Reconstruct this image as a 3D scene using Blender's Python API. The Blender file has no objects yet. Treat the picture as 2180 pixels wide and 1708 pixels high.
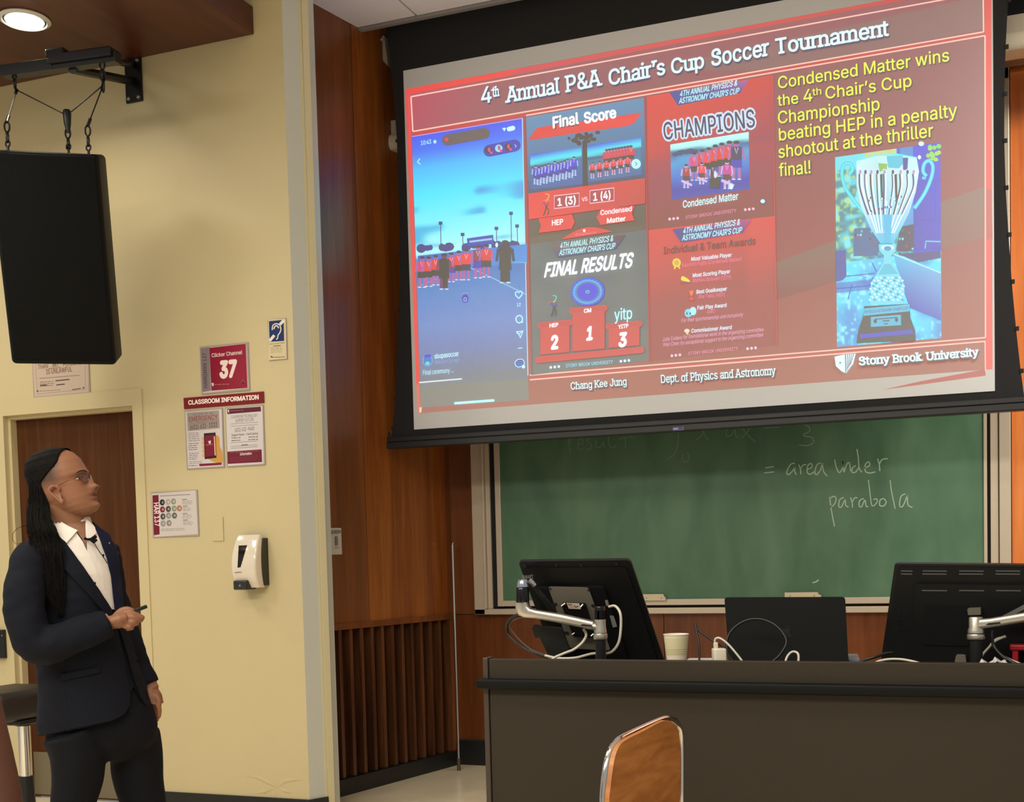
import bpy, bmesh, math, random
import numpy as np
from mathutils import Vector, Matrix
from mathutils.bvhtree import BVHTree
random.seed(7)
PI = math.pi
SC = bpy.context.scene
COL = SC.collection

# ------------------------------------------------------------------ camera
YAW, PITCH, ROLL = 3.58416034e-01, -5.07619112e-02, -2.40518976e-02
FPX, PX, PY = 2526.57858, 1189.84066, 1309.38663
CAMZ = 1.35
W_, H_ = 2180, 1708
_f = Vector((-math.sin(YAW)*math.cos(PITCH), math.cos(YAW)*math.cos(PITCH), math.sin(PITCH)))
_r0 = Vector((math.cos(YAW), math.sin(YAW), 0)); _u0 = _r0.cross(_f)
CR = _r0*math.cos(ROLL)+_u0*math.sin(ROLL); CU = -_r0*math.sin(ROLL)+_u0*math.cos(ROLL); CF = _f
CC = Vector((0, 0, CAMZ))
cam_d = bpy.data.cameras.new('camera'); cam = bpy.data.objects.new('camera', cam_d); COL.objects.link(cam)
M = Matrix((CR, CU, -CF)).transposed().to_4x4(); M.translation = CC
cam.matrix_world = M
cam_d.sensor_fit = 'HORIZONTAL'; cam_d.sensor_width = 36.0
cam_d.lens = FPX/W_*36.0
cam_d.shift_x = -(PX-W_/2)/W_
cam_d.shift_y = (PY-H_/2)/W_
cam_d.clip_start = 0.05; cam_d.clip_end = 60
SC.camera = cam

def ray(x, y): return CR*((x-PX)/FPX)-CU*((y-PY)/FPX)+CF
def at_y(x, y, Y): d = ray(x, y); return CC+d*(Y/d.y)
def at_z(x, y, Z): d = ray(x, y); return CC+d*((Z-CAMZ)/d.z)
def at_x(x, y, X): d = ray(x, y); return CC+d*(X/d.x)
def at_plane(x, y, o, n): d = ray(x, y); return CC+d*((o-CC).dot(n)/d.dot(n))

# ------------------------------------------------------------------ world, lights, exposure
wd = bpy.data.worlds.new('world'); SC.world = wd; wd.use_nodes = True
wd.node_tree.nodes['Background'].inputs[0].default_value = (1.0, 0.96, 0.88, 1)
wd.node_tree.nodes['Background'].inputs[1].default_value = 0.38
SC.view_settings.view_transform = 'Standard'; SC.view_settings.look = 'None'
SC.view_settings.gamma = 1.0; SC.view_settings.use_curve_mapping = False
SC.view_settings.exposure = 0.0
WARM = (1.0, 0.95, 0.82)
def area(name, loc, size, power, target=None, color=WARM):
    l = bpy.data.lights.new(name, 'AREA'); l.shape = 'RECTANGLE'; l.size, l.size_y = size; l.energy = power; l.color = color
    o = bpy.data.objects.new(name, l); COL.objects.link(o); o.location = loc
    d = (Vector(target)-Vector(loc)) if target else Vector((0, 0, -1))
    o.rotation_euler = d.to_track_quat('-Z', 'Y').to_euler()
    return o
LIGHTS = [
    area('ceiling_lights_rear', (-2.3, -1.2, 4.3), (6.5, 1.6), 375),
    area('ceiling_lights_middle', (-2.4, 1.6, 4.3), (4.0, 0.6), 70),
    area('wall_washer_right', (2.0, 5.3, 4.3), (1.6, .4), 55, (1.3, 6.96, 2.6)),
    area('ceiling_lights_left', (-4.9, 3.0, 3.95), (0.8, 1.0), 45),
]
LIGHTS[2].data.spread = math.radians(95)
for sx_, sy_, pw_ in ((-6.3, 4.35, 62), (-6.2, 2.3, 44)):     # further recessed downlights of the soffit, left of the frame
    sl = bpy.data.lights.new('soffit_downlight', 'SPOT'); sl.energy = pw_; sl.spot_size = 2.6; sl.spot_blend = .8; sl.shadow_soft_size = .09; sl.color = (1, .93, .78)
    so_ = bpy.data.objects.new('soffit_downlight', sl); COL.objects.link(so_); so_.location = (sx_, sy_, 4.0)

# ------------------------------------------------------------------ helpers
def lin(c):
    r = []
    for v in c[:3]:
        v = v/255.0
        r.append(v/12.92 if v <= 0.04045 else ((v+0.055)/1.055)**2.4)
    return (r[0], r[1], r[2], 1.0)

def tag(o, label=None, cat=None, group=None, kind=None):
    if label: o['label'] = label
    if cat: o['category'] = cat
    if group: o['group'] = group
    if kind: o['kind'] = kind
    return o
def empty(name, loc=(0, 0, 0), label=None, cat=None, group=None):
    o = bpy.data.objects.new(name, None); COL.objects.link(o); o.location = loc; o.empty_display_size = 0.1
    return tag(o, label, cat, group)

class MB:
    """collects geometry in world coordinates; build() links it as ONE mesh object"""
    def __init__(s): s.v = []; s.f = []; s.c = []
    def add(s, vs, fs, col=None):
        n = len(s.v); s.v += [tuple(p) for p in vs]; s.f += [tuple(i+n for i in f) for f in fs]
        if isinstance(col, list): s.c += col
        else: s.c += [col or (1, 1, 1, 1)]*len(vs)
        return s
    def box(s, lo, hi, R=None, o=None, bev=0):
        x0, y0, z0 = lo; x1, y1, z1 = hi
        if bev:
            return s.rbox(lo, hi, bev, R, o)
        vs = [Vector(p) for p in ((x0,y0,z0),(x1,y0,z0),(x1,y1,z0),(x0,y1,z0),(x0,y0,z1),(x1,y0,z1),(x1,y1,z1),(x0,y1,z1))]
        vs = s._t(vs, R, o)
        return s.add(vs, [(0,3,2,1),(4,5,6,7),(0,1,5,4),(1,2,6,5),(2,3,7,6),(3,0,4,7)])
    def _t(s, vs, R, o):
        if R is not None: vs = [R @ p for p in vs]
        if o is not None: vs = [p+Vector(o) for p in vs]
        return vs
    def rbox(s, lo, hi, b, R=None, o=None, seg=2):
        bm = bmesh.new(); bmesh.ops.create_cube(bm, size=1)
        lo = Vector(lo); hi = Vector(hi)
        for v in bm.verts: v.co = Vector((lo[i]+(v.co[i]+.5)*(hi[i]-lo[i]) for i in range(3)))
        b = min(b, min(abs(hi[i]-lo[i]) for i in range(3))*.49)
        bmesh.ops.bevel(bm, geom=list(bm.edges), offset=b, segments=seg, profile=.5, affect='EDGES')
        return s.bm(bm, R, o)
    def bm(s, bm, R=None, o=None):
        bm.verts.ensure_lookup_table(); bm.verts.index_update()
        vs = s._t([v.co.copy() for v in bm.verts], R, o); fs = [[v.index for v in f.verts] for f in bm.faces]
        bm.free(); return s.add(vs, fs)
    def prism(s, pts, o, u, v, n, d0, d1, col=None):
        """polygon pts (2d, ccw about n) in frame o,u,v extruded from d0 to d1 along n"""
        k = len(pts)
        vs = [o+u*a+v*b+n*d0 for a, b in pts]+[o+u*a+v*b+n*d1 for a, b in pts]
        fs = [tuple(range(k-1, -1, -1)), tuple(range(k, 2*k))]+[(i, (i+1) % k, (i+1) % k+k, i+k) for i in range(k)]
        return s.add(vs, fs, col)
    def tube(s, path, r, seg=10, cap=True, closed=False, flat=1.0):
        P = [Vector(p) for p in path]; n = len(P)
        rr = r if isinstance(r, (list, tuple)) else [r]*n
        t0 = (P[1]-P[0]).normalized()
        up = Vector((0, 0, 1)) if abs(t0.z) < .9 else Vector((1, 0, 0))
        a = t0.cross(up).normalized(); vs = []
        for i in range(n):
            if closed: t = (P[(i+1) % n]-P[i-1])
            else: t = P[min(i+1, n-1)]-P[max(i-1, 0)]
            t = t.normalized() if t.length > 1e-9 else t0
            a = (a-t*a.dot(t)); a = a.normalized() if a.length > 1e-6 else t.orthogonal().normalized()
            b = t.cross(a)
            for k in range(seg):
                w = 2*PI*k/seg; vs.append(P[i]+a*(math.cos(w)*rr[i])+b*(math.sin(w)*rr[i]*flat))
        fs = []
        for i in range(n if closed else n-1):
            j = (i+1) % n
            for k in range(seg):
                k2 = (k+1) % seg; fs.append((i*seg+k, i*seg+k2, j*seg+k2, j*seg+k))
        if cap and not closed:
            fs.append(tuple(range(seg-1, -1, -1))); fs.append(tuple((n-1)*seg+k for k in range(seg)))
        return s.add(vs, fs)
    def lathe(s, prof, o, axis=(0, 0, 1), seg=28, cap=True):
        ax = Vector(axis).normalized(); a = ax.orthogonal().normalized(); b = ax.cross(a); o = Vector(o); vs = []
        for r, h in prof:
            for k in range(seg):
                w = 2*PI*k/seg; vs.append(o+ax*h+a*(math.cos(w)*r)+b*(math.sin(w)*r))
        fs = []
        for i in range(len(prof)-1):
            for k in range(seg):
                k2 = (k+1) % seg; fs.append((i*seg+k, i*seg+k2, (i+1)*seg+k2, (i+1)*seg+k))
        if cap: fs.append(tuple(range(seg-1, -1, -1))); fs.append(tuple((len(prof)-1)*seg+k for k in range(seg)))
        return s.add(vs, fs)
    def loft(s, rings, cap=True):
        k = len(rings[0]); vs = [p for r in rings for p in r]; fs = []
        for i in range(len(rings)-1):
            for j in range(k):
                j2 = (j+1) % k; fs.append((i*k+j, i*k+j2, (i+1)*k+j2, (i+1)*k+j))
        if cap: fs.append(tuple(range(k-1, -1, -1))); fs.append(tuple((len(rings)-1)*k+j for j in range(k)))
        return s.add(vs, fs)
    def sphere(s, c, r, seg=16, rings=10, R=None):
        r = Vector(r) if not isinstance(r, (int, float)) else Vector((r, r, r)); vs = []; c = Vector(c)
        for i in range(1, rings):
            th = PI*i/rings
            for k in range(seg):
                w = 2*PI*k/seg; p = Vector((r.x*math.sin(th)*math.cos(w), r.y*math.sin(th)*math.sin(w), r.z*math.cos(th)))
                vs.append(c+(R @ p if R is not None else p))
        n = len(vs); a = Vector((0, 0, r.z)); vs += [c+(R @ a if R is not None else a), c-(R @ a if R is not None else a)]
        fs = []
        for i in range(rings-2):
            for k in range(seg):
                k2 = (k+1) % seg; fs.append((i*seg+k, (i+1)*seg+k, (i+1)*seg+k2, i*seg+k2))
        for k in range(seg):
            k2 = (k+1) % seg; fs.append((n, k, k2)); fs.append((n+1, (rings-2)*seg+k2, (rings-2)*seg+k))
        return s.add(vs, fs)
    def build(s, name, mat, parent=None, smooth=None, colors=False, label=None, cat=None, group=None, kind=None, loc=None):
        me = bpy.data.meshes.new(name)
        if loc is None and parent is None:
            a = np.array([tuple(p) for p in s.v]); loc = Vector(((a[:, 0].min()+a[:, 0].max())/2, (a[:, 1].min()+a[:, 1].max())/2, a[:, 2].min()))
        off = world_loc(parent) if parent is not None else Vector(loc)
        me.from_pydata([(p[0]-off.x, p[1]-off.y, p[2]-off.z) for p in s.v], [], s.f)
        if colors:
            at = me.color_attributes.new('col', 'FLOAT_COLOR', 'POINT')
            at.data.foreach_set('color', np.array(s.c, dtype=np.float32).ravel())
        me.materials.append(mat)
        if smooth:
            me.polygons.foreach_set('use_smooth', [True]*len(me.polygons)); me.set_sharp_from_angle(angle=math.radians(smooth))
        me.validate()
        o = bpy.data.objects.new(name, me); COL.objects.link(o)
        if parent is not None: o.parent = parent
        else: o.location = off
        return tag(o, label, cat, group, kind)
def world_loc(o):
    l = Vector((0, 0, 0))
    while o is not None: l = l+o.location; o = o.parent
    return l

# ------------------------------------------------------------------ materials
def mat(name, color, rough=0.6, metal=0.0, emit=None, estr=1.0, spec=0.5, bump=None, coat=0.0, trans=0.0, noise=None):
    m = bpy.data.materials.new(name); m.use_nodes = True; nt = m.node_tree; b = nt.nodes['Principled BSDF']
    c = lin(color) if max(color[:3]) > 1.0 else tuple(color[:3])+(1,)
    b.inputs['Base Color'].default_value = c; b.inputs['Roughness'].default_value = rough; b.inputs['Metallic'].default_value = metal
    b.inputs['Specular IOR Level'].default_value = spec; b.inputs['Coat Weight'].default_value = coat; b.inputs['Transmission Weight'].default_value = trans
    if emit is not None:
        b.inputs['Emission Color'].default_value = lin(emit) if max(emit) > 1.0 else tuple(emit)+(1,); b.inputs['Emission Strength'].default_value = estr
    if noise:
        sc, amt = noise
        tc = nt.nodes.new('ShaderNodeTexCoord'); n = nt.nodes.new('ShaderNodeTexNoise'); n.inputs['Scale'].default_value = sc; n.inputs['Detail'].default_value = 4
        nt.links.new(tc.outputs['Object'], n.inputs['Vector'])
        r = nt.nodes.new('ShaderNodeValToRGB'); r.color_ramp.elements[0].position = .35; r.color_ramp.elements[1].position = .65
        r.color_ramp.elements[0].color = tuple(c[i]*(1-amt) for i in range(3))+(1,); r.color_ramp.elements[1].color = tuple(min(1, c[i]*(1+amt)) for i in range(3))+(1,)
        nt.links.new(n.outputs['Fac'], r.inputs['Fac']); nt.links.new(r.outputs['Color'], b.inputs['Base Color'])
    if bump:
        sc, st = bump
        tc = nt.nodes.new('ShaderNodeTexCoord'); n = nt.nodes.new('ShaderNodeTexNoise'); n.inputs['Scale'].default_value = sc; n.inputs['Detail'].default_value = 3
        bp = nt.nodes.new('ShaderNodeBump'); bp.inputs['Strength'].default_value = st; bp.inputs['Distance'].default_value = .01
        nt.links.new(tc.outputs['Object'], n.inputs['Vector']); nt.links.new(n.outputs['Fac'], bp.inputs['Height']); nt.links.new(bp.outputs['Normal'], b.inputs['Normal'])
    return m

def wood(name, dark, mid, light, rough=0.3, spec=.4, scale=(9, 9, 0.55), warp=1.5, coat=0.3, rot=(0, 0, 0), fine=60):
    m = bpy.data.materials.new(name); m.use_nodes = True; nt = m.node_tree; b = nt.nodes['Principled BSDF']; N = nt.nodes.new; L = nt.links.new
    tc = N('ShaderNodeTexCoord'); mp = N('ShaderNodeMapping'); mp.inputs['Scale'].default_value = scale; mp.inputs['Rotation'].default_value = rot
    L(tc.outputs['Object'], mp.inputs['Vector'])
    n1 = N('ShaderNodeTexNoise'); n1.inputs['Scale'].default_value = 1.0; n1.inputs['Detail'].default_value = 6; n1.inputs['Distortion'].default_value = warp
    L(mp.outputs['Vector'], n1.inputs['Vector'])
    mp2 = N('ShaderNodeMapping'); mp2.inputs['Scale'].default_value = tuple(s*fine/9 for s in scale); mp2.inputs['Rotation'].default_value = rot; L(tc.outputs['Object'], mp2.inputs['Vector'])
    n2 = N('ShaderNodeTexNoise'); n2.inputs['Scale'].default_value = 1.0; n2.inputs['Detail'].default_value = 3; L(mp2.outputs['Vector'], n2.inputs['Vector'])
    mx = N('ShaderNodeMath'); mx.operation = 'MULTIPLY_ADD'; mx.inputs[1].default_value = 0.35; L(n2.outputs['Fac'], mx.inputs[0])
    ml = N('ShaderNodeMath'); ml.operation = 'MULTIPLY'; ml.inputs[1].default_value = 0.75; L(n1.outputs['Fac'], ml.inputs[0]); L(ml.outputs[0], mx.inputs[2])
    r = N('ShaderNodeValToRGB'); e = r.color_ramp.elements; e[0].position = .38; e[0].color = lin(dark); e[1].position = .72; e[1].color = lin(light)
    k = r.color_ramp.elements.new(.55); k.color = lin(mid)
    L(mx.outputs[0], r.inputs['Fac']); L(r.outputs['Color'], b.inputs['Base Color'])
    b.inputs['Specular IOR Level'].default_value = spec; b.inputs['Roughness'].default_value = rough; b.inputs['Coat Weight'].default_value = coat; b.inputs['Coat Roughness'].default_value = .25
    bp = N('ShaderNodeBump'); bp.inputs['Strength'].default_value = .08; bp.inputs['Distance'].default_value = .004; L(n2.outputs['Fac'], bp.inputs['Height']); L(bp.outputs['Normal'], b.inputs['Normal'])
    return m

def print_mat(name, rough=.6, emissive=False, base=(.6, .6, .6), coat=0):
    """flat print: colour comes from the 'col' attribute of the printed pieces"""
    m = bpy.data.materials.new(name); m.use_nodes = True; nt = m.node_tree; b = nt.nodes['Principled BSDF']
    a = nt.nodes.new('ShaderNodeAttribute'); a.attribute_name = 'col'
    b.inputs['Roughness'].default_value = rough; b.inputs['Specular IOR Level'].default_value = .3; b.inputs['Coat Weight'].default_value = coat
    if emissive:
        b.inputs['Base Color'].default_value = tuple(base)+(1,); b.inputs['Specular IOR Level'].default_value = 0.1
        nt.links.new(a.outputs['Color'], b.inputs['Emission Color']); b.inputs['Emission Strength'].default_value = 1
    else: nt.links.new(a.outputs['Color'], b.inputs['Base Color'])
    return m

# ------------------------------------------------------------------ flat print drawn on a plane
_tc = {}
try:   # the typeface that ships inside Blender itself; the built-in one is used when it is missing
    FONT = bpy.data.fonts.load(bpy.utils.system_resource('DATAFILES')+'/fonts/Inter.woff2')
except Exception: FONT = None
from mathutils.geometry import delaunay_2d_cdt
def raw_text(s, off=0.0, shear=0.0, spacing=1.0):
    """flat triangles of a string: outlines of the letters, triangulated, kept where the winding is not zero"""
    cu = bpy.data.curves.new('t', 'FONT'); cu.body = s; cu.size = 1; cu.shear = shear; cu.resolution_u = 3; cu.space_character = spacing; cu.fill_mode = 'NONE'
    if FONT: cu.font = FONT
    ob = bpy.data.objects.new('t', cu); COL.objects.link(ob)
    dg = bpy.context.evaluated_depsgraph_get(); me = ob.evaluated_get(dg).to_mesh()
    V0 = [Vector((v.co.x, v.co.y)) for v in me.vertices]; E0 = [tuple(e.vertices) for e in me.edges]
    bpy.data.objects.remove(ob); bpy.data.curves.remove(cu)
    if not E0: return [], []
    # walk every outline so that its direction is known
    nb = {}
    for i, j in E0: nb.setdefault(i, []).append(j); nb.setdefault(j, []).append(i)
    seen = set(); A, B = [], []
    for st in range(len(V0)):
        if st in seen or st not in nb: continue
        loop = [st]; seen.add(st); cur = st; nxt = st+1 if st+1 in nb[st] else nb[st][0]
        while nxt not in seen:
            seen.add(nxt); loop.append(nxt); c = [k for k in nb[nxt] if k not in seen]; cur = nxt
            if not c: break
            nxt = c[0]
        for k in range(len(loop)): A.append(V0[loop[k]]); B.append(V0[loop[(k+1) % len(loop)]])
    R = delaunay_2d_cdt(V0, E0, [], 0, 1e-5); VT = [(v.x, v.y) for v in R[0]]; T = [tuple(f) for f in R[2]]
    ct = np.array([((VT[f[0]][0]+VT[f[1]][0]+VT[f[2]][0])/3, (VT[f[0]][1]+VT[f[1]][1]+VT[f[2]][1])/3) for f in T])
    a = np.array([tuple(p) for p in A]); b = np.array([tuple(p) for p in B])
    px_, py_ = ct[:, 0][:, None], ct[:, 1][:, None]
    up = (a[:, 1][None] <= py_) & (b[:, 1][None] > py_); dn = (b[:, 1][None] <= py_) & (a[:, 1][None] > py_)
    side = (b[:, 0]-a[:, 0])[None]*(py_-a[:, 1][None])-(px_-a[:, 0][None])*(b[:, 1]-a[:, 1])[None]
    wn = (up & (side > 0)).sum(1)-(dn & (side < 0)).sum(1)
    return VT, [f for f, w in zip(T, wn) if w != 0]
CAPH = max(v[1] for v in raw_text('H')[0]); XH = max(v[1] for v in raw_text('x')[0]); ASC = max(v[1] for v in raw_text('d')[0])
def text_mesh(s, off=0.0, shear=0.0, serif=False, spacing=1.0):
    key = (s, off, shear, serif, spacing)
    if key in _tc: return _tc[key]
    V, F = raw_text(s, 0, shear, spacing); bold = off; off = 0.0
    if serif:
        cnt = {}
        for f in F:
            for i in range(len(f)):
                e = tuple(sorted((f[i], f[(i+1) % len(f)]))); cnt[e] = cnt.get(e, 0)+1
        ws = .062; hs = .05
        for (a, b), c in list(cnt.items()):
            if c != 1: continue
            (x0, y0), (x1, y1) = V[a], V[b]
            if abs(y0-y1) > .004: continue
            ln = abs(x1-x0)
            if not (.05 < ln < .20+2*off): continue
            tol = .012+abs(off); top = None
            if abs(y0) < tol: top = False
            elif min(abs(y0-h) for h in (XH, CAPH, ASC)) < tol: top = True
            if top is None: continue
            xl, xr = min(x0, x1)-ws, max(x0, x1)+ws
            if top and abs(y0-CAPH) > tol: xr = max(x0, x1)+.005; xl -= .02
            ya, yb = (y0-hs, y0) if top else (y0, y0+hs)
            n = len(V); V += [(xl, ya, 9+len(F) % 7), (xr, ya, 9+len(F) % 7), (xr, yb, 9+len(F) % 7), (xl, yb, 9+len(F) % 7)]; F.append((n, n+1, n+2, n+3))
    if bold > .003:      # heavier letters: the same outline laid down again, shifted all round
        V0, F0 = list(V), list(F); V, F = [], []
        k = 8 if bold > .03 else 5
        for i in range(k):
            a = 2*PI*i/k; n = len(V); V += [(q[0]+bold*math.cos(a), q[1]+bold*.8*math.sin(a), i+(q[2] if len(q) > 2 else 0)) for q in V0]; F += [tuple(q+n for q in f) for f in F0]
        if bold > .06: n = len(V); V += V0; F += [tuple(q+n for q in f) for f in F0]
    _tc[key] = (V, F); return _tc[key]

class Print:
    """draws flat print on the plane (o,n); points are given as photo coordinates and land on that real plane"""
    def __init__(s, o, n, amb=0.0, step=0.0005, h0=0.001, ploc=None):
        s.o = Vector(o); s.n = Vector(n).normalized(); s.mb = MB(); s.layer = 0; s.step = step; s.h0 = h0; s.amb = amb
    def P(s, p): return at_plane(p[0], p[1], s.o, s.n)
    def _h(s): s.layer += 1; return s.n*(s.h0+s.step*s.layer)
    def colr(s, c, p=None):
        # a projected picture adds to the room light already on the white screen, so that share is taken off
        l = lin(c)
        if not s.amb: return l
        x = min(max(((p[0] if p else 1450)-870)/1240, 0), 1); y = min(max(((p[1]+(p[0]-870)*.13 if p else 500)-150)/750, 0), 1)
        t = .24+.055*min(x*2.2, 1); b = .33+.07*min(x*2.2, 1)-.02*x; a = (t+(b-t)*y)*s.amb*.60
        return (max(l[0]-a, 0)*1.08, max(l[1]-a*.92, 0)*1.08, max(l[2]-a*.78, 0)*1.08, 1)
    def vcol(s, c, pts):
        if isinstance(c, list): return [s.colr(k, q) for k, q in zip(c, pts)]
        return [s.colr(c, q) for q in pts]
    def poly(s, pts, col, keep=False):
        """col: one colour or a list with one colour per corner"""
        h = s.n*(s.h0+s.step*s.layer) if keep else s._h()
        s.mb.add([s.P(p)+h for p in pts], [tuple(range(len(pts)))], s.vcol(col, pts))
        return s
    def quad(s, x0, y0, x1, y1, col): return s.poly([(x0, y1), (x1, y1), (x1, y0), (x0, y0)], col)
    def ell(s, c, rx, ry, col, seg=20, keep=False, rot=0):
        pts = []
        for i in range(seg):
            a = -2*PI*i/seg; x, y = rx*math.cos(a), ry*math.sin(a); pts.append((c[0]+x*math.cos(rot)-y*math.sin(rot), c[1]+x*math.sin(rot)+y*math.cos(rot)))
        return s.poly(pts, col, keep)
    def line(s, pts, w, col, closed=False, keep=False):
        h = s.n*(s.h0+s.step*s.layer) if keep else s._h()
        n = len(pts); vs = []
        for i in range(n):
            a = pts[i-1] if (i > 0 or closed) else pts[i]; b = pts[(i+1) % n] if (i < n-1 or closed) else pts[i]
            dx, dy = b[0]-a[0], b[1]-a[1]; l = math.hypot(dx, dy) or 1; nx, ny = -dy/l*w/2, dx/l*w/2
            vs += [s.P((pts[i][0]+nx, pts[i][1]+ny))+h, s.P((pts[i][0]-nx, pts[i][1]-ny))+h]
        m = n if closed else n-1
        s.mb.add(vs, [(2*i, 2*i+1, (2*((i+1) % n))+1, 2*((i+1) % n)) for i in range(m)], s.vcol(col, [p for p in pts for _ in (0, 1)])); return s
    def text(s, t, p0, p1, cap, col, off=0.0, shear=0.0, serif=False, keep=False, wref=None, base=None):
        """t from photo point p0 to p1 along the baseline, capitals reaching up to photo point cap above p0"""
        V, F = text_mesh(t, off, shear, serif)
        if not V: return s
        V0 = text_mesh(t if wref is None else wref, base if base is not None else off, shear, serif)[0]
        xa = min(v[0] for v in V0); xb = max(v[0] for v in V0)
        h = s.n*(s.h0+s.step*s.layer) if keep else s._h()
        O, E, T = s.P(p0), s.P(p1), s.P(cap); ex = (E-O)/(xb-xa); ey = (T-O)/CAPH
        s.mb.add([O+ex*(q[0]-xa)+ey*q[1]+h+s.n*(s.step*.5*q[2] if len(q) > 2 else 0) for q in V], F, s.colr(col, ((p0[0]+p1[0])/2, (p0[1]+p1[1])/2)))
        if not keep: s.layer += int(max((q[2] if len(q) > 2 else 0) for q in V)/2)+1
        return s
    def grid(s, c4, nu, nv, fn):
        """a fine patch of colour cells inside the quad c4 (tl,tr,br,bl); fn(u,v) gives the colour"""
        h = s._h(); tl, tr, br, bl = c4; vs = []; cs = []
        for j in range(nv+1):
            v = j/nv
            for i in range(nu+1):
                u = i/nu; x = (tl[0]*(1-u)+tr[0]*u)*(1-v)+(bl[0]*(1-u)+br[0]*u)*v; y = (tl[1]*(1-u)+tr[1]*u)*(1-v)+(bl[1]*(1-u)+br[1]*u)*v
                vs.append(s.P((x, y))+h); cs.append(s.colr(fn(u, v), (x, y)))
        s.mb.add(vs, [(j*(nu+1)+i, j*(nu+1)+i+1, (j+1)*(nu+1)+i+1, (j+1)*(nu+1)+i) for j in range(nv) for i in range(nu)], cs); return s
    def lines(s, x0, x1, y0, n, dy, w, col, slope=0.0, rag=.2, rnd=random):
        """a block of tiny unreadable print"""
        for i in range(n):
            e = x1-(x1-x0)*rag*rnd.random(); y = y0+i*dy; x = x0
            while x < e:
                l = rnd.uniform(3, 9); x2 = min(x+l, e)
                s.line([(x, y+slope*(x-x0)), (x2, y+slope*(x2-x0))], w, col, keep=True); x = x2+1.4
        return s
    def build(s, name, m, parent, **k): return s.mb.build(name, m, parent, colors=True, **k)
# ------------------------------------------------------------------ materials of the room
m_yellow = mat('yellow_paint', (202, 186, 144), .55, bump=(60, .05), noise=(1.2, .02))
m_pale = mat('pale_paint', (200, 202, 190), .38, bump=(60, .05))
m_trimy = mat('cream_trim_paint', (214, 204, 164), .4)
m_wood = wood('wall_wood', (118, 62, 22), (142, 78, 29), (164, 96, 40), rough=.30, coat=.35, warp=.6)
m_woodd = wood('dark_wall_wood', (104, 58, 27), (120, 68, 32), (136, 80, 40), rough=.32, coat=.3, warp=.6)
m_woodf = wood('lower_wall_wood', (92, 46, 15), (108, 56, 20), (126, 68, 28), rough=.34, coat=.2, warp=.6)
m_woodr = wood('orange_wall_wood', (196, 100, 42), (214, 120, 54), (228, 140, 72), rough=.38, coat=.2, scale=(7, 7, .4))
m_door = wood('door_wood', (70, 40, 20), (78, 45, 23), (88, 52, 27), rough=.6, coat=.0, spec=.12, scale=(12, 12, .5))
m_soffit = wood('soffit_wood', (66, 30, 18), (84, 40, 24), (98, 50, 32), rough=.4, coat=.1, scale=(3, .4, 3))
m_slat = wood('slat_wood', (56, 32, 18), (84, 50, 29), (108, 66, 40), rough=.35, coat=.25)
m_dark = mat('black_fascia', (22, 22, 25), .8)
m_rubber = mat('black_vinyl_base', (24, 25, 26), .35)
m_tile = mat('ceiling_tile', (250, 250, 255), .9, bump=(140, .35))
m_grid = mat('ceiling_grid', (150, 146, 146), .6)
m_alu = mat('aluminium', (205, 192, 176), .38, metal=.55)
m_alud = mat('aluminium_dark', (150, 142, 132), .4, metal=.6)
m_gap = mat('shadow_gap', (18, 18, 20), .8)
m_steel = mat('brushed_steel', (190, 185, 178), .28, metal=1.0)
m_chrome = mat('chrome', (225, 222, 218), .10, metal=1.0)
m_kick = mat('kick_plate', (128, 118, 98), .4, metal=.5)
def floor_mat():
    m = mat('floor_vinyl', (236, 222, 192), .28, noise=(6, .06), coat=.2)
    return m
m_floor = floor_mat()

YW, YF = 5.31, 6.96          # left (painted) wall and front wall planes
CEIL = 4.42
def side_x(y): return -3.556+(y-5.819)*0.1965
def struct(mb, name, m, **k): return mb.build(name, m, kind='structure', **k)

struct(MB().box((-7.2, -2.2, -.08), (3.4, 7.1, 0)), 'floor', m_floor)
# front wall: wood behind the board
fw = struct(MB().box((-3.5, YF+.03, 0), (3.4, YF+.12, 4.9)), 'wall_front', m_woodd)
MB().box((-3.5, YF, .98), (-3.165, YF+.03, 3.93)).build('wood_panel', m_woodd, fw)
MB().box((-3.5, YF, 0), (-1.93, YF+.03, .976)).build('wood_panel', m_woodf, fw)
MB().box((-1.926, YF, 0), (-.33, YF+.03, .976)).build('wood_panel', m_woodf, fw)
MB().box((-.326, YF, 0), (1.2, YF+.03, .976)).build('wood_panel', m_woodf, fw)
MB().box((.05, YF, .98), (1.2, YF+.03, 3.93)).build('wood_panel', m_woodr, fw)
MB().box((1.204, YF, 0), (3.4, YF+.03, 3.93)).build('wood_panel', m_woodr, fw)
MB().box((-3.5, YF-.01, 3.93), (3.4, YF+.03, 4.9)).build('black_header', m_dark, fw)
struct(MB().box((-3.4, YF-.05, 3.885), (3.4, YF, 3.93), bev=.008), 'trim_1', m_woodd)
struct(MB().box((-3.32, YF-.02, 0), (3.4, YF, .165), bev=.006), 'baseboard_front', m_rubber)
# side wall with two tall veneer panels
def sidebox(mb, y0, y1, z0, z1, t0, t1):
    """box on the side wall from t0 to t1 proud of its face"""
    x0, x1 = side_x(y0), side_x(y1); d = Vector((x1-x0, y1-y0, 0)).normalized(); n = Vector((d.y, -d.x, 0))
    a, b = Vector((x0, y0, 0)), Vector((x1, y1, 0))
    vs = [a+n*t0, b+n*t0, b+n*t1, a+n*t1]
    k = [v+Vector((0, 0, z0)) for v in vs]+[v+Vector((0, 0, z1)) for v in vs]
    return mb.add(k, [(0,1,2,3),(7,6,5,4),(0,4,5,1),(1,5,6,2),(2,6,7,3),(3,7,4,0)])
GZ = .985
sw = struct(sidebox(MB(), 5.46, 7.0, 0, 4.9, -.22, -.14), 'wall_side', m_gap)
ysm = 6.145
sidebox(MB(), 5.46, ysm-.002, GZ, 4.9, -.14, -.001).build('wood_panel', m_woodd, sw)
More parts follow.
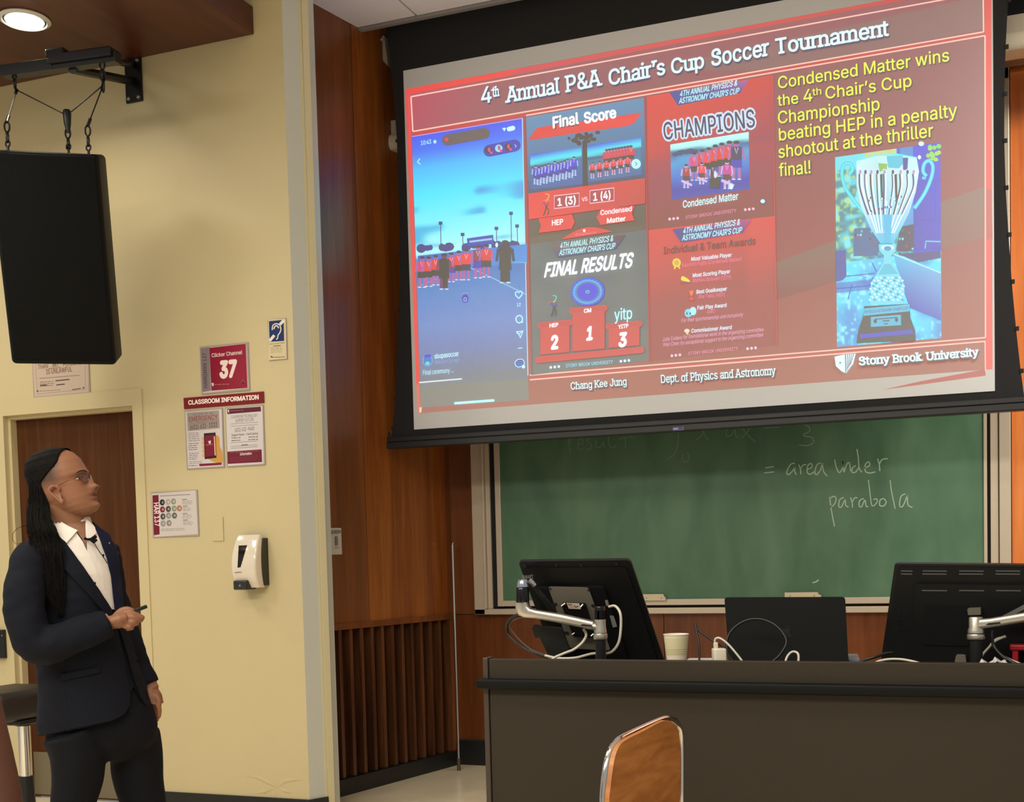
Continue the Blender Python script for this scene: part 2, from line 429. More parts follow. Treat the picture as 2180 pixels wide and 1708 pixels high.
sidebox(MB(), ysm+.002, YF-.06, GZ, 4.9, -.14, 0).build('wood_panel', m_wood, sw)
sidebox(MB(), YF-.056, YF, 0, 4.9, -.14, -.004).build('corner_post', m_woodd, sw)
struct(sidebox(MB(), 5.46, YF-.03, GZ-.035, GZ, -.13, .008), 'trim_2', m_woodd)
struct(sidebox(MB(), 5.46, YF-.005, 0, .095, -.13, .018), 'baseboard_side', m_rubber)
# slatted grille low in the side wall
gr = sw
sidebox(MB(), 5.47, YF-.06, .095, GZ-.035, -.135, -.12).build('back_board', m_woodd, gr)
for i in range(17):
    yc = 5.80+(i-3)*0.0915
    if yc > YF-.06 or yc < 5.5: continue
    sidebox(MB(), yc-.013, yc+.013, .097, GZ-.037, -.118, -.002).build('slat', m_slat, gr)
# ---- painted wall with the door
X0d = at_y(13, 1000, YW).x; X1d = at_y(283, 872, YW).x; ZD = at_y(283, 864, YW).z
CX = at_y(659, 1700, YW).x
wl = MB()
wl.box((-7.2, YW, 0), (X0d-.07, YW+.14, CEIL)); wl.box((X1d+.066, YW, 0), (CX, YW+.14, CEIL)); wl.box((X0d-.07, YW, ZD+.09), (X1d+.066, YW+.14, CEIL))
struct(wl, 'wall_left', m_yellow)
fr = MB()
fr.box((X0d-.07, YW-.006, 0), (X0d, YW+.15, ZD+.09)); fr.box((X1d, YW-.006, 0), (X1d+.066, YW+.15, ZD+.09)); fr.box((X0d, YW-.006, ZD), (X1d, YW+.15, ZD+.09))
struct(fr, 'trim_3', m_yellow)
st = MB(); st.box((X0d, YW+.03, 0), (X0d+.018, YW+.075, ZD-.018)); st.box((X0d, YW+.03, ZD-.018), (X1d, YW+.075, ZD))
struct(st, 'trim_4', m_yellow)
dr = struct(MB().box((X0d+.004, YW+.078, .01), (X1d-.004, YW+.12, ZD-.004), bev=.002), 'door_1', m_door)
MB().box((X0d+.03, YW+.074, .02), (X1d-.03, YW+.079, .27)).build('kick_plate', m_kick, dr)
h = MB(); hx = X0d+.07
h.lathe([(.03, 0), (.032, .006), (.012, .012), (.011, .05)], (hx, YW+.078, 1.02), (0, -1, 0), 16)
h.tube([(hx, YW+.03, 1.02), (hx+.03, YW+.026, 1.02), (hx+.11, YW+.03, 1.018)], .009, 8)
h.build('door_handle', m_steel, dr, smooth=40)
# corner pilaster: pale end face of the painted wall
A = Vector((CX, YW, 0)); B = Vector((CX+.062, YW+.12, 0))
pl = MB(); pts = [A, B, Vector((CX+.062, YW+.2, 0)), Vector((CX-.2, YW+.2, 0)), Vector((CX-.2, YW+.142, 0)), Vector((CX, YW+.142, 0))]
k = [p.copy() for p in pts]+[p+Vector((0, 0, CEIL)) for p in pts]; n = len(pts)
pl.add(k, [tuple(range(n)), tuple(range(2*n-1, n-1, -1))]+[(i, i+n, (i+1) % n+n, (i+1) % n) for i in range(n)])
struct(pl, 'wall_return', m_pale)
t = MB(); d = (B-A).normalized(); nn = Vector((d.y, -d.x, 0))
B1 = B-d*.028
for a, b, o in ((B1-d*.012, B1, .002), (B1+d*.004, B+d*.012, .008)):
    q = [a+nn*o, b+nn*o, b-nn*.05, a-nn*.05]
    t.add([p.copy() for p in q]+[p+Vector((0, 0, CEIL)) for p in q], [(0,1,2,3),(7,6,5,4),(0,4,5,1),(1,5,6,2),(2,6,7,3),(3,7,4,0)])
struct(t, 'trim_5', m_trimy)
bb = MB().box((X1d+.07, YW-.012, 0), (CX+.004, YW+.02, .098), bev=.004)
q = [A+nn*.012-d*.01, B1+nn*.012, B1-nn*.01, A-nn*.01]
bb.add([p.copy() for p in q]+[p+Vector((0, 0, .098)) for p in q], [(0,1,2,3),(7,6,5,4),(0,4,5,1),(1,5,6,2),(2,6,7,3),(3,7,4,0)])
struct(bb, 'baseboard_left', m_rubber)
struct(MB().box((-7.2, YW-.012, 0), (X0d-.075, YW+.02, .098), bev=.004), 'baseboard_left_2', m_rubber)
# small buckle of the wall covering near the floor
wr = MB()
def ridge(pts, w, hgt):
    P = [at_y(x, y, YW) for x, y in pts]; n = len(P); vs = []
    for i, p in enumerate(P):
        a = P[max(i-1, 0)]; b = P[min(i+1, n-1)]; dd = (b-a).normalized(); s = Vector((-dd.z, 0, dd.x)); f = math.sin(PI*i/(n-1))**.6 if n > 2 else 1
        vs += [p+s*w*f+Vector((0,-.0004,0)), p+Vector((0, -hgt*f, 0)), p-s*w*f+Vector((0,-.0004,0))]
    wr.add(vs, [(3*i+j+3, 3*i+j+4, 3*i+j+1, 3*i+j) for i in range(n-1) for j in (0, 1)])
for pts in ([(522, 1652), (548, 1655), (570, 1666), (590, 1678)], [(592, 1676), (606, 1664), (624, 1660), (640, 1662)], [(592, 1678), (606, 1684), (622, 1690)], [(540, 1690), (562, 1686), (584, 1680)], [(587, 1680), (587, 1690), (586, 1701)]):
    ridge(pts, .012, .006)
struct(wr, 'trim_6', m_yellow, smooth=60)
# soffit slab
sx = at_y(541, 75, YW).x; sz = 4.05
struct(MB().box((-7.2, .6, sz), (sx, YW-.0005, 4.19), bev=.004), 'ceiling_soffit', m_soffit)
# ceiling: tiles in a grid, ending at the screen slot
YC = at_z(758, 67, CEIL).y; xs = at_z(890, 38, CEIL).x; tw = .61
ce = struct(MB().box((-7.2, -2.2, CEIL+.03), (3.4, YC+.0, CEIL+.1)), 'ceiling', m_grid)
for i in range(-6, 11):
    for j in range(7):
        xa, xb = xs+(i-1)*tw+.006, xs+i*tw-.006
        if xa > 3.2: continue
        xa = max(xa, -7.1)
        y1 = YC-.035-j*1.22; y0 = max(y1-1.208, -2.1)
        if y1 < -1.5: continue
        MB().box((xa, y0, CEIL+.004), (xb, y1, CEIL+.03)).build('ceiling_tile', m_tile, ce)
MB().box((-7.1, YC-.03, CEIL-.012), (3.3, YC, CEIL+.03)).build('edge_angle', m_grid, ce)
struct(MB().box((-3.9, 6.46, CEIL-.1), (3.4, 6.50, 4.9)), 'trim_7', m_dark)
struct(MB().box((-7.2, YC, 4.86), (3.4, 7.1, 4.92)), 'ceiling_slot', m_dark)

# ------------------------------------------------------------------ recessed downlight
c = at_z(52, 40, sz); dl = empty('downlight', (c.x, c.y, sz), 'round white recessed downlight in the dark wood soffit', 'ceiling light')
m_lamp = mat('lit_lens', (255, 250, 235), .4, emit=(1.0, .95, .82), estr=6)
MB().lathe([(.118, 0), (.122, -.006), (.104, -.016), (.1, -.008), (.1, 0)], (c.x, c.y, sz-.0005), seg=36).build('trim_ring', mat('white_ring', (220, 215, 205), .3), dl, smooth=40)
MB().lathe([(.1, 0), (.099, -.009), (.092, -.0095)], (c.x, c.y, sz-.0006), seg=36).build('black_baffle', m_gap, dl)
MB().lathe([(.0, -.0300), (.05, -.028), (.086, -.018), (.091, -.0096), (.0, -.0096)], (c.x, c.y, sz-.001), seg=36, cap=False).build('lens', m_lamp, dl, smooth=40)
sp = bpy.data.lights.new('downlight_beam', 'SPOT'); sp.energy = 30; sp.spot_size = 2.5; sp.spot_blend = .9; sp.shadow_soft_size = .09; sp.color = (1, .9, .72)
so = bpy.data.objects.new('downlight_beam', sp); COL.objects.link(so); so.location = (c.x, c.y, sz-.06)
# ------------------------------------------------------------------ blackboard
bd = empty('chalkboard', (-1.55, YF, .979), 'large green chalkboard in a double aluminium frame with chalk writing', 'chalkboard')
bx0, bx1, bz0, bz1 = -3.162, .045, .979, 3.884
gx0, gx1, gz0 = at_y(1072, 1278, YF-.05).x, at_y(2093, 875, YF-.05).x, at_y(1400, 1276, YF-.05).z
m_frame = mat('frame_aluminium', (206, 192, 172), .42, metal=.35)
f = MB()
f.box((bx0, YF-.055, bz0), (bx0+.075, YF-.001, bz1), bev=.004); f.box((bx1-.06, YF-.055, bz0), (bx1, YF-.001, bz1), bev=.004)
f.box((bx0, YF-.055, bz0), (bx1, YF-.001, bz0+.036), bev=.004); f.box((bx0, YF-.055, bz1-.06), (bx1, YF-.001, bz1), bev=.004)
f.build('outer_frame', m_frame, bd)
MB().box((bx0+.077, YF-.07, bz0+.037), (bx0+.092, YF-.005, bz1-.061), bev=.003).build('track_rail', m_frame, bd)
MB().box((bx0+.094, YF-.045, bz0+.037), (bx0+.125, YF-.005, bz1-.061)).build('track_rail', m_frame, bd)
MB().box((bx1-.105, YF-.045, bz0+.037), (bx1-.064, YF-.005, bz1-.061), bev=.003).build('track_rail', m_frame, bd)
f = MB(); f.box((bx0+.125, YF-.03, bz0+.036), (gx0-.0, YF-.004, bz1-.06)); f.box((gx1, YF-.03, bz0+.037), (bx1-.105, YF-.004, bz1-.06)); f.box((bx0+.1, YF-.03, bz0+.036), (bx1-.1, YF-.01, bz0+.042))
f.build('shadow_gap', m_gap, bd)
f = MB(); f.box((gx0-.038, YF-.058, gz0-.034), (gx0, YF-.03, bz1-.07), bev=.003); f.box((gx0-.038, YF-.06, gz0-.036), (gx1+.03, YF-.03, gz0), bev=.003); f.box((gx1, YF-.058, gz0), (gx1+.018, YF-.03, bz1-.07), bev=.003)
f.build('panel_frame', m_frame, bd)
def board_mat():
    m = bpy.data.materials.new('green_slate'); m.use_nodes = True; nt = m.node_tree; b = nt.nodes['Principled BSDF']; N = nt.nodes.new; L = nt.links.new
    tc = N('ShaderNodeTexCoord'); mp = N('ShaderNodeMapping'); mp.inputs['Scale'].default_value = (3.0, 1, 1.1); mp.inputs['Rotation'].default_value = (0, .35, 0); L(tc.outputs['Object'], mp.inputs['Vector'])
    n = N('ShaderNodeTexNoise'); n.inputs['Scale'].default_value = 1.6; n.inputs['Detail'].default_value = 5; n.inputs['Distortion'].default_value = .4; L(mp.outputs['Vector'], n.inputs['Vector'])
    r = N('ShaderNodeValToRGB'); r.color_ramp.elements[0].position = .35; r.color_ramp.elements[0].color = lin((68, 106, 80)); r.color_ramp.elements[1].position = .75; r.color_ramp.elements[1].color = lin((94, 130, 102))
    L(n.outputs['Fac'], r.inputs['Fac']); L(r.outputs['Color'], b.inputs['Base Color']); b.inputs['Roughness'].default_value = .5
    return m
MB().box((gx0, YF-.05, gz0), (gx1, YF-.035, bz1-.07)).build('green_slate', board_mat(), bd)
ch = Print((0, YF-.0502, 1.5), (0, -1, 0), h0=.0003, step=0)
CH = (176, 200, 176); CD = (120, 150, 130)
def C2(x, y): return (1440+x/2.946, 820+y/2.946)
def C1(x, y): return (820+x/3.206, 840+y/3.206)
def spl(pts, n=5):
    out = []
    for i in range(len(pts)-1):
        p0 = pts[max(i-1, 0)]; p1 = pts[i]; p2 = pts[i+1]; p3 = pts[min(i+2, len(pts)-1)]
        for k in range(n):
            t = k/n; out.append(tuple(.5*((2*p1[j])+(-p0[j]+p2[j])*t+(2*p0[j]-5*p1[j]+4*p2[j]-p3[j])*t*t+(-p0[j]+3*p1[j]-3*p2[j]+p3[j])*t**3) for j in range(len(p1))))
    out.append(tuple(pts[-1])); return out
def chalk(f, pts, w=2.5, c=CH, smooth=True): ch.line(spl([f(*p) for p in pts]) if smooth else [f(*p) for p in pts], w, c, keep=True)
# "= area under"
chalk(C2, [(556, 520), (610, 512)]); chalk(C2, [(550, 552), (612, 545)])
chalk(C2, [(742, 490), (715, 500), (692, 545), (704, 562), (735, 530), (745, 495), (742, 540), (752, 562)])
chalk(C2, [(768, 500), (778, 530), (780, 560)]); chalk(C2, [(778, 525), (795, 502), (815, 500)])
chalk(C2, [(822, 530), (850, 515), (845, 492), (825, 505), (820, 545), (838, 560), (862, 545)])
chalk(C2, [(905, 490), (882, 500), (868, 545), (880, 562), (905, 530), (915, 490), (922, 540), (946, 572)])
chalk(C2, [(992, 468), (1004, 520), (1022, 550), (1042, 520), (1044, 478)])
chalk(C2, [(1044, 478), (1050, 548)]); chalk(C2, [(1052, 545), (1070, 495), (1085, 490), (1092, 540)])
chalk(C2, [(1125, 505), (1104, 520), (1102, 548), (1125, 545), (1142, 520)]); chalk(C2, [(1132, 402), (1140, 450), (1146, 520), (1164, 548)])
chalk(C2, [(1180, 520), (1212, 505), (1205, 482), (1185, 500), (1185, 540), (1210, 552), (1248, 545)])
chalk(C2, [(1262, 462), (1272, 500), (1276, 540)]); chalk(C2, [(1272, 500), (1290, 468), (1326, 462)])
# "parabola"
chalk(C2, [(962, 702), (968, 760), (982, 840), (992, 888)], 2.4); chalk(C2, [(964, 710), (990, 698), (1002, 720), (985, 755), (965, 762)])
chalk(C2, [(1050, 705), (1025, 720), (1018, 760), (1035, 765), (1058, 720), (1062, 755), (1080, 765)])
chalk(C2, [(1092, 705), (1102, 740), (1104, 768)]); chalk(C2, [(1102, 735), (1118, 708), (1136, 708)])
chalk(C2, [(1175, 712), (1150, 725), (1146, 758), (1162, 762), (1182, 722), (1190, 760), (1204, 762)])
chalk(C2, [(1204, 595), (1212, 660), (1226, 755), (1255, 740), (1258, 715), (1235, 718)], 2.2)
chalk(C2, [(1300, 712), (1278, 722), (1276, 755), (1300, 758), (1316, 735), (1302, 712)])
chalk(C2, [(1340, 596), (1348, 660), (1362, 730), (1372, 776)], 2.2)
chalk(C2, [(1436, 682), (1408, 700), (1400, 755), (1418, 762), (1440, 715), (1448, 690), (1452, 750), (1480, 768)], 2.4)
# first line, partly behind the screen
chalk(C2, [(762, 250), (800, 246), (830, 262), (835, 290), (795, 315), (850, 330), (858, 360), (820, 380), (770, 376)], 2.2, (135, 160, 145))
chalk(C2, [(545, 270), (648, 263)], 2, CD)
chalk(C2, [(352, 250), (318, 275), (314, 318), (345, 315), (366, 280), (372, 320), (388, 326)], 2, CD)
chalk(C2, [(410, 268), (450, 315), (498, 360)], 2, CD); chalk(C2, [(462, 268), (440, 300), (410, 335)], 2, CD)
chalk(C2, [(160, 278), (172, 300), (202, 346)], 2, CD); chalk(C2, [(175, 290), (150, 325), (122, 346)], 2, CD)
chalk(C2, [(45, 430), (36, 462), (52, 484), (76, 470), (78, 440), (66, 425)], 1.8, CD)
chalk(C1, [(1985, 200), (2000, 260), (1995, 350), (1972, 410), (1930, 438)], 2.2, CD)
chalk(C1, [(1252, 285), (1256, 345), (1264, 400)], 2, CD); chalk(C1, [(1256, 330), (1275, 298), (1302, 296)], 1.8, CD)
chalk(C1, [(1315, 345), (1350, 330), (1340, 300), (1318, 320), (1320, 370), (1355, 375)], 1.8, CD)
chalk(C1, [(1402, 300), (1375, 312), (1408, 345), (1400, 372), (1368, 376)], 1.8, CD)
chalk(C1, [(1440, 310), (1440, 355), (1465, 362), (1490, 325), (1492, 355), (1500, 362)], 1.8, CD)
chalk(C1, [(1525, 290), (1528, 340), (1545, 362), (1580, 352)], 1.8, CD); chalk(C1, [(1640, 285), (1640, 362)], 1.8, CD); chalk(C1, [(1595, 306), (1690, 288)], 1.8, CD)
chalk(C2, [(853, 1240), (872, 1236), (892, 1222)], 2.2, (200, 215, 190))
rn = random.Random(3)
ch.build('chalk_writing', print_mat('chalk', .95), bd, label='pale handwritten chalk words and figures', kind='stuff')
# clips / chalk holders standing on the board's bottom rail
for x0, x1, y0, y1, lb in ((1370, 1417, 1265, 1279, 'small cream clip on the board rail right of the left monitor'), (1671, 1748, 1261, 1274, 'cream chalk holder on the board rail above the laptop')):
    a = at_y(x0, y1, YF-.075); b = at_y(x1, y0, YF-.075)
    r = empty('chalk_holder', (a.x, YF-.07, a.z), lb, 'holder', 'holders on the board rail')
    mbk = MB(); u = Vector((1, 0, 0)); v = Vector((0, 0, 1)); w = b.x-a.x; hh = b.z-a.z
    mbk.prism([(0, 0), (w, 0), (w, hh*.45), (w*.94, hh*.6), (w*.9, hh), (0, hh)], a, u, v, Vector((0, -1, 0)), -.014, .006)
    mbk.build('plate', mat('cream_plastic', (214, 200, 170), .4), r)
    for q in (.15, .82): MB().lathe([(.0042, 0), (.0035, .002)], a+u*(w*q)+v*(hh*.4)+Vector((0, -.006, 0)), (0, -1, 0), 10).build('screw', m_alud, r)

# ------------------------------------------------------------------ chalkboard light behind the screen
YL = 6.47; lx0 = side_x(YL)-.010
cl = empty('chalkboard_light', (-.5, YL, 3.8), 'long beige valance light fixture over the board, ends showing beside the screen', 'light fixture')
m_beige = mat('beige_enamel', (176, 166, 148), .35)
k = MB(); k.box((lx0+.012, YL, 3.885), (1.6, YL+.12, 3.975), bev=.004); k.build('housing', m_beige, cl)
prof = [(0, 3.89), (-.012, 3.884), (-.02, 3.865), (-.022, 3.83), (-.014, 3.805), (0, 3.798), (.12, 3.80), (.12, 3.89)]
k = MB(); k.loft([[Vector((x, YL+p[0], p[1])) for p in prof] for x in (lx0, 1.6)]); k.build('curved_shade', mat('beige_shade', (205, 194, 172), .3), cl, smooth=50)

# ------------------------------------------------------------------ projection screen
YS = 6.30
ps = empty('projection_screen', (-1.62, YS, 1.98), 'large pull-down projection screen showing a red tournament slide', 'screen')
m_blackf = mat('black_screen_border', (26, 26, 29), .85)
def fabric_edge(px): return [at_y(x, y, YS) for x, y in px]
L_ = fabric_edge([(829, 120), (838, 200), (845, 300), (849, 420), (850, 540), (849, 660), (846, 760), (842, 850), (836, 912), (829, 945)])
R_ = fabric_edge([(2150, -80), (2146, 0), (2141, 100), (2138, 200), (2138, 300), (2141, 400), (2147, 500), (2154, 600), (2163, 700), (2173, 790), (2184, 870)])
xl, xr = L_[0].x, R_[0].x
out = [(xl-.02, 4.8)]+[(p.x, p.z) for p in L_]+[(p.x, p.z) for p in reversed(R_)]+[(xr, 4.8)]
k = MB(); k.prism(out, Vector((0, YS, 0)), Vector((1, 0, 0)), Vector((0, 0, 1)), Vector((0, -1, 0)), -.002, .0); k.build('black_border', m_blackf, ps)
wx0, wx1 = at_y(860, 151, YS).x, at_y(2118, 830, YS).x; wz0 = at_y(881, 915, YS).z; wz1 = at_y(860, 151, YS).z
wx0 = (at_y(860, 151, YS).x+at_y(881, 915, YS).x)/2
ms = print_mat('screen_surface', .8, True, base=(.53, .55, .575))
MB().box((wx0, YS-.003, wz0), (wx1, YS-.0005, wz1)).add([], []).build('viewing_surface', mat('screen_white', (.72, .74, .765), .8, spec=.1), ps)
# bottom bar and its little label
bl = at_y(823, 955, YS-.03); bz = at_y(1440, 918.4, YS-.03).z
k = MB(); k.box((bl.x, YS-.035, bz), (.26, YS+.03, bz+.036), bev=.006); k.box((bl.x+.005, YS-.028, bz+.037), (.255, YS+.02, bz+.066), bev=.006)
k.build('bottom_bar', mat('black_bar', (38, 38, 41), .4), ps)
k = MB(); k.box((bl.x-.003, YS-.02, bz), (bl.x+.012, YS+.02, bz+.07), bev=.003); k.tube([Vector((bl.x+.008, YS, bz+.06)), Vector((bl.x+.004, YS, bz+.1))], .006, 6)
k.build('bar_end_cap', m_blackf, ps)
lb = Print((0, YS-.0352, 2), (0, -1, 0), h0=.0005)
lb.poly([(1432, 910), (1456, 908.5), (1456, 916), (1432, 917.5)], (96, 98, 150)); lb.line([(1434, 913.6), (1443, 912.8)], 2, (190, 195, 225)); lb.line([(1446, 912), (1453, 911.5)], 3, (60, 62, 120))
lb.build('bar_label', print_mat('bar_label', .4), ps, label='small blue maker plate on the bottom bar')
# side tension tabs
k = MB()
for i in range(1, len(R_)-1):
    p = R_[i]; k.box((p.x-.004, YS-.004, p.z-.011), (p.x+.014, YS+.003, p.z+.011), bev=.002)
for i in range(2, len(L_)-1):
    p = L_[i]; k.box((p.x-.009, YS-.004, p.z-.009), (p.x+.004, YS+.003, p.z+.009), bev=.002)
k.build('tension_tab', m_blackf, ps, kind='stuff')
# beige bracket holding the case at the side wall
pts = [at_y(x, y, 6.42) for x, y in ((775, 84), (818, 76), (826, 141))]
k = MB(); k.add(pts+[p+Vector((0, .05, 0)) for p in pts], [(0, 1, 2), (5, 4, 3), (0, 3, 4, 1), (1, 4, 5, 2), (2, 5, 3, 0)])
q0, q1 = at_y(783, 91, 6.41), at_y(817, 84, 6.41); k.box((min(q0.x, q1.x), 6.405, q1.z-.006), (max(q0.x, q1.x), 6.42, q1.z+.008), bev=.003)
k.build('mounting_bracket', m_beige, ps)
# ------------------------------------------------------------------ the slide thrown on the screen
m_slide = print_mat('projected_light', .8, True, base=(.305, .315, .33))
SO, SN = (0, YS-.003, 2), (0, -1, 0)
def sp_(h0): return Print(SO, SN, amb=1.0, h0=h0, step=.00002)
def mixc(a, b, t): t = min(max(t, 0), 1); return tuple(a[i]*(1-t)+b[i]*t for i in range(3))
def ramp(stops, t):
    for (t0, c0), (t1, c1) in zip(stops, stops[1:]):
        if t <= t1: return mixc(c0, c1, (t-t0)/(t1-t0) if t1 > t0 else 0)
    return stops[-1][1]
rs = random.Random(11)
def hsh(i, j, k=0):
    v = math.sin(i*127.1+j*311.7+k*74.7)*43758.5453; return v-math.floor(v)
def vn(x, y, k=0):
    i, j = math.floor(x), math.floor(y); fx, fy = x-i, y-j; fx = fx*fx*(3-2*fx); fy = fy*fy*(3-2*fy)
    return (hsh(i, j, k)*(1-fx)+hsh(i+1, j, k)*fx)*(1-fy)+(hsh(i, j+1, k)*(1-fx)+hsh(i+1, j+1, k)*fx)*fy
# background of the slide: dusky red with diagonal facets
s = sp_(.0002)
TL, TR, BR, BL = (863, 190), (2110, -42), (2113, 786), (893, 880)
def bgc(u, v):
    c = ramp([(0, (168, 122, 122)), (.2, (165, 125, 121)), (.6, (172, 122, 114)), (1, (186, 138, 122))], v)
    if u < .2: c = mixc((196, 110, 118), c, u/.2+v*1.5)
    return c
s.grid((TL, TR, BR, BL), 24, 16, bgc)
G = (160, 137, 124); G2 = (164, 142, 130)
s.poly([(1648, 560), (2095, 398), (2095, 505), (1648, 640)], [G, G, (166, 132, 120), (164, 124, 114)])
s.poly([(1380, 150), (2095, -10), (2095, 60), (1660, 150)], [(160, 132, 126)]*4)
s.poly([(1960, 812), (2098, 786), (2098, 800), (1880, 830)], (196, 112, 98))
# bright red band with thin pale lines round the panels
RB = (232, 92, 92)
s.poly([(863, 190), (1110, 145), (1080, 162), (872, 200)], (238, 84, 88)); s.poly([(1110, 145), (2110, -42), (2096, -32), (1080, 162)], [(222, 110, 108), (205, 105, 100), (205, 105, 100), (216, 112, 112)])
s.poly([(863, 190), (872, 200), (893, 818), (886, 818)], [(232, 92, 92), (232, 110, 110), (245, 100, 92), (245, 100, 92)])
s.poly([(886, 818), (893, 818), (896, 878), (889, 880)], (226, 140, 122))
s.poly([(2096, -30), (2110, -34), (2111, 405), (2098, 400)], [(226, 100, 98), (222, 108, 104), (240, 92, 92), (240, 92, 92)])
s.poly([(2098, 400), (2111, 404), (2113, 510), (2099, 512)], (204, 124, 116)); s.poly([(2099, 512), (2111, 508), (2113, 786), (2098, 786)], [(236, 98, 94), (236, 98, 94), (242, 90, 92), (242, 96, 94)])
PL = (255, 205, 188)
s.line([(875, 206), (2093, -16)], 3, PL); s.line([(875, 206), (879, 280)], 3, PL); s.line([(879, 280), (2094, 68)], 3, PL); s.line([(2093, -16), (2094, 68)], 3, PL)
s.poly([(879, 283), (2094, 70), (2096, 75), (1125, 246), (879, 290)], (210, 105, 100)); s.line([(1120, 246), (2097, 76)], 3, PL); s.line([(2097, 76), (2098, 718)], 3, PL)
s.line([(1128, 799), (2098, 719)], 3, PL); s.line([(1128, 806), (2097, 725)], 4, (214, 102, 88)); s.line([(1128, 809), (2098, 727)], 3, PL); s.line([(2097, 727), (2098, 790)], 2.5, PL)
s.poly([(893, 868), (898, 867), (897, 878), (893, 879)], (255, 214, 196))
slide = s.build('slide_background', m_slide, ps, label='dusky red slide with bright red edges and thin pale lines')

# --- title and footer words
s = sp_(.0016); W1 = (232, 255, 255); SH = (92, 96, 124)
def ttl(t, a, b, cap, off=.018, serif=True, col=W1, shadow=True):
    if shadow: s.text(t, (a[0]+2, a[1]+3), (b[0]+2, b[1]+3), (cap[0]+2, cap[1]+3), SH, off=off+.012, serif=serif)
    s.text(t, a, b, cap, col, off=off, serif=serif)
ttl('4', (1025, 221), (1047, 217), (1024, 187), .014, serif=False); ttl('th', (1047, 207), (1064, 204), (1046, 186), .022)
ttl('Annual', (1076, 219), (1192, 198), (1075, 187)); ttl('P&A', (1204, 197), (1283, 181), (1202, 163), .014); ttl('Chair\u2019s', (1297, 182), (1417, 158), (1295, 150))
ttl('Cup', (1430, 158), (1500, 144), (1428, 127)); ttl('Soccer', (1515, 141), (1638, 118), (1514, 107)); ttl('Tournament', (1652, 116), (1893, 76), (1650, 84))
ttl('Chang Kee Jung', (1216, 830), (1335, 820), (1215, 815), .012); ttl('Dept. of Physics and Astronomy', (1408, 816), (1652, 798), (1407, 799), .012)
ttl('Stony', (1829, 778), (1895, 773), (1828, 761), .03); ttl('Brook', (1900, 773), (1965, 768), (1899, 756), .03); ttl('University', (1971, 768), (2084, 758), (1970, 751), .03)
# shield
s.poly([(1777, 760), (1799, 755), (1800, 795), (1792, 791), (1780, 780)], W1)
for i in range(5):
    a, b = 1800+i*4.4, 1801.5+i*1.2; s.poly([(a+.6, 755-i*.3), (a+4.6, 754.6-i*.3), (1803.5+i*3.2, 794-i*4.3), (1801+i*2.2, 795-i*4)], W1 if i % 2 == 0 or i > 0 else W1); s.line([(a+.3, 755-i*.3), (1801+i*2.4, 794-i*4.2)], 1.4, (110, 105, 130))
s.ell((1789, 773), 2, 1.5, (90, 80, 100))
s.build('heading_words', m_slide, ps, label='pale serif heading and footer words of the slide')
# --- yellow words
s = sp_(.0016); Y1 = (244, 252, 112); YS2 = (112, 108, 36)
for t, a, b, cap in (('Condensed Matter wins', (1657, 189), (2021, 130), (1656, 164)), ('the', (1656, 226), (1700, 220), (1655, 203)), ('4', (1711, 218), (1730, 215), (1710, 192)), ('th', (1730, 204), (1749, 201), (1729, 189)),
        ('Chair\u2019s Cup', (1758, 211), (1941, 184), (1757, 186)), ('Championship', (1657, 264), (1873, 234), (1656, 238)), ('beating HEP in a penalty', (1659, 300), (2038, 248), (1658, 274)),
        ('shootout at the thriller', (1658, 337), (1987, 291), (1657, 311)), ('final!', (1659, 376), (1726, 369), (1658, 349))):
    s.text(t, (a[0]+1.5, a[1]+2.5), (b[0]+2.5, b[1]+2.5), (cap[0]+1.5, cap[1]+1), YS2, off=.012); s.text(t, a, b, cap, Y1, off=.006)
s.build('announcement_words', m_slide, ps, label='yellow sans-serif announcement words on the slide')

# --- phone picture at the left
s = sp_(.0006)
pc = [(877, 291), (1112, 252), (1125, 852), (896, 868)]
def pp(u, v):
    tl, tr, br, bl = pc
    return ((tl[0]*(1-u)+tr[0]*u)*(1-v)+(bl[0]*(1-u)+br[0]*u)*v, (tl[1]*(1-u)+tr[1]*u)*(1-v)+(bl[1]*(1-u)+br[1]*u)*v)
def phone(u, v):
    c = ramp([(0, (70, 120, 238)), (.06, (62, 140, 244)), (.12, (88, 196, 250)), (.22, (112, 234, 255)), (.34, (150, 246, 255)), (.44, (190, 252, 250)), (.455, (120, 160, 200)), (.5, (104, 140, 196)), (.58, (124, 154, 206)), (.7, (142, 160, 208)), (.8, (146, 152, 186)), (.9, (152, 151, 150)), (1, (158, 157, 146))], v)
    n = vn(u*5+3, v*26, 3)
    if .21 < v < .42 and n > .72: c = mixc(c, (60, 140, 210), (n-.72)*2.4)
    if v > .46: c = mixc(c, (150, 170, 205), vn(u*30, v*60, 5)*.22)
    return c
s.grid(pc, 40, 90, phone)
s.poly([(1125-7, 808), (1125-1, 807), (1126, 852), (897, 866), (896, 822)], [(160, 157, 146)]*5)
s.line([(877, 291), (1112, 252)], 2, (200, 170, 235)); s.line([(1112, 252), (1124, 800)], 2, (190, 225, 250))
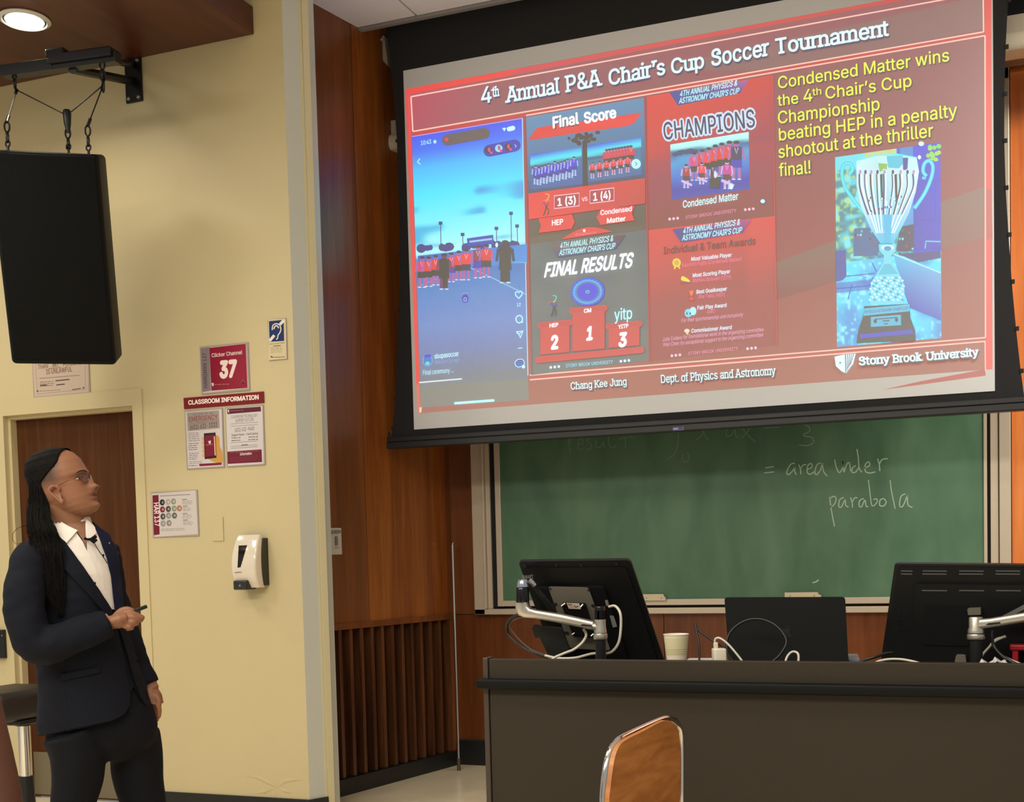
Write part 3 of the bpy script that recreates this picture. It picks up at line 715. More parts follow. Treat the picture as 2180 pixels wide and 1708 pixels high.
# dynamic strip, status and round portraits
def pill(s, x0, y0, x1, y1, r, col, edge=None, n=8):
    d = math.atan2(y1-y0, x1-x0); pts = []
    for i in range(n+1): a = d+PI/2+PI*i/n; pts.append((x0+r*math.cos(a), y0+r*math.sin(a)))
    for i in range(n+1): a = d-PI/2+PI*i/n; pts.append((x1+r*math.cos(a), y1+r*math.sin(a)))
    s.poly(pts, col)
    if edge: s.line(pts, 1.5, edge, closed=True)
pill(s, 953, 298, 1031, 284, 12, (134, 124, 118), (120, 120, 200)); s.ell((951, 297), 4, 4, (236, 96, 110))
pill(s, 1042, 321, 1096, 310, 12, (62, 106, 190), (60, 90, 170))
for x, y, c in ((1041, 320, (120, 60, 90)), (1062, 316, (170, 225, 235)), (1082, 313, (70, 40, 90))): s.ell((x, y), 8, 8, c); s.ell((x+.5, y-1), 3, 5, (205, 120, 160)); s.ell((x+5, y+5), 3, 3, (236, 90, 150))
s.line([(1096, 308), (1099, 311), (1097, 314)], 1.6, (170, 240, 250))
s.text('10:43', (896, 309), (918, 306), (896, 300), (180, 240, 250), off=.02); s.ell((926, 302), 3.4, 4, (180, 240, 250))
s.poly([(1069, 273), (1078, 272), (1074, 280)], (210, 255, 255)); pill(s, 1084, 275, 1092, 273, 5, (215, 250, 255))
s.line([(894, 338), (889, 345), (895, 350)], 2.4, (190, 245, 250))
# trees, stand, light masts
for x, y0, y1 in ((938, 476, 522), (985, 500, 520), (1057, 487, 520), (1088, 455, 515), (1101, 482, 515)):
    s.line([(x, y0), (x+1, y1)], 1.6, (70, 110, 140)); s.quad(x-4, y0-4, x+4, y0+3, (74, 110, 150))
for k in range(26):
    x = 893+rs.random()*228; w = rs.uniform(5, 11); s.ell((x, 533-(x-893)*.04-rs.random()*5), w, rs.uniform(5, 10), (64+rs.random()*26, 98+rs.random()*20, 140+rs.random()*20), 9)
s.poly([(994, 508), (1050, 500), (1052, 520), (996, 524)], (82, 118, 190)); s.poly([(1000, 513), (1048, 507), (1048, 511), (1000, 517)], (170, 210, 235))
s.poly([(890, 545), (1122, 520), (1122, 560), (890, 580)], [(88, 130, 205), (84, 160, 222), (92, 168, 222), (98, 130, 190)])
s.line([(1000, 570), (1030, 583), (1122, 628)], 1.5, (180, 215, 235)); s.line([(888, 612), (1000, 562)], 1.2, (160, 195, 220)); s.line([(1078, 556), (1122, 560)], 1.2, (150, 200, 235))
def fig(s, x, y, h, top, bot, skin=(190, 130, 170), arms=False, dark=None):
    """tiny printed figure: x,y at the feet"""
    w = h*.15
    s.line([(x-w*.45, y-h*.48), (x-w*.5, y)], w*.55, skin); s.line([(x+w*.45, y-h*.48), (x+w*.5, y)], w*.55, skin)
    s.poly([(x-w*.9, y-h*.55), (x+w*.9, y-h*.55), (x+w*1.0, y-h*.30), (x-w*1.0, y-h*.30)], bot)
    s.poly([(x-w, y-h*.84), (x+w, y-h*.84), (x+w*.9, y-h*.5), (x-w*.9, y-h*.5)], top)
    s.line([(x-w*1.1, y-h*.8), (x-w*1.35, y-h*.5)], w*.4, skin); s.line([(x+w*1.1, y-h*.8), (x+w*1.35, y-h*.5)], w*.4, skin)
    s.ell((x, y-h*.92), w*.55, h*.075, skin, 8); s.ell((x, y-h*.955), w*.58, h*.05, (70, 66, 110), 8)
    s.line([(x-w*.3, y-h*.82), (x, y-h*.66), (x+w*.3, y-h*.82)], w*.16, (240, 190, 220)); s.ell((x-w*.5, y), w*.4, h*.02, (205, 235, 250), 6); s.ell((x+w*.5, y), w*.4, h*.02, (205, 235, 250), 6)
RD = (226, 62, 92); BRN = (92, 76, 92)
for x, y, h, tc, bc in ((899, 612, 66, (215, 80, 140), BRN), (913, 610, 64, RD, (96, 60, 90)), (928, 607, 64, RD, BRN), (961, 600, 62, RD, (70, 110, 190)), (977, 596, 62, (230, 70, 80), (108, 78, 86)), (993, 596, 66, (238, 60, 96), (90, 60, 120)), (1018, 592, 70, (160, 56, 120), (62, 74, 190)), (1036, 590, 70, (226, 56, 96), (110, 50, 110))): fig(s, x, y, h, tc, bc)
fig(s, 946, 616, 76, (92, 70, 88), (84, 66, 74), (150, 110, 130)); s.poly([(940, 550), (952, 550), (953, 612), (944, 614)], (96, 72, 84))
fig(s, 1076, 602, 90, (104, 78, 84), (110, 82, 84), (120, 90, 110)); s.poly([(1069, 524), (1085, 522), (1084, 600), (1070, 602)], (106, 80, 84)); s.line([(1070, 530), (1058, 524), (1054, 516)], 4, (104, 80, 90)); s.ell((1058, 522), 3, 5, (220, 245, 250))
s.ell((991, 636), 7, 9, (96, 96, 190)); s.ell((991, 638), 4, 4.5, (170, 190, 235)); s.ell((991, 638), 2.2, 2.6, (96, 96, 190)); s.line([(984, 626), (998, 624)], 2, (170, 170, 220))
# side icons
IC = (205, 255, 255)
s.line([(1105, 636), (1098, 629), (1098, 623), (1102, 621), (1105, 624), (1108, 620), (1112, 622), (1112, 628), (1105, 636)], 2, IC); s.text('12', (1101, 653), (1109, 652), (1101, 646), IC, off=.01)
s.line([(1106+7*math.cos(a), 680+8*math.sin(a)) for a in [PI*2*i/16 for i in range(16)]], 2.2, IC, closed=True); s.line([(1110, 685), (1114, 687)], 2.4, IC)
s.line([(1100, 707), (1114, 705), (1108, 720), (1105, 712), (1100, 707)], 2.2, IC); s.line([(1105, 712), (1114, 705)], 1.6, IC)
for i in range(3): s.ell((1104.5+i*3.4, 742-i*.3), 1.3, 1.3, IC)
pill(s, 1105, 774, 1109, 773, 8, (70, 140, 200), IC); s.line([(1101, 769), (1112, 767)], 2, (40, 90, 160)); s.ell((1115, 781), 3.5, 4, IC)
s.ell((911, 768), 10.5, 12.5, (150, 190, 235)); s.ell((911, 768), 9, 11, (96, 150, 205)); s.poly([(903, 762), (919, 760), (917, 755), (906, 756)], (50, 110, 220)); s.ell((911, 774), 5, 4, (140, 220, 230))
s.text('sbupasoccer', (926, 764), (978, 758), (925, 754), (205, 245, 250), off=.02); s.text('Was live 1w ago', (926, 776), (979, 770), (926, 768), (170, 185, 225)); s.text('Final ceremony ...', (901, 799), (967, 793), (901, 789), (200, 240, 250), off=.008)
s.line([(893, 815), (984, 807)], 2.6, (240, 245, 240)); pill(s, 970, 859, 1051, 853, 2.6, (200, 255, 255))
s.build('phone_picture', m_slide, ps, label='phone screenshot of a team ceremony at the left of the slide')

# --- final score panel
s = sp_(.0006)
s.grid([(1120, 250), (1371, 208), (1376, 478), (1127, 505)], 12, 18, lambda u, v: ramp([(0, (130, 160, 188)), (.35, (124, 146, 174)), (.62, (120, 126, 138)), (.8, (134, 130, 120)), (1, (134, 126, 112))], v))
s.poly([(1127, 505), (1376, 478), (1380, 768), (1132, 799)], [(140, 130, 114), (138, 128, 118), (150, 150, 138), (150, 150, 142)])
s.grid([(1130, 520), (1377, 490), (1381, 768), (1133, 797)], 16, 18, lambda u, v: mixc((134, 136, 134), (150, 150, 140), v*.6+vn(u*6, v*14, 9)*.4))
for k in range(26): s.ell((1243+rs.gauss(0, 13), 294+rs.gauss(0, 7)), rs.uniform(3, 6), rs.uniform(3, 5), (112+rs.random()*14, 104+rs.random()*14, 84+rs.random()*10), 7)
s.poly([(1240, 300), (1250, 299), (1252, 400), (1241, 401)], (112, 102, 96))
RR = (232, 88, 78)
s.poly([(1124, 299), (1143, 272), (1367, 240), (1350, 262), (1338, 268)], [(226, 84, 76), RR, RR, (240, 88, 86), RR])
s.text('Final', (1179, 274), (1233, 265), (1177, 251), (110, 80, 110), off=.05); s.text('Final', (1177, 273), (1233, 263), (1176, 250), (255, 255, 252), off=.035)
s.text('Score', (1244, 263), (1313, 250), (1242, 241), (255, 255, 252), off=.035)
def team(c4, cols, dens, ground, wob):
    s.grid(c4, 14, 14, lambda u, v: ramp([(0, (24, 120, 220)), (.18, (70, 225, 245)), (.28, (110, 235, 240)), (.36, (70, 120, 150)), (.42, ground), (1, mixc(ground, (80, 110, 180), .3))], v+.06*u*wob))
team([(1129, 329), (1238, 313), (1240, 392), (1130, 404)], None, 0, (84, 142, 176), 1); team([(1250, 310), (1365, 293), (1366, 372), (1252, 388)], None, 0, (92, 150, 168), 1)
for k in range(13): x = 1141+k*6.8; fig(s, x, 392-(k*1.5)+(k % 2)*3, 40-(k % 3)*2, (32+rs.random()*30, 56+rs.random()*20, 200+rs.random()*30), (70, 70, 170), (185, 200, 230))
for k in range(9): x = 1292+k*6.5; fig(s, x, 360-k*1, 42, (224, 40+rs.random()*40, 70), (130, 60, 90), (200, 120, 150))
for k in range(6): x = 1262+k*15; fig(s, x, 380-k*2.6, 34, (232, 50, 70), (90, 70, 100), (225, 170, 190))
s.ell((1355, 350), 10, 10.5, (200, 250, 245)); s.line([(1353, 346), (1357, 350), (1354, 354)], 1.5, (80, 110, 130))
s.poly([(1126, 413), (1374, 380), (1375, 434), (1127, 468)], [(236, 92, 80), (216, 88, 82), (205, 96, 88), (240, 92, 74)])
def flamer(x, y, sc, c1, c2):
    s.line(spl([(x-2*sc, y+20*sc), (x+2*sc, y+10*sc), (x+4*sc, y)]), 2.6*sc, c2); s.line(spl([(x+4*sc, y+2*sc), (x+9*sc, y+8*sc), (x+7*sc, y+19*sc)]), 2.2*sc, c2); s.line([(x-5*sc, y-10*sc), (x+2*sc, y-4*sc), (x+4*sc, y+4*sc), (x+8*sc, y-6*sc)], 2.8*sc, c2)
    s.line(spl([(x-6*sc, y-8*sc), (x+4*sc, y-14*sc), (x+12*sc, y-12*sc)]), 1.8*sc, c1[0]); s.line(spl([(x+2*sc, y-26*sc), (x+10*sc, y-24*sc), (x+7*sc, y-15*sc), (x+3*sc, y-10*sc)]), 1.8*sc, c1[1]); s.line(spl([(x-3*sc, y-8*sc), (x+4*sc, y-3*sc), (x+11*sc, y-8*sc)]), 2*sc, c1[2])
flamer(1160, 440, 1.0, ((240, 140, 90), (250, 190, 110), (170, 90, 150)), (120, 50, 50))
for x0, y0, x1, y1, t in ((1181, 418, 1234, 445, '1 (3)'), (1257, 407, 1308, 434, '1 (4)')):
    q = [(x0, y0), (x1, y0-6), (x1, y1-6), (x0, y1)]; s.poly(q, (190, 78, 112)); s.line(q, 2, (255, 205, 225), closed=True); s.text(t, (x0+7, y1-5.5), (x1-7, y1-11), (x0+6.5, y0+5.5), (255, 250, 250), off=.03)
s.text('VS', (1240, 430), (1252, 428), (1239, 422), (255, 225, 235), off=.02)
s.poly([(1147, 466), (1218, 457), (1225, 473), (1218, 488), (1148, 497), (1153, 481)], RR); s.text('HEP', (1176, 481), (1200, 478), (1176, 470), (255, 255, 255), off=.03)
s.poly([(1280, 446), (1352, 439), (1346, 455), (1352, 470), (1280, 480), (1271, 464)], RR); s.text('Condensed', (1279, 459), (1346, 450), (1279, 449), (250, 240, 245), off=.03); s.text('Matter', (1293, 476), (1333, 471), (1293, 466), (250, 250, 250), off=.03)
s.poly(spl([(1195, 511), (1225, 493), (1250, 485), (1275, 486), (1304, 494)]), (230, 84, 72)); s.ell((1245, 492), 2.8, 3.4, (250, 240, 245)); s.text('@sbupasoccer', (1226, 503), (1271, 498), (1226, 497), (240, 150, 170))
def crest(x0, y0, x1, y1, off, bg):
    s.poly([(x0-20, y0-25), (x1+22, y1-30), (x1+2, y1-1), (x0-2, y0+3)], bg)
    s.text('4TH ANNUAL PHYSICS &', (x0+2, y0-16), (x1-4, y1-16+off), (x0+4, y0-28), (200, 255, 255), off=.02); s.text('ASTRONOMY CHAIR\u2019S CUP', (x0, y0-1), (x1, y1-1), (x0+2, y0-13), (200, 255, 255), off=.02)
crest(1191, 546, 1310, 531, -1, [(150, 132, 120), (140, 120, 112), (92, 124, 148), (92, 124, 148)])
s.text('FINAL RESULTS', (1159, 591), (1347, 569), (1163, 562), (255, 255, 255), off=.035, shear=.12)
# round seal
cx, cy = 1252, 622
for r, c in ((1.0, (40, 100, 230)), (.93, (90, 130, 190)), (.86, (64, 190, 240)), (.76, (120, 160, 190)), (.64, (62, 50, 225)), (.40, (70, 80, 190)), (.36, (62, 50, 225)), (.24, (90, 90, 190)), (.2, (62, 50, 225)), (.12, (120, 220, 240)), (.07, (62, 50, 225))): s.ell((cx, cy), 36*r, 30*r, c, 28, rot=-.12)
for i in range(26):
    a = 2*PI*i/26; s.ell((cx+33*math.cos(a), cy+27*math.sin(a)-2*math.cos(a)), 1.6, 2, (110, 150, 250), 6, keep=True)
flamer(1176, 655, .95, ((236, 110, 100), (120, 240, 210), (110, 110, 220)), (112, 92, 72))
PR = (216, 100, 88)
def podium(x0, x1, yt, yb, n, lab):
    pill(s, x0, yt+4, x1, yt-2, 6, (206, 80, 76), (226, 104, 92)); s.poly([(x0, yt+11), (x1, yt+4), (x1, yb-6), (x0, yb)], [PR, PR, (218, 96, 84), (218, 96, 84)])
    s.line([(x0, yt+11), (x0, yb)], 1.4, (200, 90, 80)); s.line([(x1, yt+4), (x1, yb-6)], 1.4, (200, 90, 80))
podium(1152, 1213, 690, 756, '2', 'HEP'); podium(1220, 1288, 659, 749, '1', 'CM'); podium(1297, 1362, 692, 742, '3', 'YITP')
s.text('HEP', (1171, 698), (1190, 696), (1171, 690), (255, 250, 255), off=.04); s.text('CM', (1244, 667), (1260, 665), (1244, 659), (255, 250, 255), off=.04); s.text('YITP', (1317, 701), (1339, 698), (1317, 693), (255, 250, 255), off=.04)
s.text('2', (1174, 744), (1190, 742), (1174, 717), (255, 255, 255), off=.05); s.text('1', (1249, 725), (1263, 723), (1251, 698), (255, 255, 255), off=.05); s.text('3', (1317, 739), (1335, 737), (1319, 711), (255, 255, 255), off=.05)
s.text('yitp', (1309, 683), (1347, 679), (1309, 659), (205, 255, 255), off=.012); pill(s, 1147, 767, 1366, 746, 6, (216, 90, 76), (222, 104, 88))
def dots(x, y, n=3, c=(225, 240, 250)):
    for i in range(n): s.ell((x+i*8.5, y-i*.9), 3, 3.2, c, 10)
dots(1174, 783); dots(1323, 770); s.text('STONY BROOK UNIVERSITY', (1206, 783), (1306, 775), (1206, 776), (180, 225, 240), off=.012)
s.line([(1118, 252), (1133, 798)], 1.6, (190, 110, 104)); s.line([(1374, 210), (1383, 770)], 1.6, (196, 100, 96))
s.build('score_panel', m_slide, ps, label='final score and results panel of the slide')

# --- champions and awards panel
s = sp_(.0006)
s.grid([(1377, 206), (1645, 160), (1650, 460), (1380, 490)], 16, 18, lambda u, v: mixc(ramp([(0, (226, 84, 84)), (.3, (210, 96, 110)), (.6, (176, 116, 120)), (1, (160, 112, 106))], v*.8+(u*.25 if v < .5 else .1)), (226, 84, 88), max(0, .5-v)*(1-u)))
s.grid([(1381, 490), (1650, 460), (1654, 735), (1386, 770)], 16, 18, lambda u, v: ramp([(0, (226, 82, 80)), (.25, (210, 84, 86)), (.5, (184, 108, 104)), (1, (176, 134, 120))], v*.85+u*.14-(.12 if u > .8 else 0)))
crest(1445, 222, 1573, 200, -2, [(120, 120, 170), (190, 130, 170), (90, 120, 160), (90, 120, 160)])
for t, o, c in (('CHAMPIONS', .085, (215, 235, 255)), ('CHAMPIONS', .012, (52, 60, 124))): s.text(t, (1414, 298), (1608, 270), (1411, 262), c, off=o, wref='CHAMPIONS', base=.012)
c4 = [(1427, 308), (1594, 281), (1596, 403), (1430, 426)]
s.grid(c4, 20, 22, lambda u, v: ramp([(0, (205, 255, 255)), (.12, (190, 245, 245)), (.18, (90, 140, 165)), (.25, (90, 150, 190)), (.32, (70, 180, 220)), (.6, (66, 150, 215)), (.85, (86, 118, 180)), (1, (100, 125, 185))], v+.08*vn(u*6, v*6, 2)-.03))
for k in range(9): s.ell((1436+k*5+rs.random()*6, 326-k*.8+rs.random()*3), 7, 5, (72, 122, 140), 8)
for k, (x, y, h, c) in enumerate(((1478, 384, 60, (232, 70, 150)), (1495, 384, 66, (226, 60, 100)), (1509, 380, 66, (240, 70, 120)), (1523, 378, 70, (235, 60, 90)), (1537, 376, 72, (230, 50, 80)), (1553, 374, 74, (235, 60, 96)), (1568, 382, 82, (120, 50, 130)))): fig(s, x, y, h, c, (90, 62, 110) if k < 6 else (60, 70, 190), (190, 140, 180))
for x, y, h, c in ((1461, 400, 50, (190, 40, 100)), (1494, 392, 46, (245, 70, 120)), (1519, 394, 40, (90, 60, 100)), (1548, 402, 60, (215, 60, 170))): fig(s, x, y, h, c, (140, 60, 90), (215, 190, 225)); s.line([(x-h*.2, y-h*.3), (x+h*.25, y-h*.1)], h*.1, (220, 200, 235))
s.poly([(1518, 358), (1531, 356), (1529, 368), (1520, 369)], (130, 130, 170)); s.ell((1524, 374), 3, 7, (225, 240, 250)); s.poly([(1510, 380), (1535, 376), (1532, 402), (1512, 400)], (96, 84, 110)); s.ell((1557, 398), 4, 6, (225, 250, 255)); s.ell((1523, 372), 3, 8, (215, 235, 250))
s.text('Condensed Matter', (1454, 443), (1572, 425), (1454, 428), (215, 250, 250), off=.02, base=.02); s.ell((1625, 429), 6, 6, (120, 140, 160)); s.ell((1624, 429), 5, 4.4, (215, 255, 255), 7)
dots(1426, 467, c=(240, 205, 215)); s.text('STONY BROOK UNIVERSITY', (1460, 467), (1568, 452), (1460, 460), (236, 170, 190), off=.006); dots(1587, 447, c=(240, 205, 215))
crest(1452, 514, 1579, 497, -2, [(120, 120, 160), (200, 120, 150), (86, 116, 156), (86, 116, 156)])
s.text('Individual & Team Awards', (1413, 542), (1609, 521), (1413, 527), (122, 72, 66), off=.012)
WT = (235, 245, 255); PK = (240, 160, 175)
for t, a, b, c, o, sh in (('Most Valuable Player', (1472, 556), (1558, 547), WT, .022, 0), ('Kazuhiro Fujita (Condensed Matter)', (1453, 569), (1579, 556), PK, .004, 0), ('Most Scoring Player', (1475, 591), (1555, 582), WT, .022, 0), ('Mathieu Boisvert (YITP)', (1475, 602), (1557, 595), PK, .004, 0),
        ('Best Goalkeeper', (1483, 626), (1548, 619), WT, .022, 0), ('Abe Teklu (HEP)', (1487, 636), (1543, 632), PK, .004, 0), ('Fair Play Award', (1485, 660), (1547, 654), WT, .022, 0), ('AMO', (1505, 669), (1523, 667), PK, .004, 0),
        ('For their sportsmanship and inclusivity', (1451, 687), (1583, 674), (236, 190, 205), .004, .25), ('Commissioner Award', (1472, 709), (1558, 701), WT, .022, 0),
        ('Julia Codere', (1411, 727), (1452, 723), (236, 190, 205), .004, 0), ('for foundational work in the organizing committee', (1455, 722), (1626, 706), (236, 190, 205), .004, .25), ('Keyi Chen', (1413, 738), (1446, 735), (236, 190, 205), .004, 0), ('for exceptional support to the organizing committee', (1449, 735), (1625, 717), (236, 190, 205), .004, .25)):
    s.text(t, a, b, (a[0]+.3, a[1]-8), c, off=o, shear=sh)
s.ell((1441, 560), 9, 9.5, (240, 220, 110)); s.ell((1441, 560), 5.5, 6, (222, 190, 80)); s.poly([(1436, 568), (1440, 567), (1438, 574), (1435, 573)], (240, 220, 110)); s.poly([(1443, 567), (1447, 567), (1449, 572), (1446, 573)], (240, 220, 110))
s.poly(spl([(1450, 595), (1452, 589), (1458, 590), (1468, 597), (1468, 601), (1452, 598)], 3), (244, 226, 70)); s.line([(1449, 603), (1468, 603)], 2, (150, 130, 150))
s.poly([(1468, 620), (1477, 619), (1476, 628), (1473, 631), (1470, 629)], (240, 150, 60)); s.poly([(1470, 633), (1475, 632), (1478, 640), (1468, 640)], (226, 120, 50))
s.ell((1466, 667), 8, 9, (150, 225, 240)); s.ell((1476, 663), 7, 9, (190, 245, 250)); s.ell((1463, 668), 1.5, 3, (70, 90, 140)); s.ell((1470, 668), 1.5, 3, (70, 90, 140))
s.ell((1463, 705), 6, 4.5, (240, 230, 200), 8); s.ell((1464, 711), 3, 2, (235, 220, 190), 6)
dots(1431, 758, c=(240, 210, 220)); s.text('STONY BROOK UNIVERSITY', (1466, 757), (1572, 746), (1466, 750), (240, 175, 190), off=.006); dots(1592, 743, c=(240, 210, 220))
s.line([(1646, 160), (1650, 460), (1655, 736)], 1.6, (206, 120, 112))
s.build('champions_panel', m_slide, ps, label='champions and awards panel of the slide')

# --- trophy photograph at the right
s = sp_(.0006)
T4 = [(1778, 335), (2002, 303), (2004, 720), (1782, 739)]
def tq(u, v): tl, tr, br, bl = T4; return ((tl[0]*(1-u)+tr[0]*u)*(1-v)+(bl[0]*(1-u)+br[0]*u)*v, (tl[1]*(1-u)+tr[1]*u)*(1-v)+(bl[1]*(1-u)+br[1]*u)*v)
def Z(x, y): return (1640+x/3.05, 300+y/3.05)
def tro(u, v):
    n = vn(u*18, v*34, 21); m = vn(u*7, v*12, 22); q = vn(u*34, v*60, 23)
    if v < .56:
        c = mixc((120, 222, 240), (60, 140, 205), m)
        if u < .28:
            c = mixc((150, 235, 240), (96, 160, 170), max(0, min(1, (n-.35)*3))); c = mixc(c, (205, 226, 140), max(0, min(1, (q-.5)*3))*.8) if v > .07 else (140, 230, 240)
        elif u < .62 and v < .1: c = mixc((214, 216, 130), (190, 226, 200), q) if u < .58 else (52, 120, 220)
        elif u > .74: c = mixc((70, 94, 205), (92, 128, 225), m)
        elif v > .4: c = mixc((70, 140, 160), (130, 205, 210), q)
    else:
        c = mixc((128, 228, 248), (84, 166, 222), max(0, min(1, (m-.35)*2.2))*.8); c = mixc(c, (176, 242, 255), max(0, min(1, (q-.55)*3)))
        if u < .35 and .66 < v < .72: c = mixc(c, (70, 130, 200), .6)
    return c
s.grid(T4, 90, 150, tro)
for k in range(16): a = tq(.88+.11*rs.random(), .01+.09*rs.random()); s.ell(a, 5, 5, (140+rs.random()*60, 225, 120), 7)
s.poly([Z(*p) for p in ((945, 150), (1105, 130), (1105, 700), (930, 715))], [(64, 84, 205), (80, 120, 225), (74, 90, 200), (58, 70, 190)])
for y in (265, 515): s.line([Z(945, y), Z(1105, y-8)], 1.3, (52, 66, 165))
s.line([Z(1075, 260), Z(1072, 520)], 1.2, (52, 66, 165)); s.line([Z(1005, 700), Z(1010, 652), Z(1105, 655)], 3, (120, 215, 240))
s.poly([Z(*p) for p in ((545, 570), (705, 560), (700, 745), (540, 750))], (70, 140, 170)); s.poly([Z(*p) for p in ((840, 560), (935, 540), (930, 715), (820, 720))], (60, 120, 130))
for k in range(30): a = Z(rs.uniform(550, 930), rs.uniform(570, 735)); s.ell(a, 2.4, 3.2, rs.choice([(40, 90, 130), (120, 210, 190), (150, 230, 240), (190, 90, 90), (60, 150, 120)]), 6)
s.poly([Z(*p) for p in ((800, 735), (1107, 855), (1108, 1165), (905, 1085), (860, 960))], [(120, 200, 235), (150, 190, 230), (104, 140, 200), (96, 130, 195), (110, 150, 205)])
s.poly([Z(*p) for p in ((830, 735), (1105, 715), (1107, 760), (960, 790))], (60, 90, 150)); s.line([Z(800, 735), Z(1107, 858)], 3, (180, 240, 250)); s.poly([Z(*p) for p in ((425, 715), (490, 710), (495, 880), (470, 905), (425, 915))], (92, 130, 175))
for a, b in (((495, 880), (680, 860)), ((430, 960), (650, 940)), ((530, 930), (505, 1030)), ((660, 790), (690, 850))): s.line([Z(*a), Z(*b)], 2, (60, 130, 190))
# the cup
for side, P in ((0, [(620, 480), (545, 390), (485, 300), (465, 210), (480, 155), (520, 150), (535, 185), (510, 220)]), (1, [(935, 440), (1000, 345), (1045, 240), (1055, 165), (1030, 130), (1000, 150), (992, 200), (1015, 230)])):
    s.line(spl([Z(*p) for p in P]), 8, (96, 205, 228)); s.line(spl([Z(*p) for p in P]), 4, (112, 240, 248))
s.line([Z(525, 280), Z(545, 260)], 6, (96, 215, 235)); s.line([Z(1010, 245), Z(985, 240)], 6, (96, 215, 235))
cup = [(560, 130), (680, 100), (820, 88), (950, 110), (965, 200), (945, 330), (900, 470), (850, 570), (800, 665), (715, 668), (650, 570), (590, 430), (560, 290)]
s.poly([Z(*p) for p in cup], [(215, 250, 250), (200, 240, 240), (110, 225, 235), (205, 245, 250), (235, 255, 255), (210, 235, 250), (200, 225, 250), (150, 220, 240), (90, 205, 230), (90, 205, 230), (170, 225, 245), (215, 240, 250), (215, 235, 245)])
s.poly([Z(*p) for p in ((755, 100), (860, 95), (862, 150), (835, 180), (765, 175))], (60, 205, 225)); s.poly([Z(*p) for p in ((700, 145), (760, 150), (755, 190), (710, 200))], (160, 200, 120)); s.poly([Z(*p) for p in ((860, 110), (895, 110), (890, 190), (862, 190))], (50, 70, 170))
for i, x in enumerate((578, 612, 650, 690, 735, 790, 840, 885, 925)):
    xb = 740+(x-750)*.32; c = ((70, 84, 140), (110, 90, 130), (64, 70, 110), (90, 70, 100))[i % 4]
    s.line([Z(*p) for p in spl([(x, 210), (x+3, 300), (x*.72+xb*.28, 400), (x*.45+xb*.55, 480)])], 2.4 if i % 2 else 3.4, c); s.line([Z(*p) for p in spl([(x+14, 190), (x+15, 280), (x*.72+xb*.28+12, 390), (xb+6, 600)])], 2.4, (246, 255, 255)); s.ell(Z(x+6, 200), 4.5, 6, (225, 245, 250), 9); s.ell(Z(x+6, 203), 3, 5, (92, 96, 140) if i % 2 else (200, 170, 200), 8)
for x0, x1 in ((712, 728), (805, 822)): s.poly([Z(x0, 220), Z(x1, 215), Z(x1+4, 380), Z(x0+8, 390)], (84, 62, 72))
for k in range(26): s.ell(Z(rs.uniform(640, 880), rs.uniform(360, 470)), 1.6, 3, rs.choice([(190, 90, 110), (90, 110, 190), (240, 255, 255), (120, 100, 170), (110, 215, 235)]), 6)
s.poly([Z(*p) for p in ((735, 480), (790, 480), (782, 660), (742, 660))], (80, 200, 232))
s.line([Z(560, 130), Z(680, 98), Z(820, 86), Z(950, 110)], 2, (120, 240, 248)); s.ell(Z(968, 108), 3.5, 4.5, (240, 255, 255)); s.ell(Z(980, 20), 6, 5, (210, 250, 245))
s.poly([Z(*p) for p in ((705, 672), (818, 672), (812, 720), (785, 745), (790, 790), (835, 860), (870, 940), (872, 1020), (860, 1060), (650, 1065), (640, 1000), (655, 920), (700, 850), (735, 790), (738, 745), (708, 715))], (150, 225, 240))
s.poly([Z(*p) for p in ((740, 800), (780, 800), (830, 865), (700, 870))], (84, 205, 225)); s.ell(Z(762, 695), 14, 6, (215, 245, 250)); s.ell(Z(762, 700), 8, 5, (90, 170, 200))
for j in range(9):
    for i in range(8):
        y = 890+j*18; w = 95+min(j, 5)*4; x = 762-w+(i+.5*(j % 2))*w*2/7.6
        if x < 868: s.ell(Z(x, y), 2.9, 2.1, (222, 255, 255) if (i+j) % 3 else (70, 170, 190), 6, rot=.5)
s.poly([Z(*p) for p in ((610, 1075), (905, 1060), (910, 1150), (940, 1230), (945, 1300), (560, 1315), (570, 1240), (600, 1150))], [(104, 92, 110), (110, 92, 100), (96, 80, 120), (92, 86, 170), (112, 92, 110), (110, 92, 96), (100, 84, 110), (110, 90, 96)])
s.poly([Z(*p) for p in ((605, 1090), (905, 1062), (905, 1108), (605, 1138))], (110, 200, 226)); s.text('PHYSICS & ASTRONOMY CHAIR\u2019S CUP', Z(612, 1122), Z(895, 1096), Z(612, 1104), (50, 110, 150), off=.01)
s.poly([Z(*p) for p in ((653, 1145), (848, 1130), (850, 1198), (653, 1210))], (120, 195, 220)); s.line([Z(680, 1160), Z(825, 1148)], 2, (40, 50, 80)); s.ell(Z(682, 1172), 3.5, 4.5, (40, 60, 90)); s.ell(Z(820, 1164), 3.5, 4.5, (40, 60, 90)); s.line([Z(730, 1172), Z(775, 1168)], 2.4, (50, 60, 90)); s.line([Z(738, 1190), Z(765, 1188)], 2, (50, 60, 90))
s.poly([Z(*p) for p in ((580, 1258), (920, 1225), (930, 1255), (585, 1285))], [(70, 60, 210), (90, 60, 200), (110, 70, 190), (64, 50, 200)])
s.build('trophy_picture', m_slide, ps, label='photograph of a silver trophy cup at the right of the slide')
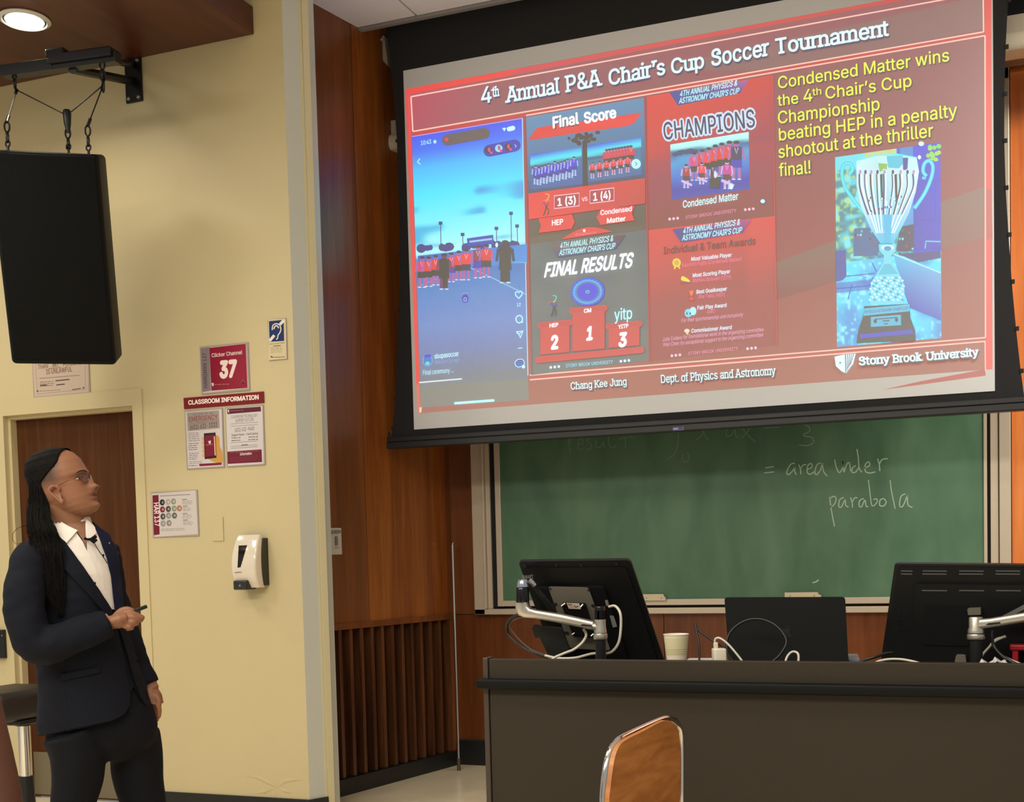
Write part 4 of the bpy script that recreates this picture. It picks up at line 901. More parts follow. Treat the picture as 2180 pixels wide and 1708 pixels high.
# ------------------------------------------------------------------ hanging loudspeaker, its bracket and cables
m_spk = mat('speaker_black', (8, 8, 8), .85, noise=(60, .25), spec=.2); m_spke = mat('speaker_shell', (12, 12, 12), .6, spec=.2)
m_bm = mat('black_metal', (26, 26, 28), .38, metal=.3); m_bolt = mat('zinc_bolt', (150, 146, 138), .35, metal=.8)
YSP = 4.62
w, hgt, sd = .49, .99, .27
tr = at_y(209, 329, YSP)
pit = math.radians(18); ya = math.radians(33)
RS = Matrix.Rotation(ya, 3, 'Z') @ Matrix.Rotation(pit, 3, 'X')
org = tr
sproot = empty('loudspeaker', org, 'black loudspeaker hanging on cables and tilted down beside the door', 'speaker')
k = MB(); k.rbox((-w, 0, -hgt), (0, sd, 0), .022, RS, org, seg=4); k.build('cabinet', m_spke, sproot, smooth=40)
k = MB(); k.rbox((-w+.012, -.012, -hgt+.02), (-.012, .008, -.012), .012, RS, org, seg=3); k.build('grille_cloth', m_spk, sproot, smooth=40)
def spt(x, y, z): return RS @ Vector((x, y, z))+org
eyes = [at_y(25, 328, YSP+.02), at_y(148, 326, YSP+.16), at_y(187, 324, YSP+.02)]
# eye bolts stand on the cabinet top
pe = [spt(-w*.83, .05, .0), spt(-w*.33, .20, 0), spt(-w*.10, .05, 0)]
k = MB()
for p in pe:
    k.tube([p+Vector((0, 0, -.005)), p+Vector((0, 0, .018))], .006, 8); k.tube([p+Vector((.013*math.cos(a), 0, .03+.014*math.sin(a))) for a in [PI*2*i/12 for i in range(12)]], .004, 6, closed=True)
k.build('eye_bolt', m_bm, sproot, kind='stuff')
# bracket bolted to the wall
pA = at_y(266, 126, YW-.004); pB = at_y(305, 215, YW-.004)
px0, px1, pz0, pz1 = pA.x, pB.x, pB.z, pA.z
br = empty('wall_bracket', ((px0+px1)/2, YW, pz0), 'black steel cantilever bracket bolted high on the yellow wall', 'bracket')
k = MB(); k.rbox((px0, YW-.012, pz0), (px1, YW-.001, pz1), .004); k.build('wall_plate', m_bm, br)
for x in (px0+.022, px1-.022):
    for z in (pz0+.022, pz1-.022):
        k = MB(); k.lathe([(.012, 0), (.011, .006), (.004, .01)], (x, YW-.012, z), (0, -1, 0), 8); k.build('bolt', m_bolt, br, smooth=40)
bl_, brr = at_y(8, 134, 4.66), at_y(252, 122, 4.74)
ang = math.atan2(brr.z-bl_.z, brr.x-bl_.x)
cxm = (px0+px1)/2
barc = at_y(125, 135, YSP+.1)
k = MB(); dx = Vector((brr.x-bl_.x, brr.y-bl_.y, 0)); L = dx.length; yw2 = math.atan2(dx.y, dx.x)
Rb = Matrix.Rotation(yw2, 3, 'Z'); ob = Vector((bl_.x, bl_.y, (bl_.z+brr.z)/2-.03))
k.rbox((0, -.03, -.02), (L, .03, .03), .004, Rb, ob); k.rbox((.0, -.032, -.022), (L*.46, -.028, .032), .001, Rb, ob)
k.build('cross_bar', m_bm, br)
k = MB(); k.rbox((L*.44, -.05, .0), (L*.98, .045, .045), .006, Rb, ob); k.rbox((L*.42, -.05, .03), (L*.58, .04, .07), .008, Rb, ob); k.build('trolley_block', m_bm, br)
k = MB(); e = Vector((cxm, YW-.012, (pz0+pz1)/2-.01)); b0 = Rb @ Vector((L*.6, 0, -.02))+ob
dv = (e-b0).normalized()
k.tube([b0, e], .022, 8); b1 = Rb @ Vector((L*.9, 0, 0))+ob; k.tube([b1, Vector((cxm, YW-.012, pz1-.04))], .016, 8); k.build('strut', m_bm, br, smooth=40)
# cables and shackles (one hanging set)
hs = empty('hanging_cables', spt(-w*.22, .1, .03), 'thin black steel cables and shackles carrying the loudspeaker', 'cables')
tL = Rb @ Vector((L*.09, 0, -.03))+ob; tR = Rb @ Vector((L*.86, 0, -.03))+ob
def cable(a, b, sag=0, r=.0032):
    k = MB(); n = 8; k.tube([a.lerp(b, i/n)+Vector((0, 0, -sag*math.sin(PI*i/n))) for i in range(n+1)], r, 6); return k
def link(k, p, s=1.0, tw=0):
    for j in range(2):
        c = p+Vector((0, 0, -.022*s*(j*2-1)*.9)); ax = Vector((math.cos(tw+j*PI/2), math.sin(tw+j*PI/2), 0))
        k.tube([c+ax*(.010*s*math.cos(a))+Vector((0, 0, .021*s*math.sin(a))) for a in [PI*2*i/12 for i in range(12)]], .0036*s, 6, closed=True)
mid = pe[1]+Vector((0, 0, .17))
kL = tL+Vector((.01, 0, -.055)); kR = tR+Vector((.0, 0, -.085))
for a, b in ((kL, pe[0]+Vector((0, 0, .13))), (kR, pe[2]+Vector((0, 0, .13)))):
    k = cable(a, b); k.tube([a.lerp(b, .82), b], .008, 8); k.tube([a, a.lerp(b, .1)], .008, 8); k.build('cable', m_bm, hs, smooth=50)
for a, sgn in ((kL, 1), (kR, -1)):
    k = cable(a, mid+Vector((-.02*sgn, 0, .02)), -.0, .0032); k.build('cable', m_bm, hs, smooth=50)
k = MB(); k.tube([mid+Vector((0, 0, .035)), mid+Vector((0, 0, .02)), mid+Vector((.0, 0, -.03)), mid+Vector((.003, 0, -.075))], [.016, .02, .017, .008], 10); k.build('cable_yoke', m_bm, hs, smooth=50)
for p, n_ in ((tL, 2), (tR+Vector((0, 0, -.01)), 3), (pe[0]+Vector((0, 0, .085)), 1), (pe[2]+Vector((0, 0, .085)), 1), (pe[1]+Vector((0, 0, .07)), 1)):
    k = MB(); link(k, p, 1.2, .4)
    if n_ > 2: link(k, p+Vector((0, 0, -.055)), 1.3, 1.0)
    k.build('shackle', m_bm, hs, smooth=60)

# ------------------------------------------------------------------ signs on the painted wall
m_sign = print_mat('printed_sign', .35, coat=.2)
m_edge = mat('clear_acrylic_edge', (168, 156, 150), .2)
SNW = (0, -1, 0)
def sign(name, q, cx_, label, draw, cat='sign', edge=m_edge, th=.006, parts=True):
    """q: four photo corners tl,tr,br,bl of the plate on the wall"""
    P = [at_y(x, y, YW-th) for x, y in q]
    a, b = (P[0].x+P[3].x)/2, (P[1].x+P[2].x)/2; z1, z0 = (P[0].z+P[1].z)/2, (P[2].z+P[3].z)/2
    r = empty(name, ((a+b)/2, YW, z0), label, cat)
    MB().rbox((a, YW-th, z0), (b, YW-.0003, z1), .0012).build('plate', edge, r)
    s = Print((0, YW-th, 0), SNW, h0=.0002, step=.00002)
    s.o = Vector((0, YW-th, 0)); draw(s); s.build('print', m_sign, r); return r
BG = (222, 210, 206); MR = (128, 22, 44); TX = (96, 84, 84)
def inset(q, d):
    cx = sum(p[0] for p in q)/4; cy = sum(p[1] for p in q)/4
    return [(p[0]+(d if p[0] < cx else -d), p[1]+(d if p[1] < cy else -d)) for p in q]
def occ(s):
    s.poly(inset(Q, 2), (196, 176, 158)); I = inset(Q, 8); s.line(I, 1, (150, 120, 110), closed=True)
    for x, y in ((77, 753), (175, 744), (80, 833), (178, 826)): s.line([(x-2, y), (x+2, y)], 3, (90, 80, 74))
    c = (128, 88, 78)
    s.text('OCCUPANCY BY MORE', (81, 774), (173, 764), (80, 765), c, off=.012); s.text('THAN', (81, 786), (102, 784), (81, 777), c, off=.012); s.text('PERSONS', (135, 780), (173, 776), (135, 771), c, off=.012); s.text('257', (112, 781), (124, 780), (112, 775), (70, 50, 50), off=.02); s.line([(104, 785), (130, 782)], 1, c)
    s.text('IS UNLAWFUL', (99, 797), (154, 791), (98, 787), c, off=.012); s.line([(84, 806), (170, 799)], 1, (140, 110, 100))
    s.lines(85, 116, 814, 3, 4.2, 1.2, (130, 100, 90), -.06, .1, rs); s.line([(118, 811), (148, 808)], 2, (70, 56, 54)); s.line([(120, 820), (138, 818)], 2, (70, 56, 54)); s.line([(86, 821), (100, 820)], 2, (70, 56, 54)); s.lines(84, 130, 833, 1, 3, 1, (140, 110, 100), -.06, .1, rs); s.line([(154, 830), (172, 827)], 1.4, (80, 60, 60))
Q = [(66, 744), (189, 735), (190, 837), (72, 847)]
sign('occupancy_sign', Q, 0, 'cream occupancy limit notice above the door partly behind the loudspeaker', occ)
def clk(s):
    s.poly(inset(Q, 3.5), (205, 186, 182)); s.poly([(427, 742), (446, 739), (449, 832), (431, 835)], (132, 118, 122)); s.poly([(446, 741), (523, 732), (527, 826), (450, 832)], [(140, 22, 50), (146, 26, 54), (150, 34, 54), (128, 24, 46)])
    s.text('HARRIMAN 137', (441.5, 826), (439, 752), (434, 826), (62, 44, 52), off=.004)
    s.text('Clicker Channel', (451, 761), (516, 754), (450.5, 753), (226, 200, 198), off=.02); s.text('37', (467, 804), (504, 801), (467.5, 771), (238, 218, 212), off=.06)
    s.poly([(450, 816), (455, 815.5), (455, 822), (452.5, 823)], (225, 200, 200)); s.lines(457, 488, 819, 1, 3, 1.6, (180, 110, 120), -.03, 0, rs); s.ell((517, 813), 5, 4, (110, 20, 44)); s.line([(513, 815), (517, 809), (521, 814)], 1.2, (180, 120, 130))
Q = [(424, 739), (527, 728), (532, 830), (429, 841)]
sign('channel_sign', Q, 0, 'framed maroon wall sign with large white number 37', clk)
def hdr(s): s.poly([(390.5, 848), (560.5, 835), (561.5, 857), (392, 870)], (122, 20, 30)); s.text('CLASSROOM INFORMATION', (401, 862), (551, 850), (400.5, 853), (246, 232, 222), off=.035)
Q = [(390, 847), (561, 834), (562, 858), (392, 871)]
sign('header_sign', Q, 0, 'narrow maroon header strip lettered in white above two notices', hdr, edge=mat('maroon_plate', (112, 18, 28), .4))
def emg(s):
    s.poly(inset(Q, 2.5), (208, 198, 198)); s.poly([(398, 879), (466, 874), (468, 912), (400, 918)], (160, 146, 142))
    s.text('IN CASE OF AN', (411, 886), (453, 882), (411, 881), (120, 92, 92)); s.text('EMERGENCY', (403, 898), (464, 893), (402, 888), (140, 70, 66), off=.012); s.text('CALL UNIVERSITY POLICE', (403, 904), (464, 900), (403, 899), (120, 92, 92)); s.text('(631) 632-3333', (405, 915), (463, 909), (404.5, 906), (84, 66, 66), off=.012)
    s.lines(401, 428, 923, 5, 4, 1.1, (120, 108, 112), -.05, .4, rs); s.lines(402, 424, 945, 4, 4.2, 1.2, (96, 84, 90), -.05, .3, rs); s.lines(403, 424, 966, 4, 4, 1.2, (110, 98, 104), -.05, .35, rs); s.lines(403, 432, 984, 2, 3.4, 1, (130, 118, 122), -.05, .1, rs)
    s.poly(spl([(461, 926), (467, 932), (468, 950), (473, 962), (474, 984), (462, 986), (444, 978), (438, 972)], 3), (204, 150, 74))
    for i in range(5): s.ell((433.5+i*.3, 934+i*9), 4.6, 4.4, (214, 172, 118), 10)
    s.poly([(434, 923), (459, 921), (461, 975), (436, 978)], (52, 26, 34)); s.poly([(436, 928), (456, 926), (457, 970), (438, 973)], (124, 24, 52)); s.poly([(443, 940), (449, 938), (449, 944), (446, 946)], (226, 200, 204)); s.line([(439, 948), (453, 946)], 1.4, (180, 110, 130)); s.line([(456.5, 929), (458.5, 970)], 2.4, (228, 190, 160))
    s.poly([(424, 988), (472, 985), (472, 990), (425, 993)], (124, 30, 52)); s.lines(402, 421, 991.5, 1, 3, 1.3, (110, 96, 100), 0, 0, rs)
Q = [(392, 875), (474, 869), (477, 995), (398, 1000)]
sign('emergency_poster', Q, 0, 'white emergency notice with drawing of a hand holding a phone', emg, cat='poster')
def tec(s):
    s.poly(inset(Q, 2.5), (210, 202, 202)); s.poly([(483, 871), (555, 866), (556, 876), (484, 882)], (96, 32, 52)); s.poly([(484, 873), (488, 872.5), (488, 878), (486, 879)], (215, 195, 200)); s.lines(491, 518, 875, 1, 3, 1.2, (160, 110, 124), -.05, 0, rs)
    s.text('CLASSROOM TECHNOLOGY', (492, 891), (548, 887), (492, 885), TX); s.text('SUPPORT HOTLINE', (501, 900), (540, 896), (501, 893), TX); s.text('(631) 632-9400', (500, 920), (541, 916), (500, 912), TX, off=.006)
    for y in (903, 908, 943, 951, 955): s.line([(491, y), (549, y-4)], .9, (140, 130, 134))
    s.text('Support Hours - Fall & Spring', (493, 929), (549, 925), (493, 924.5), (80, 68, 72), off=.01); s.lines(493, 516, 933, 2, 5.5, 1.5, (96, 84, 88), -.05, .2, rs); s.lines(529, 550, 931, 2, 5.5, 1.5, (96, 84, 88), -.05, .05, rs); s.line([(514, 948), (528, 947)], 1.5, (110, 98, 100))
    s.poly([(484, 962), (557, 957), (558, 984), (485, 988)], (112, 32, 50)); s.text('Information', (511, 970), (536, 968), (511, 964.5), (235, 215, 220), off=.02)
    s.lines(490, 552, 964, 1, 3, .9, (160, 90, 104), -.06, 0, rs); s.lines(490, 552, 975, 3, 3.6, .8, (140, 60, 78), -.06, .1, rs)
Q = [(478, 868), (561, 862), (564, 990), (483, 995)]
sign('hotline_poster', Q, 0, 'white support hotline notice with maroon bands beside the emergency notice', tec, cat='poster')
def ear(s):
    s.poly(inset(Q, 1), (214, 198, 158)); s.poly([(572.5, 684), (604, 681), (605, 726), (574, 728)], (20, 44, 98))
    W = (232, 224, 214)
    s.line(spl([(579.5, 703), (581, 693), (588, 689.5), (595, 692), (598, 700), (596, 708), (592, 714), (591, 720), (588, 723)]), 2.2, W); s.line(spl([(583, 701), (585.5, 695), (590, 694), (593.5, 699)]), 2.6, W)
    s.line([(574, 726), (584, 714)], 6, W); s.line([(596, 691), (604.5, 682)], 6, W)
    s.text('Assistive Listening Available', (573.5, 734.5), (606, 731), (573.5, 731.5), (70, 62, 60)); s.line([(582, 737), (598, 736)], 1.5, (90, 82, 78)); s.lines(576, 602, 741, 4, 3.2, .9, (150, 138, 118), -.05, .1, rs); s.line([(576, 759), (581, 761)], 2.2, (50, 44, 50)); s.line([(582, 761), (607, 760)], 1.2, (96, 86, 86))
Q = [(570, 680), (609, 678), (611, 765), (571, 768)]
sign('hearing_access_sign', Q, 0, 'small sign with white ear symbol on dark blue', ear)
def har(s):
    s.poly(inset(Q, 2.5), (206, 196, 192)); s.poly([(324.5, 1055), (337.5, 1054), (340, 1138), (327.5, 1140)], (116, 22, 40)); s.text('HAR 137', (327.5, 1071), (330, 1121), (337.5, 1070), (240, 228, 226), off=.02)
    s.line([(341, 1056.5), (405, 1053)], 1.8, (150, 138, 138))
    for x, y, c in ((345.5, 1070, (34, 28, 34)), (358, 1069, (170, 164, 160)), (369.5, 1068, (140, 142, 126)), (346, 1085, (124, 36, 44)), (358.5, 1084, (66, 66, 66)), (371, 1083, (140, 146, 124)), (382, 1082.5, (170, 120, 90)), (347, 1100, (72, 70, 76)), (359, 1098, (142, 138, 140)), (371.5, 1098, (92, 96, 84)), (347.5, 1115, (146, 142, 142)), (360, 1114, (134, 130, 130))):
        s.ell((x, y), 5.4, 6.6, c, 14); s.ell((x+.8, y), 2.2, 3, mixc(c, (215, 208, 200), .6), 8)
    for x, y in ((388, 1064), (389, 1078), (389, 1094), (390, 1108)): s.line([(x, y), (x+10, y-.6)], 1.6, (130, 118, 120)); s.lines(x, x+22, y+3.4, 3, 3, 1, (160, 150, 150), -.03, .35, rs)
    s.lines(343, 398, 1127, 2, 3.2, 1, (160, 150, 150), -.04, .1, rs)
Q = [(320, 1049), (419, 1042), (424, 1140), (326, 1146)]
sign('room_sign', Q, 0, 'white room information plate with round icons and maroon side band', har)
# painted-over blank switch plate
q0, q1 = at_y(450, 1101, YW-.005), at_y(476, 1152, YW-.005)
MB().rbox((q0.x, YW-.006, q1.z), (q1.x, YW-.0003, q0.z), .0025).build('blank_plate', m_yellow, label='blank switch plate painted over in the wall yellow', cat='plate')

# ------------------------------------------------------------------ soap dispenser
d0, d1 = at_y(497, 1145, YW-.05), at_y(565, 1252, YW-.02)
dp = empty('sanitizer_dispenser', ((d0.x+d1.x)/2, YW, d1.z), 'white and dark grey sanitizer dispenser mounted on the yellow wall', 'dispenser')
m_wpl = mat('glossy_white_plastic', (226, 214, 196), .14, coat=.6); m_gpl = mat('dark_grey_plastic', (42, 42, 38), .3); m_win = mat('smoked_window', (30, 22, 20), .08)
dw = .142; dh = .265; dc = at_y(533, 1195, YW-.06); zc = (at_y(500, 1139, YW-.06).z+at_y(500, 1256, YW-.06).z)/2
dx0 = at_y(497, 1200, YW-.085).x; dx1 = at_y(563, 1200, YW-.03).x; dz0 = at_y(515, 1257, YW-.10).z; dz1 = at_y(530, 1139, YW-.06).z; dh = dz1-dz0
def front(t): return .062+.05*math.sin(PI*min(t*1.05, 1))**.8*(1-.35*t)+.012*(1-t)   # depth profile from bottom(0) to top(1)
k = MB(); rings = []
for i in range(13):
    t = i/12; f = front(t); z = dz0+.012+(dh-.012)*t; xm = (dx0+dx1)/2; hw = (dx1-dx0)/2*(.93+.07*math.sin(PI*t)); c = .012
    if i == 12: f *= .86; hw *= .96
    ring = []
    for a, b in ((-1, 0), (-1, 1), (1, 1), (1, 0)): pass
    pts = [(-hw, .03), (-hw, f-c)]+[(-hw+c*(1-math.cos(q)), f-c+c*math.sin(q)) for q in (PI/6, PI/3, PI/2)]+[(hw-c*(1-math.sin(q)), f-c+c*math.cos(q)) for q in (0.01, PI/6, PI/3)]+[(hw, f-c), (hw, .03)]
    rings.append([Vector((xm+p[0], YW-p[1], z)) for p in pts])
k.loft(rings); k.build('white_cover', m_wpl, dp, smooth=50)
k = MB(); rings = []
for i in range(11):
    t = i/10; z = dz0+.022+(dh-.04)*t; xm = (dx0+dx1)/2+.001; hw = (dx1-dx0)/2*.985; f = .030+.028*math.sin(PI*min(max(t, .02), .97))**.6
    rings.append([Vector((xm-hw, YW-.0005, z)), Vector((xm-hw, YW-f, z)), Vector((xm+hw+.003, YW-f, z)), Vector((xm+hw+.006, YW-.0005, z))])
k.loft(rings); k.build('back_shell', m_gpl, dp, smooth=40)
def dsurf(px_, py_, off=.001):
    """point of the cover's front under a photo point"""
    y = YW-.09
    for _ in range(4):
        p = at_y(px_, py_, y); t = min(max((p.z-dz0-.012)/(dh-.012), 0), 1); y = YW-front(t)-off
    return at_y(px_, py_, y)
def dpatch(pts, n=6, off=.001):
    k = MB(); (a, b, c, d) = pts; vs = []
    for j in range(n+1):
        v = j/n
        for u in (0, .25, .5, .75, 1): vs.append(dsurf((a[0]*(1-u)+b[0]*u)*(1-v)+(d[0]*(1-u)+c[0]*u)*v, (a[1]*(1-u)+b[1]*u)*(1-v)+(d[1]*(1-u)+c[1]*u)*v, off))
    k.add(vs, [(j*5+i, j*5+i+1, j*5+i+6, j*5+i+5) for j in range(n) for i in range(4)]); return k
dpatch([(508, 1162), (526, 1161), (512, 1208), (505.5, 1209)]).build('refill_window', m_win, dp, smooth=60)
k = MB(); p = dsurf(535, 1154); k.lathe([(.0045, -.001), (.003, .002)], p, (0, -1, 0), 10); k.build('indicator_lens', m_wpl, dp)
k = MB(); a, b = at_y(498.5, 1236, YW-.105), at_y(528, 1256, YW-.105); k.rbox((a.x, YW-.118, b.z), (b.x, YW-.03, a.z), .008, seg=3); k.build('push_nozzle', m_gpl, dp, smooth=40)
s = Print((0, YW-.1195, 0), SNW, h0=.0002); s.line([(509, 1249), (511, 1244), (512, 1249)], 1, (190, 190, 184)); s.build('nozzle_mark', m_sign, dp)
k = dpatch([(500, 1218.5), (514, 1217.5), (514, 1219.5), (500, 1220.5)], 1, .0012); k.build('maker_print', mat('grey_print', (140, 130, 122), .5), dp)

# ------------------------------------------------------------------ screen switch on the wood wall
def sidept(px_, py_, off=.004):
    y0 = 5.819; x0 = side_x(y0)+off; n = Vector((1, -.1965, 0)).normalized(); return at_plane(px_, py_, Vector((x0, y0, 0)), n)
N = Vector((1, -.1965, 0)).normalized(); U = Vector((.1965, 1, 0)).normalized(); V_ = Vector((0, 0, 1))
c0 = sidept(701, 1124, .006); c1 = sidept(728, 1181, .006); 
us, ue = c0.dot(U), c1.dot(U)
swt = empty('screen_switch', (c0+c1)/2, 'white screen control switch plate on the dark wood side wall', 'switch')
k = MB(); bm = bmesh.new(); bmesh.ops.create_cube(bm, size=1)
Mx = Matrix((U, N, V_)).transposed()
ctr = (c0+c1)/2; hw, hh = abs(ue-us)/2, abs(c0.z-c1.z)/2
k.rbox((-hw, -.006, -hh), (hw, .002, hh), .002, Mx, ctr); k.build('cover_plate', mat('white_switch_plastic', (205, 198, 188), .3), swt)
k = MB(); k.rbox((-hw*.2, .002, -hh*.3), (hw*.2, .010, hh*.36), .002, Mx, ctr); k.build('key_slot', mat('grey_switch', (128, 126, 122), .4), swt)
s = Print(ctr+N*.0025, N, h0=.0002); s.text('SCREEN', (704, 1137), (725, 1135.5), (704, 1130), (110, 106, 106), off=.02); s.line([(713, 1151), (716.5, 1151)], 3, (40, 40, 44)); s.line([(711, 1167), (721, 1166)], 1, (150, 146, 142)); s.build('lettering', m_sign, swt, kind='stuff')
# black card reader at the left door jamb
q0, q1 = at_y(-26, 1341, YW-.02), at_y(12, 1402, YW-.02)
cr = empty('card_reader', ((q0.x+q1.x)/2, YW, q1.z), 'black card reader box on the cream wall left of the door', 'card reader')
MB().rbox((q0.x, YW-.028, q1.z), (q1.x, YW-.0065, q0.z), .004).build('housing', mat('reader_black', (24, 22, 22), .3), cr)
MB().rbox((q1.x-.014, YW-.0295, q0.z-.036), (q1.x-.008, YW-.0275, q0.z-.032), .0005).build('status_light', mat('pale_led', (220, 215, 205), .3), cr)
# ------------------------------------------------------------------ instructor's console
YL0 = 3.2
m_con = mat('console_laminate', (50, 43, 33), .55, spec=.25, bump=(300, .05), noise=(220, .05)); m_con2 = mat('console_edge', (62, 50, 42), .45); m_bump = mat('black_bumper', (7, 7, 8), .6, spec=.2)
zd = at_y(1200, 1405, YL0).z-.055
cz1 = at_y(1075, 1403, YL0).z; cx0 = at_y(1032, 1550, YL0).x; cxi = at_y(1043, 1550, YL0).x
ztop = at_y(1200, 1405, YL0).z; zb1 = at_y(1200, 1446, YL0).z-.001; zb0 = at_y(1200, 1468, YL0-.03).z
CXR = 1.25
con = empty('lecture_console', (.0, YL0+.4, 0), 'wide grey-brown lecture console with black bumper edge below the board', 'console')
MB().rbox((cxi+.002, YL0, .04), (CXR, YL0+.03, ztop), .002).build('front_panel', m_con, con)
k = MB(); k.rbox((cx0, YL0-.004, .0), (cxi, YL0+.04, ztop+.004), .003); k.rbox((cx0, YL0+.036, .0), (cxi, YL0+.62, zd), .003); k.build('end_panel', m_con2, con)
MB().rbox((CXR, YL0-.004, .0), (CXR+.03, YL0+.62, zd), .003).build('end_panel', m_con2, con)
zd = ztop-.055
MB().rbox((cxi, YL0+.03, zd-.03), (CXR, YL0+.62, zd), .003).build('desk_top', mat('desk_top_laminate', (60, 54, 48), .4), con)
xb = at_y(1006, 1455, YL0-.05).x
MB().rbox((xb, YL0-.03, zb0-.004), (CXR+.05, YL0+.25, zb1), .006, seg=3).build('bumper', m_bump, con, smooth=40)
MB().rbox((cxi+.05, YL0+.05, 0), (CXR-.05, YL0+.58, .04), .002).build('plinth', m_bump, con)
MB().rbox((cxi, YL0+.59, .04), (CXR, YL0+.62, zd-.03), .002).build('rear_panel', m_con, con)
ZD = zd
# ------------------------------------------------------------------ monitors on arms
m_mon = mat('monitor_black', (11, 11, 12), .4, spec=.3); m_mond = mat('monitor_black_matt', (7, 7, 8), .7, spec=.2); m_silver = mat('cast_aluminium', (196, 190, 178), .3, metal=.85); m_plate = mat('grey_bracket', (104, 98, 88), .5); m_glossb = mat('gloss_black', (8, 8, 9), .15)
m_wcab = mat('white_cable', (205, 198, 182), .4); m_bcab = mat('black_cable', (22, 21, 22), .4); m_wht = mat('white_plastic', (224, 216, 196), .35); m_port = mat('metal_port', (180, 178, 170), .35, metal=.7)
def onp(pl, px_, py_, off=0): return at_plane(px_, py_, pl[0]+pl[1]*off, pl[1])
def ppoly(k, pl, pts, d0, d1):
    """a slab whose outline is given by photo points on the plane pl=(origin, normal towards the viewer)"""
    P = [onp(pl, x, y) for x, y in pts]; n = pl[1]; m = len(P)
    vs = [p+n*d0 for p in P]+[p+n*d1 for p in P]
    return k.add(vs, [tuple(range(m)), tuple(range(2*m-1, m-1, -1))]+[(i, i+m, (i+1) % m+m, (i+1) % m) for i in range(m)])
def rpts(pts, r=6, n=3):
    """rounded corners of a photo polygon"""
    out = []; m = len(pts)
    for i in range(m):
        p = Vector(pts[i]); a = Vector(pts[i-1]); b = Vector(pts[(i+1) % m]); ra = p+(a-p).normalized()*r; rb = p+(b-p).normalized()*r
        for j in range(n+1): t = j/n; out.append(tuple(ra*(1-t)**2+p*2*t*(1-t)+rb*t*t))
    return out
def pplane(px_, py_, Y, yaw, tilt):
    """plane through the photo point at depth Y; yaw turns it about the vertical, tilt leans its top away"""
    n = Matrix.Rotation(math.radians(yaw), 3, 'Z') @ Matrix.Rotation(math.radians(-tilt), 3, 'X') @ Vector((0, -1, 0))
    return (at_y(px_, py_, Y), n)
# left: pen display, leaning back towards its user (seen from behind)
r1 = empty('pen_monitor', at_y(1290, 1405, 3.55), 'left black pen display seen from behind, tilted, beside the paper cup', 'monitor')
pl = pplane(1260, 1300, 3.62, 14, -22)
OUT = [(1104, 1196), (1343, 1193), (1418, 1412), (1180, 1412), (1128, 1290)]
OUT = [(1103, 1196), (1342, 1193), (1417, 1416), (1186, 1418)]
k = MB(); ppoly(k, pl, rpts(OUT, 9), -.018, .0); k.build('shell', m_mon, r1)
k = MB(); I = [(1118, 1208), (1333, 1206), (1402, 1410), (1198, 1412)]; ppoly(k, pl, rpts(I, 8), -.002, .008); k.build('rear_cover', m_mon, r1)
k = MB(); ppoly(k, (pl[0]-pl[1]*.018, pl[1]), rpts(OUT, 9), -.004, 0); k.build('display_glass', m_glossb, r1)
k = MB()
for x, y in ((1117, 1203), (1184, 1202), (1236, 1202), (1312, 1200)): ppoly(k, pl, [(x-2, y-1), (x+2, y-1), (x+3, y+4), (x-1, y+4)], .0, .006)
k.build('vent_notch', m_gap, r1, kind='stuff')
k = MB(); ppoly(k, pl, rpts([(1142, 1246), (1287, 1244), (1340, 1402), (1196, 1404)], 9), .0, .03); k.build('rear_housing', m_mond, r1)
k = MB(); ppoly(k, (pl[0]+pl[1]*.032, pl[1]), rpts([(1167, 1249), (1253, 1251), (1300, 1384), (1214, 1380)], 6), 0, .004); k.build('mounting_plate', m_plate, r1)
k = MB(); ppoly(k, (pl[0]+pl[1]*.036, pl[1]), rpts([(1197, 1283), (1247, 1284), (1268, 1352), (1222, 1350)], 3), 0, .022); k.build('arm_head', m_mond, r1)
k = MB()
for x, y in ((1171, 1254), (1252, 1257)): ppoly(k, (pl[0]+pl[1]*.037, pl[1]), [(x-1.5, y-2), (x+2, y-2), (x+2.5, y+2), (x-1, y+2)], 0, .001)
for x, y in ((1179, 1287), (1262, 1290), (1204, 1348)): ppoly(k, (pl[0]+pl[1]*.037, pl[1]), rpts([(x-4, y-3), (x+6, y-3), (x+8, y+3), (x-2, y+3)], 2), 0, .001)
k.build('plate_hole', m_gap, r1, kind='stuff')
k = MB(); ppoly(k, (pl[0]+pl[1]*.060, pl[1]), [(1206, 1284), (1233, 1285), (1237, 1297), (1211, 1296)], 0, .001); k.build('white_sticker', mat('sticker_white', (206, 192, 178), .5), r1)
sp2 = Print(pl[0]+pl[1]*.0612, pl[1], h0=.0002); sp2.poly([(1208, 1285.5), (1217, 1286), (1219, 1289), (1209, 1288.6)], (196, 110, 70)); sp2.line([(1222, 1289), (1226, 1293), (1231, 1290)], 1.6, (60, 50, 46)); sp2.line([(1213, 1292), (1222, 1292.6)], .9, (140, 120, 110)); sp2.build('sticker_print', m_sign, r1)
k = MB()
for a, b in (((1195, 1291), (1203, 1285)), ((1236, 1293), (1241, 1287)), ((1217, 1352), (1223, 1348)), ((1258, 1355), (1263, 1350))): k.tube([onp(pl, *a, .066), onp(pl, *b, .060)], .0026, 6)
k.build('wing_screw', m_silver, r1, kind='stuff')
k = MB(); ppoly(k, pl, rpts([(1289, 1270), (1295, 1269), (1298, 1281), (1292, 1282)], 2), .0305, .033); ppoly(k, pl, rpts([(1299, 1302), (1308, 1303), (1315, 1325), (1306, 1327)], 2), .0305, .034); k.build('port', m_port, r1, kind='stuff')
# brand word on the shell
s = Print(pl[0]+pl[1]*.0082, pl[1], h0=.0003); s.text('SMART', (1112, 1233), (1136, 1232), (1111, 1225), (150, 150, 150)); s.build('word_mark', m_sign, r1)
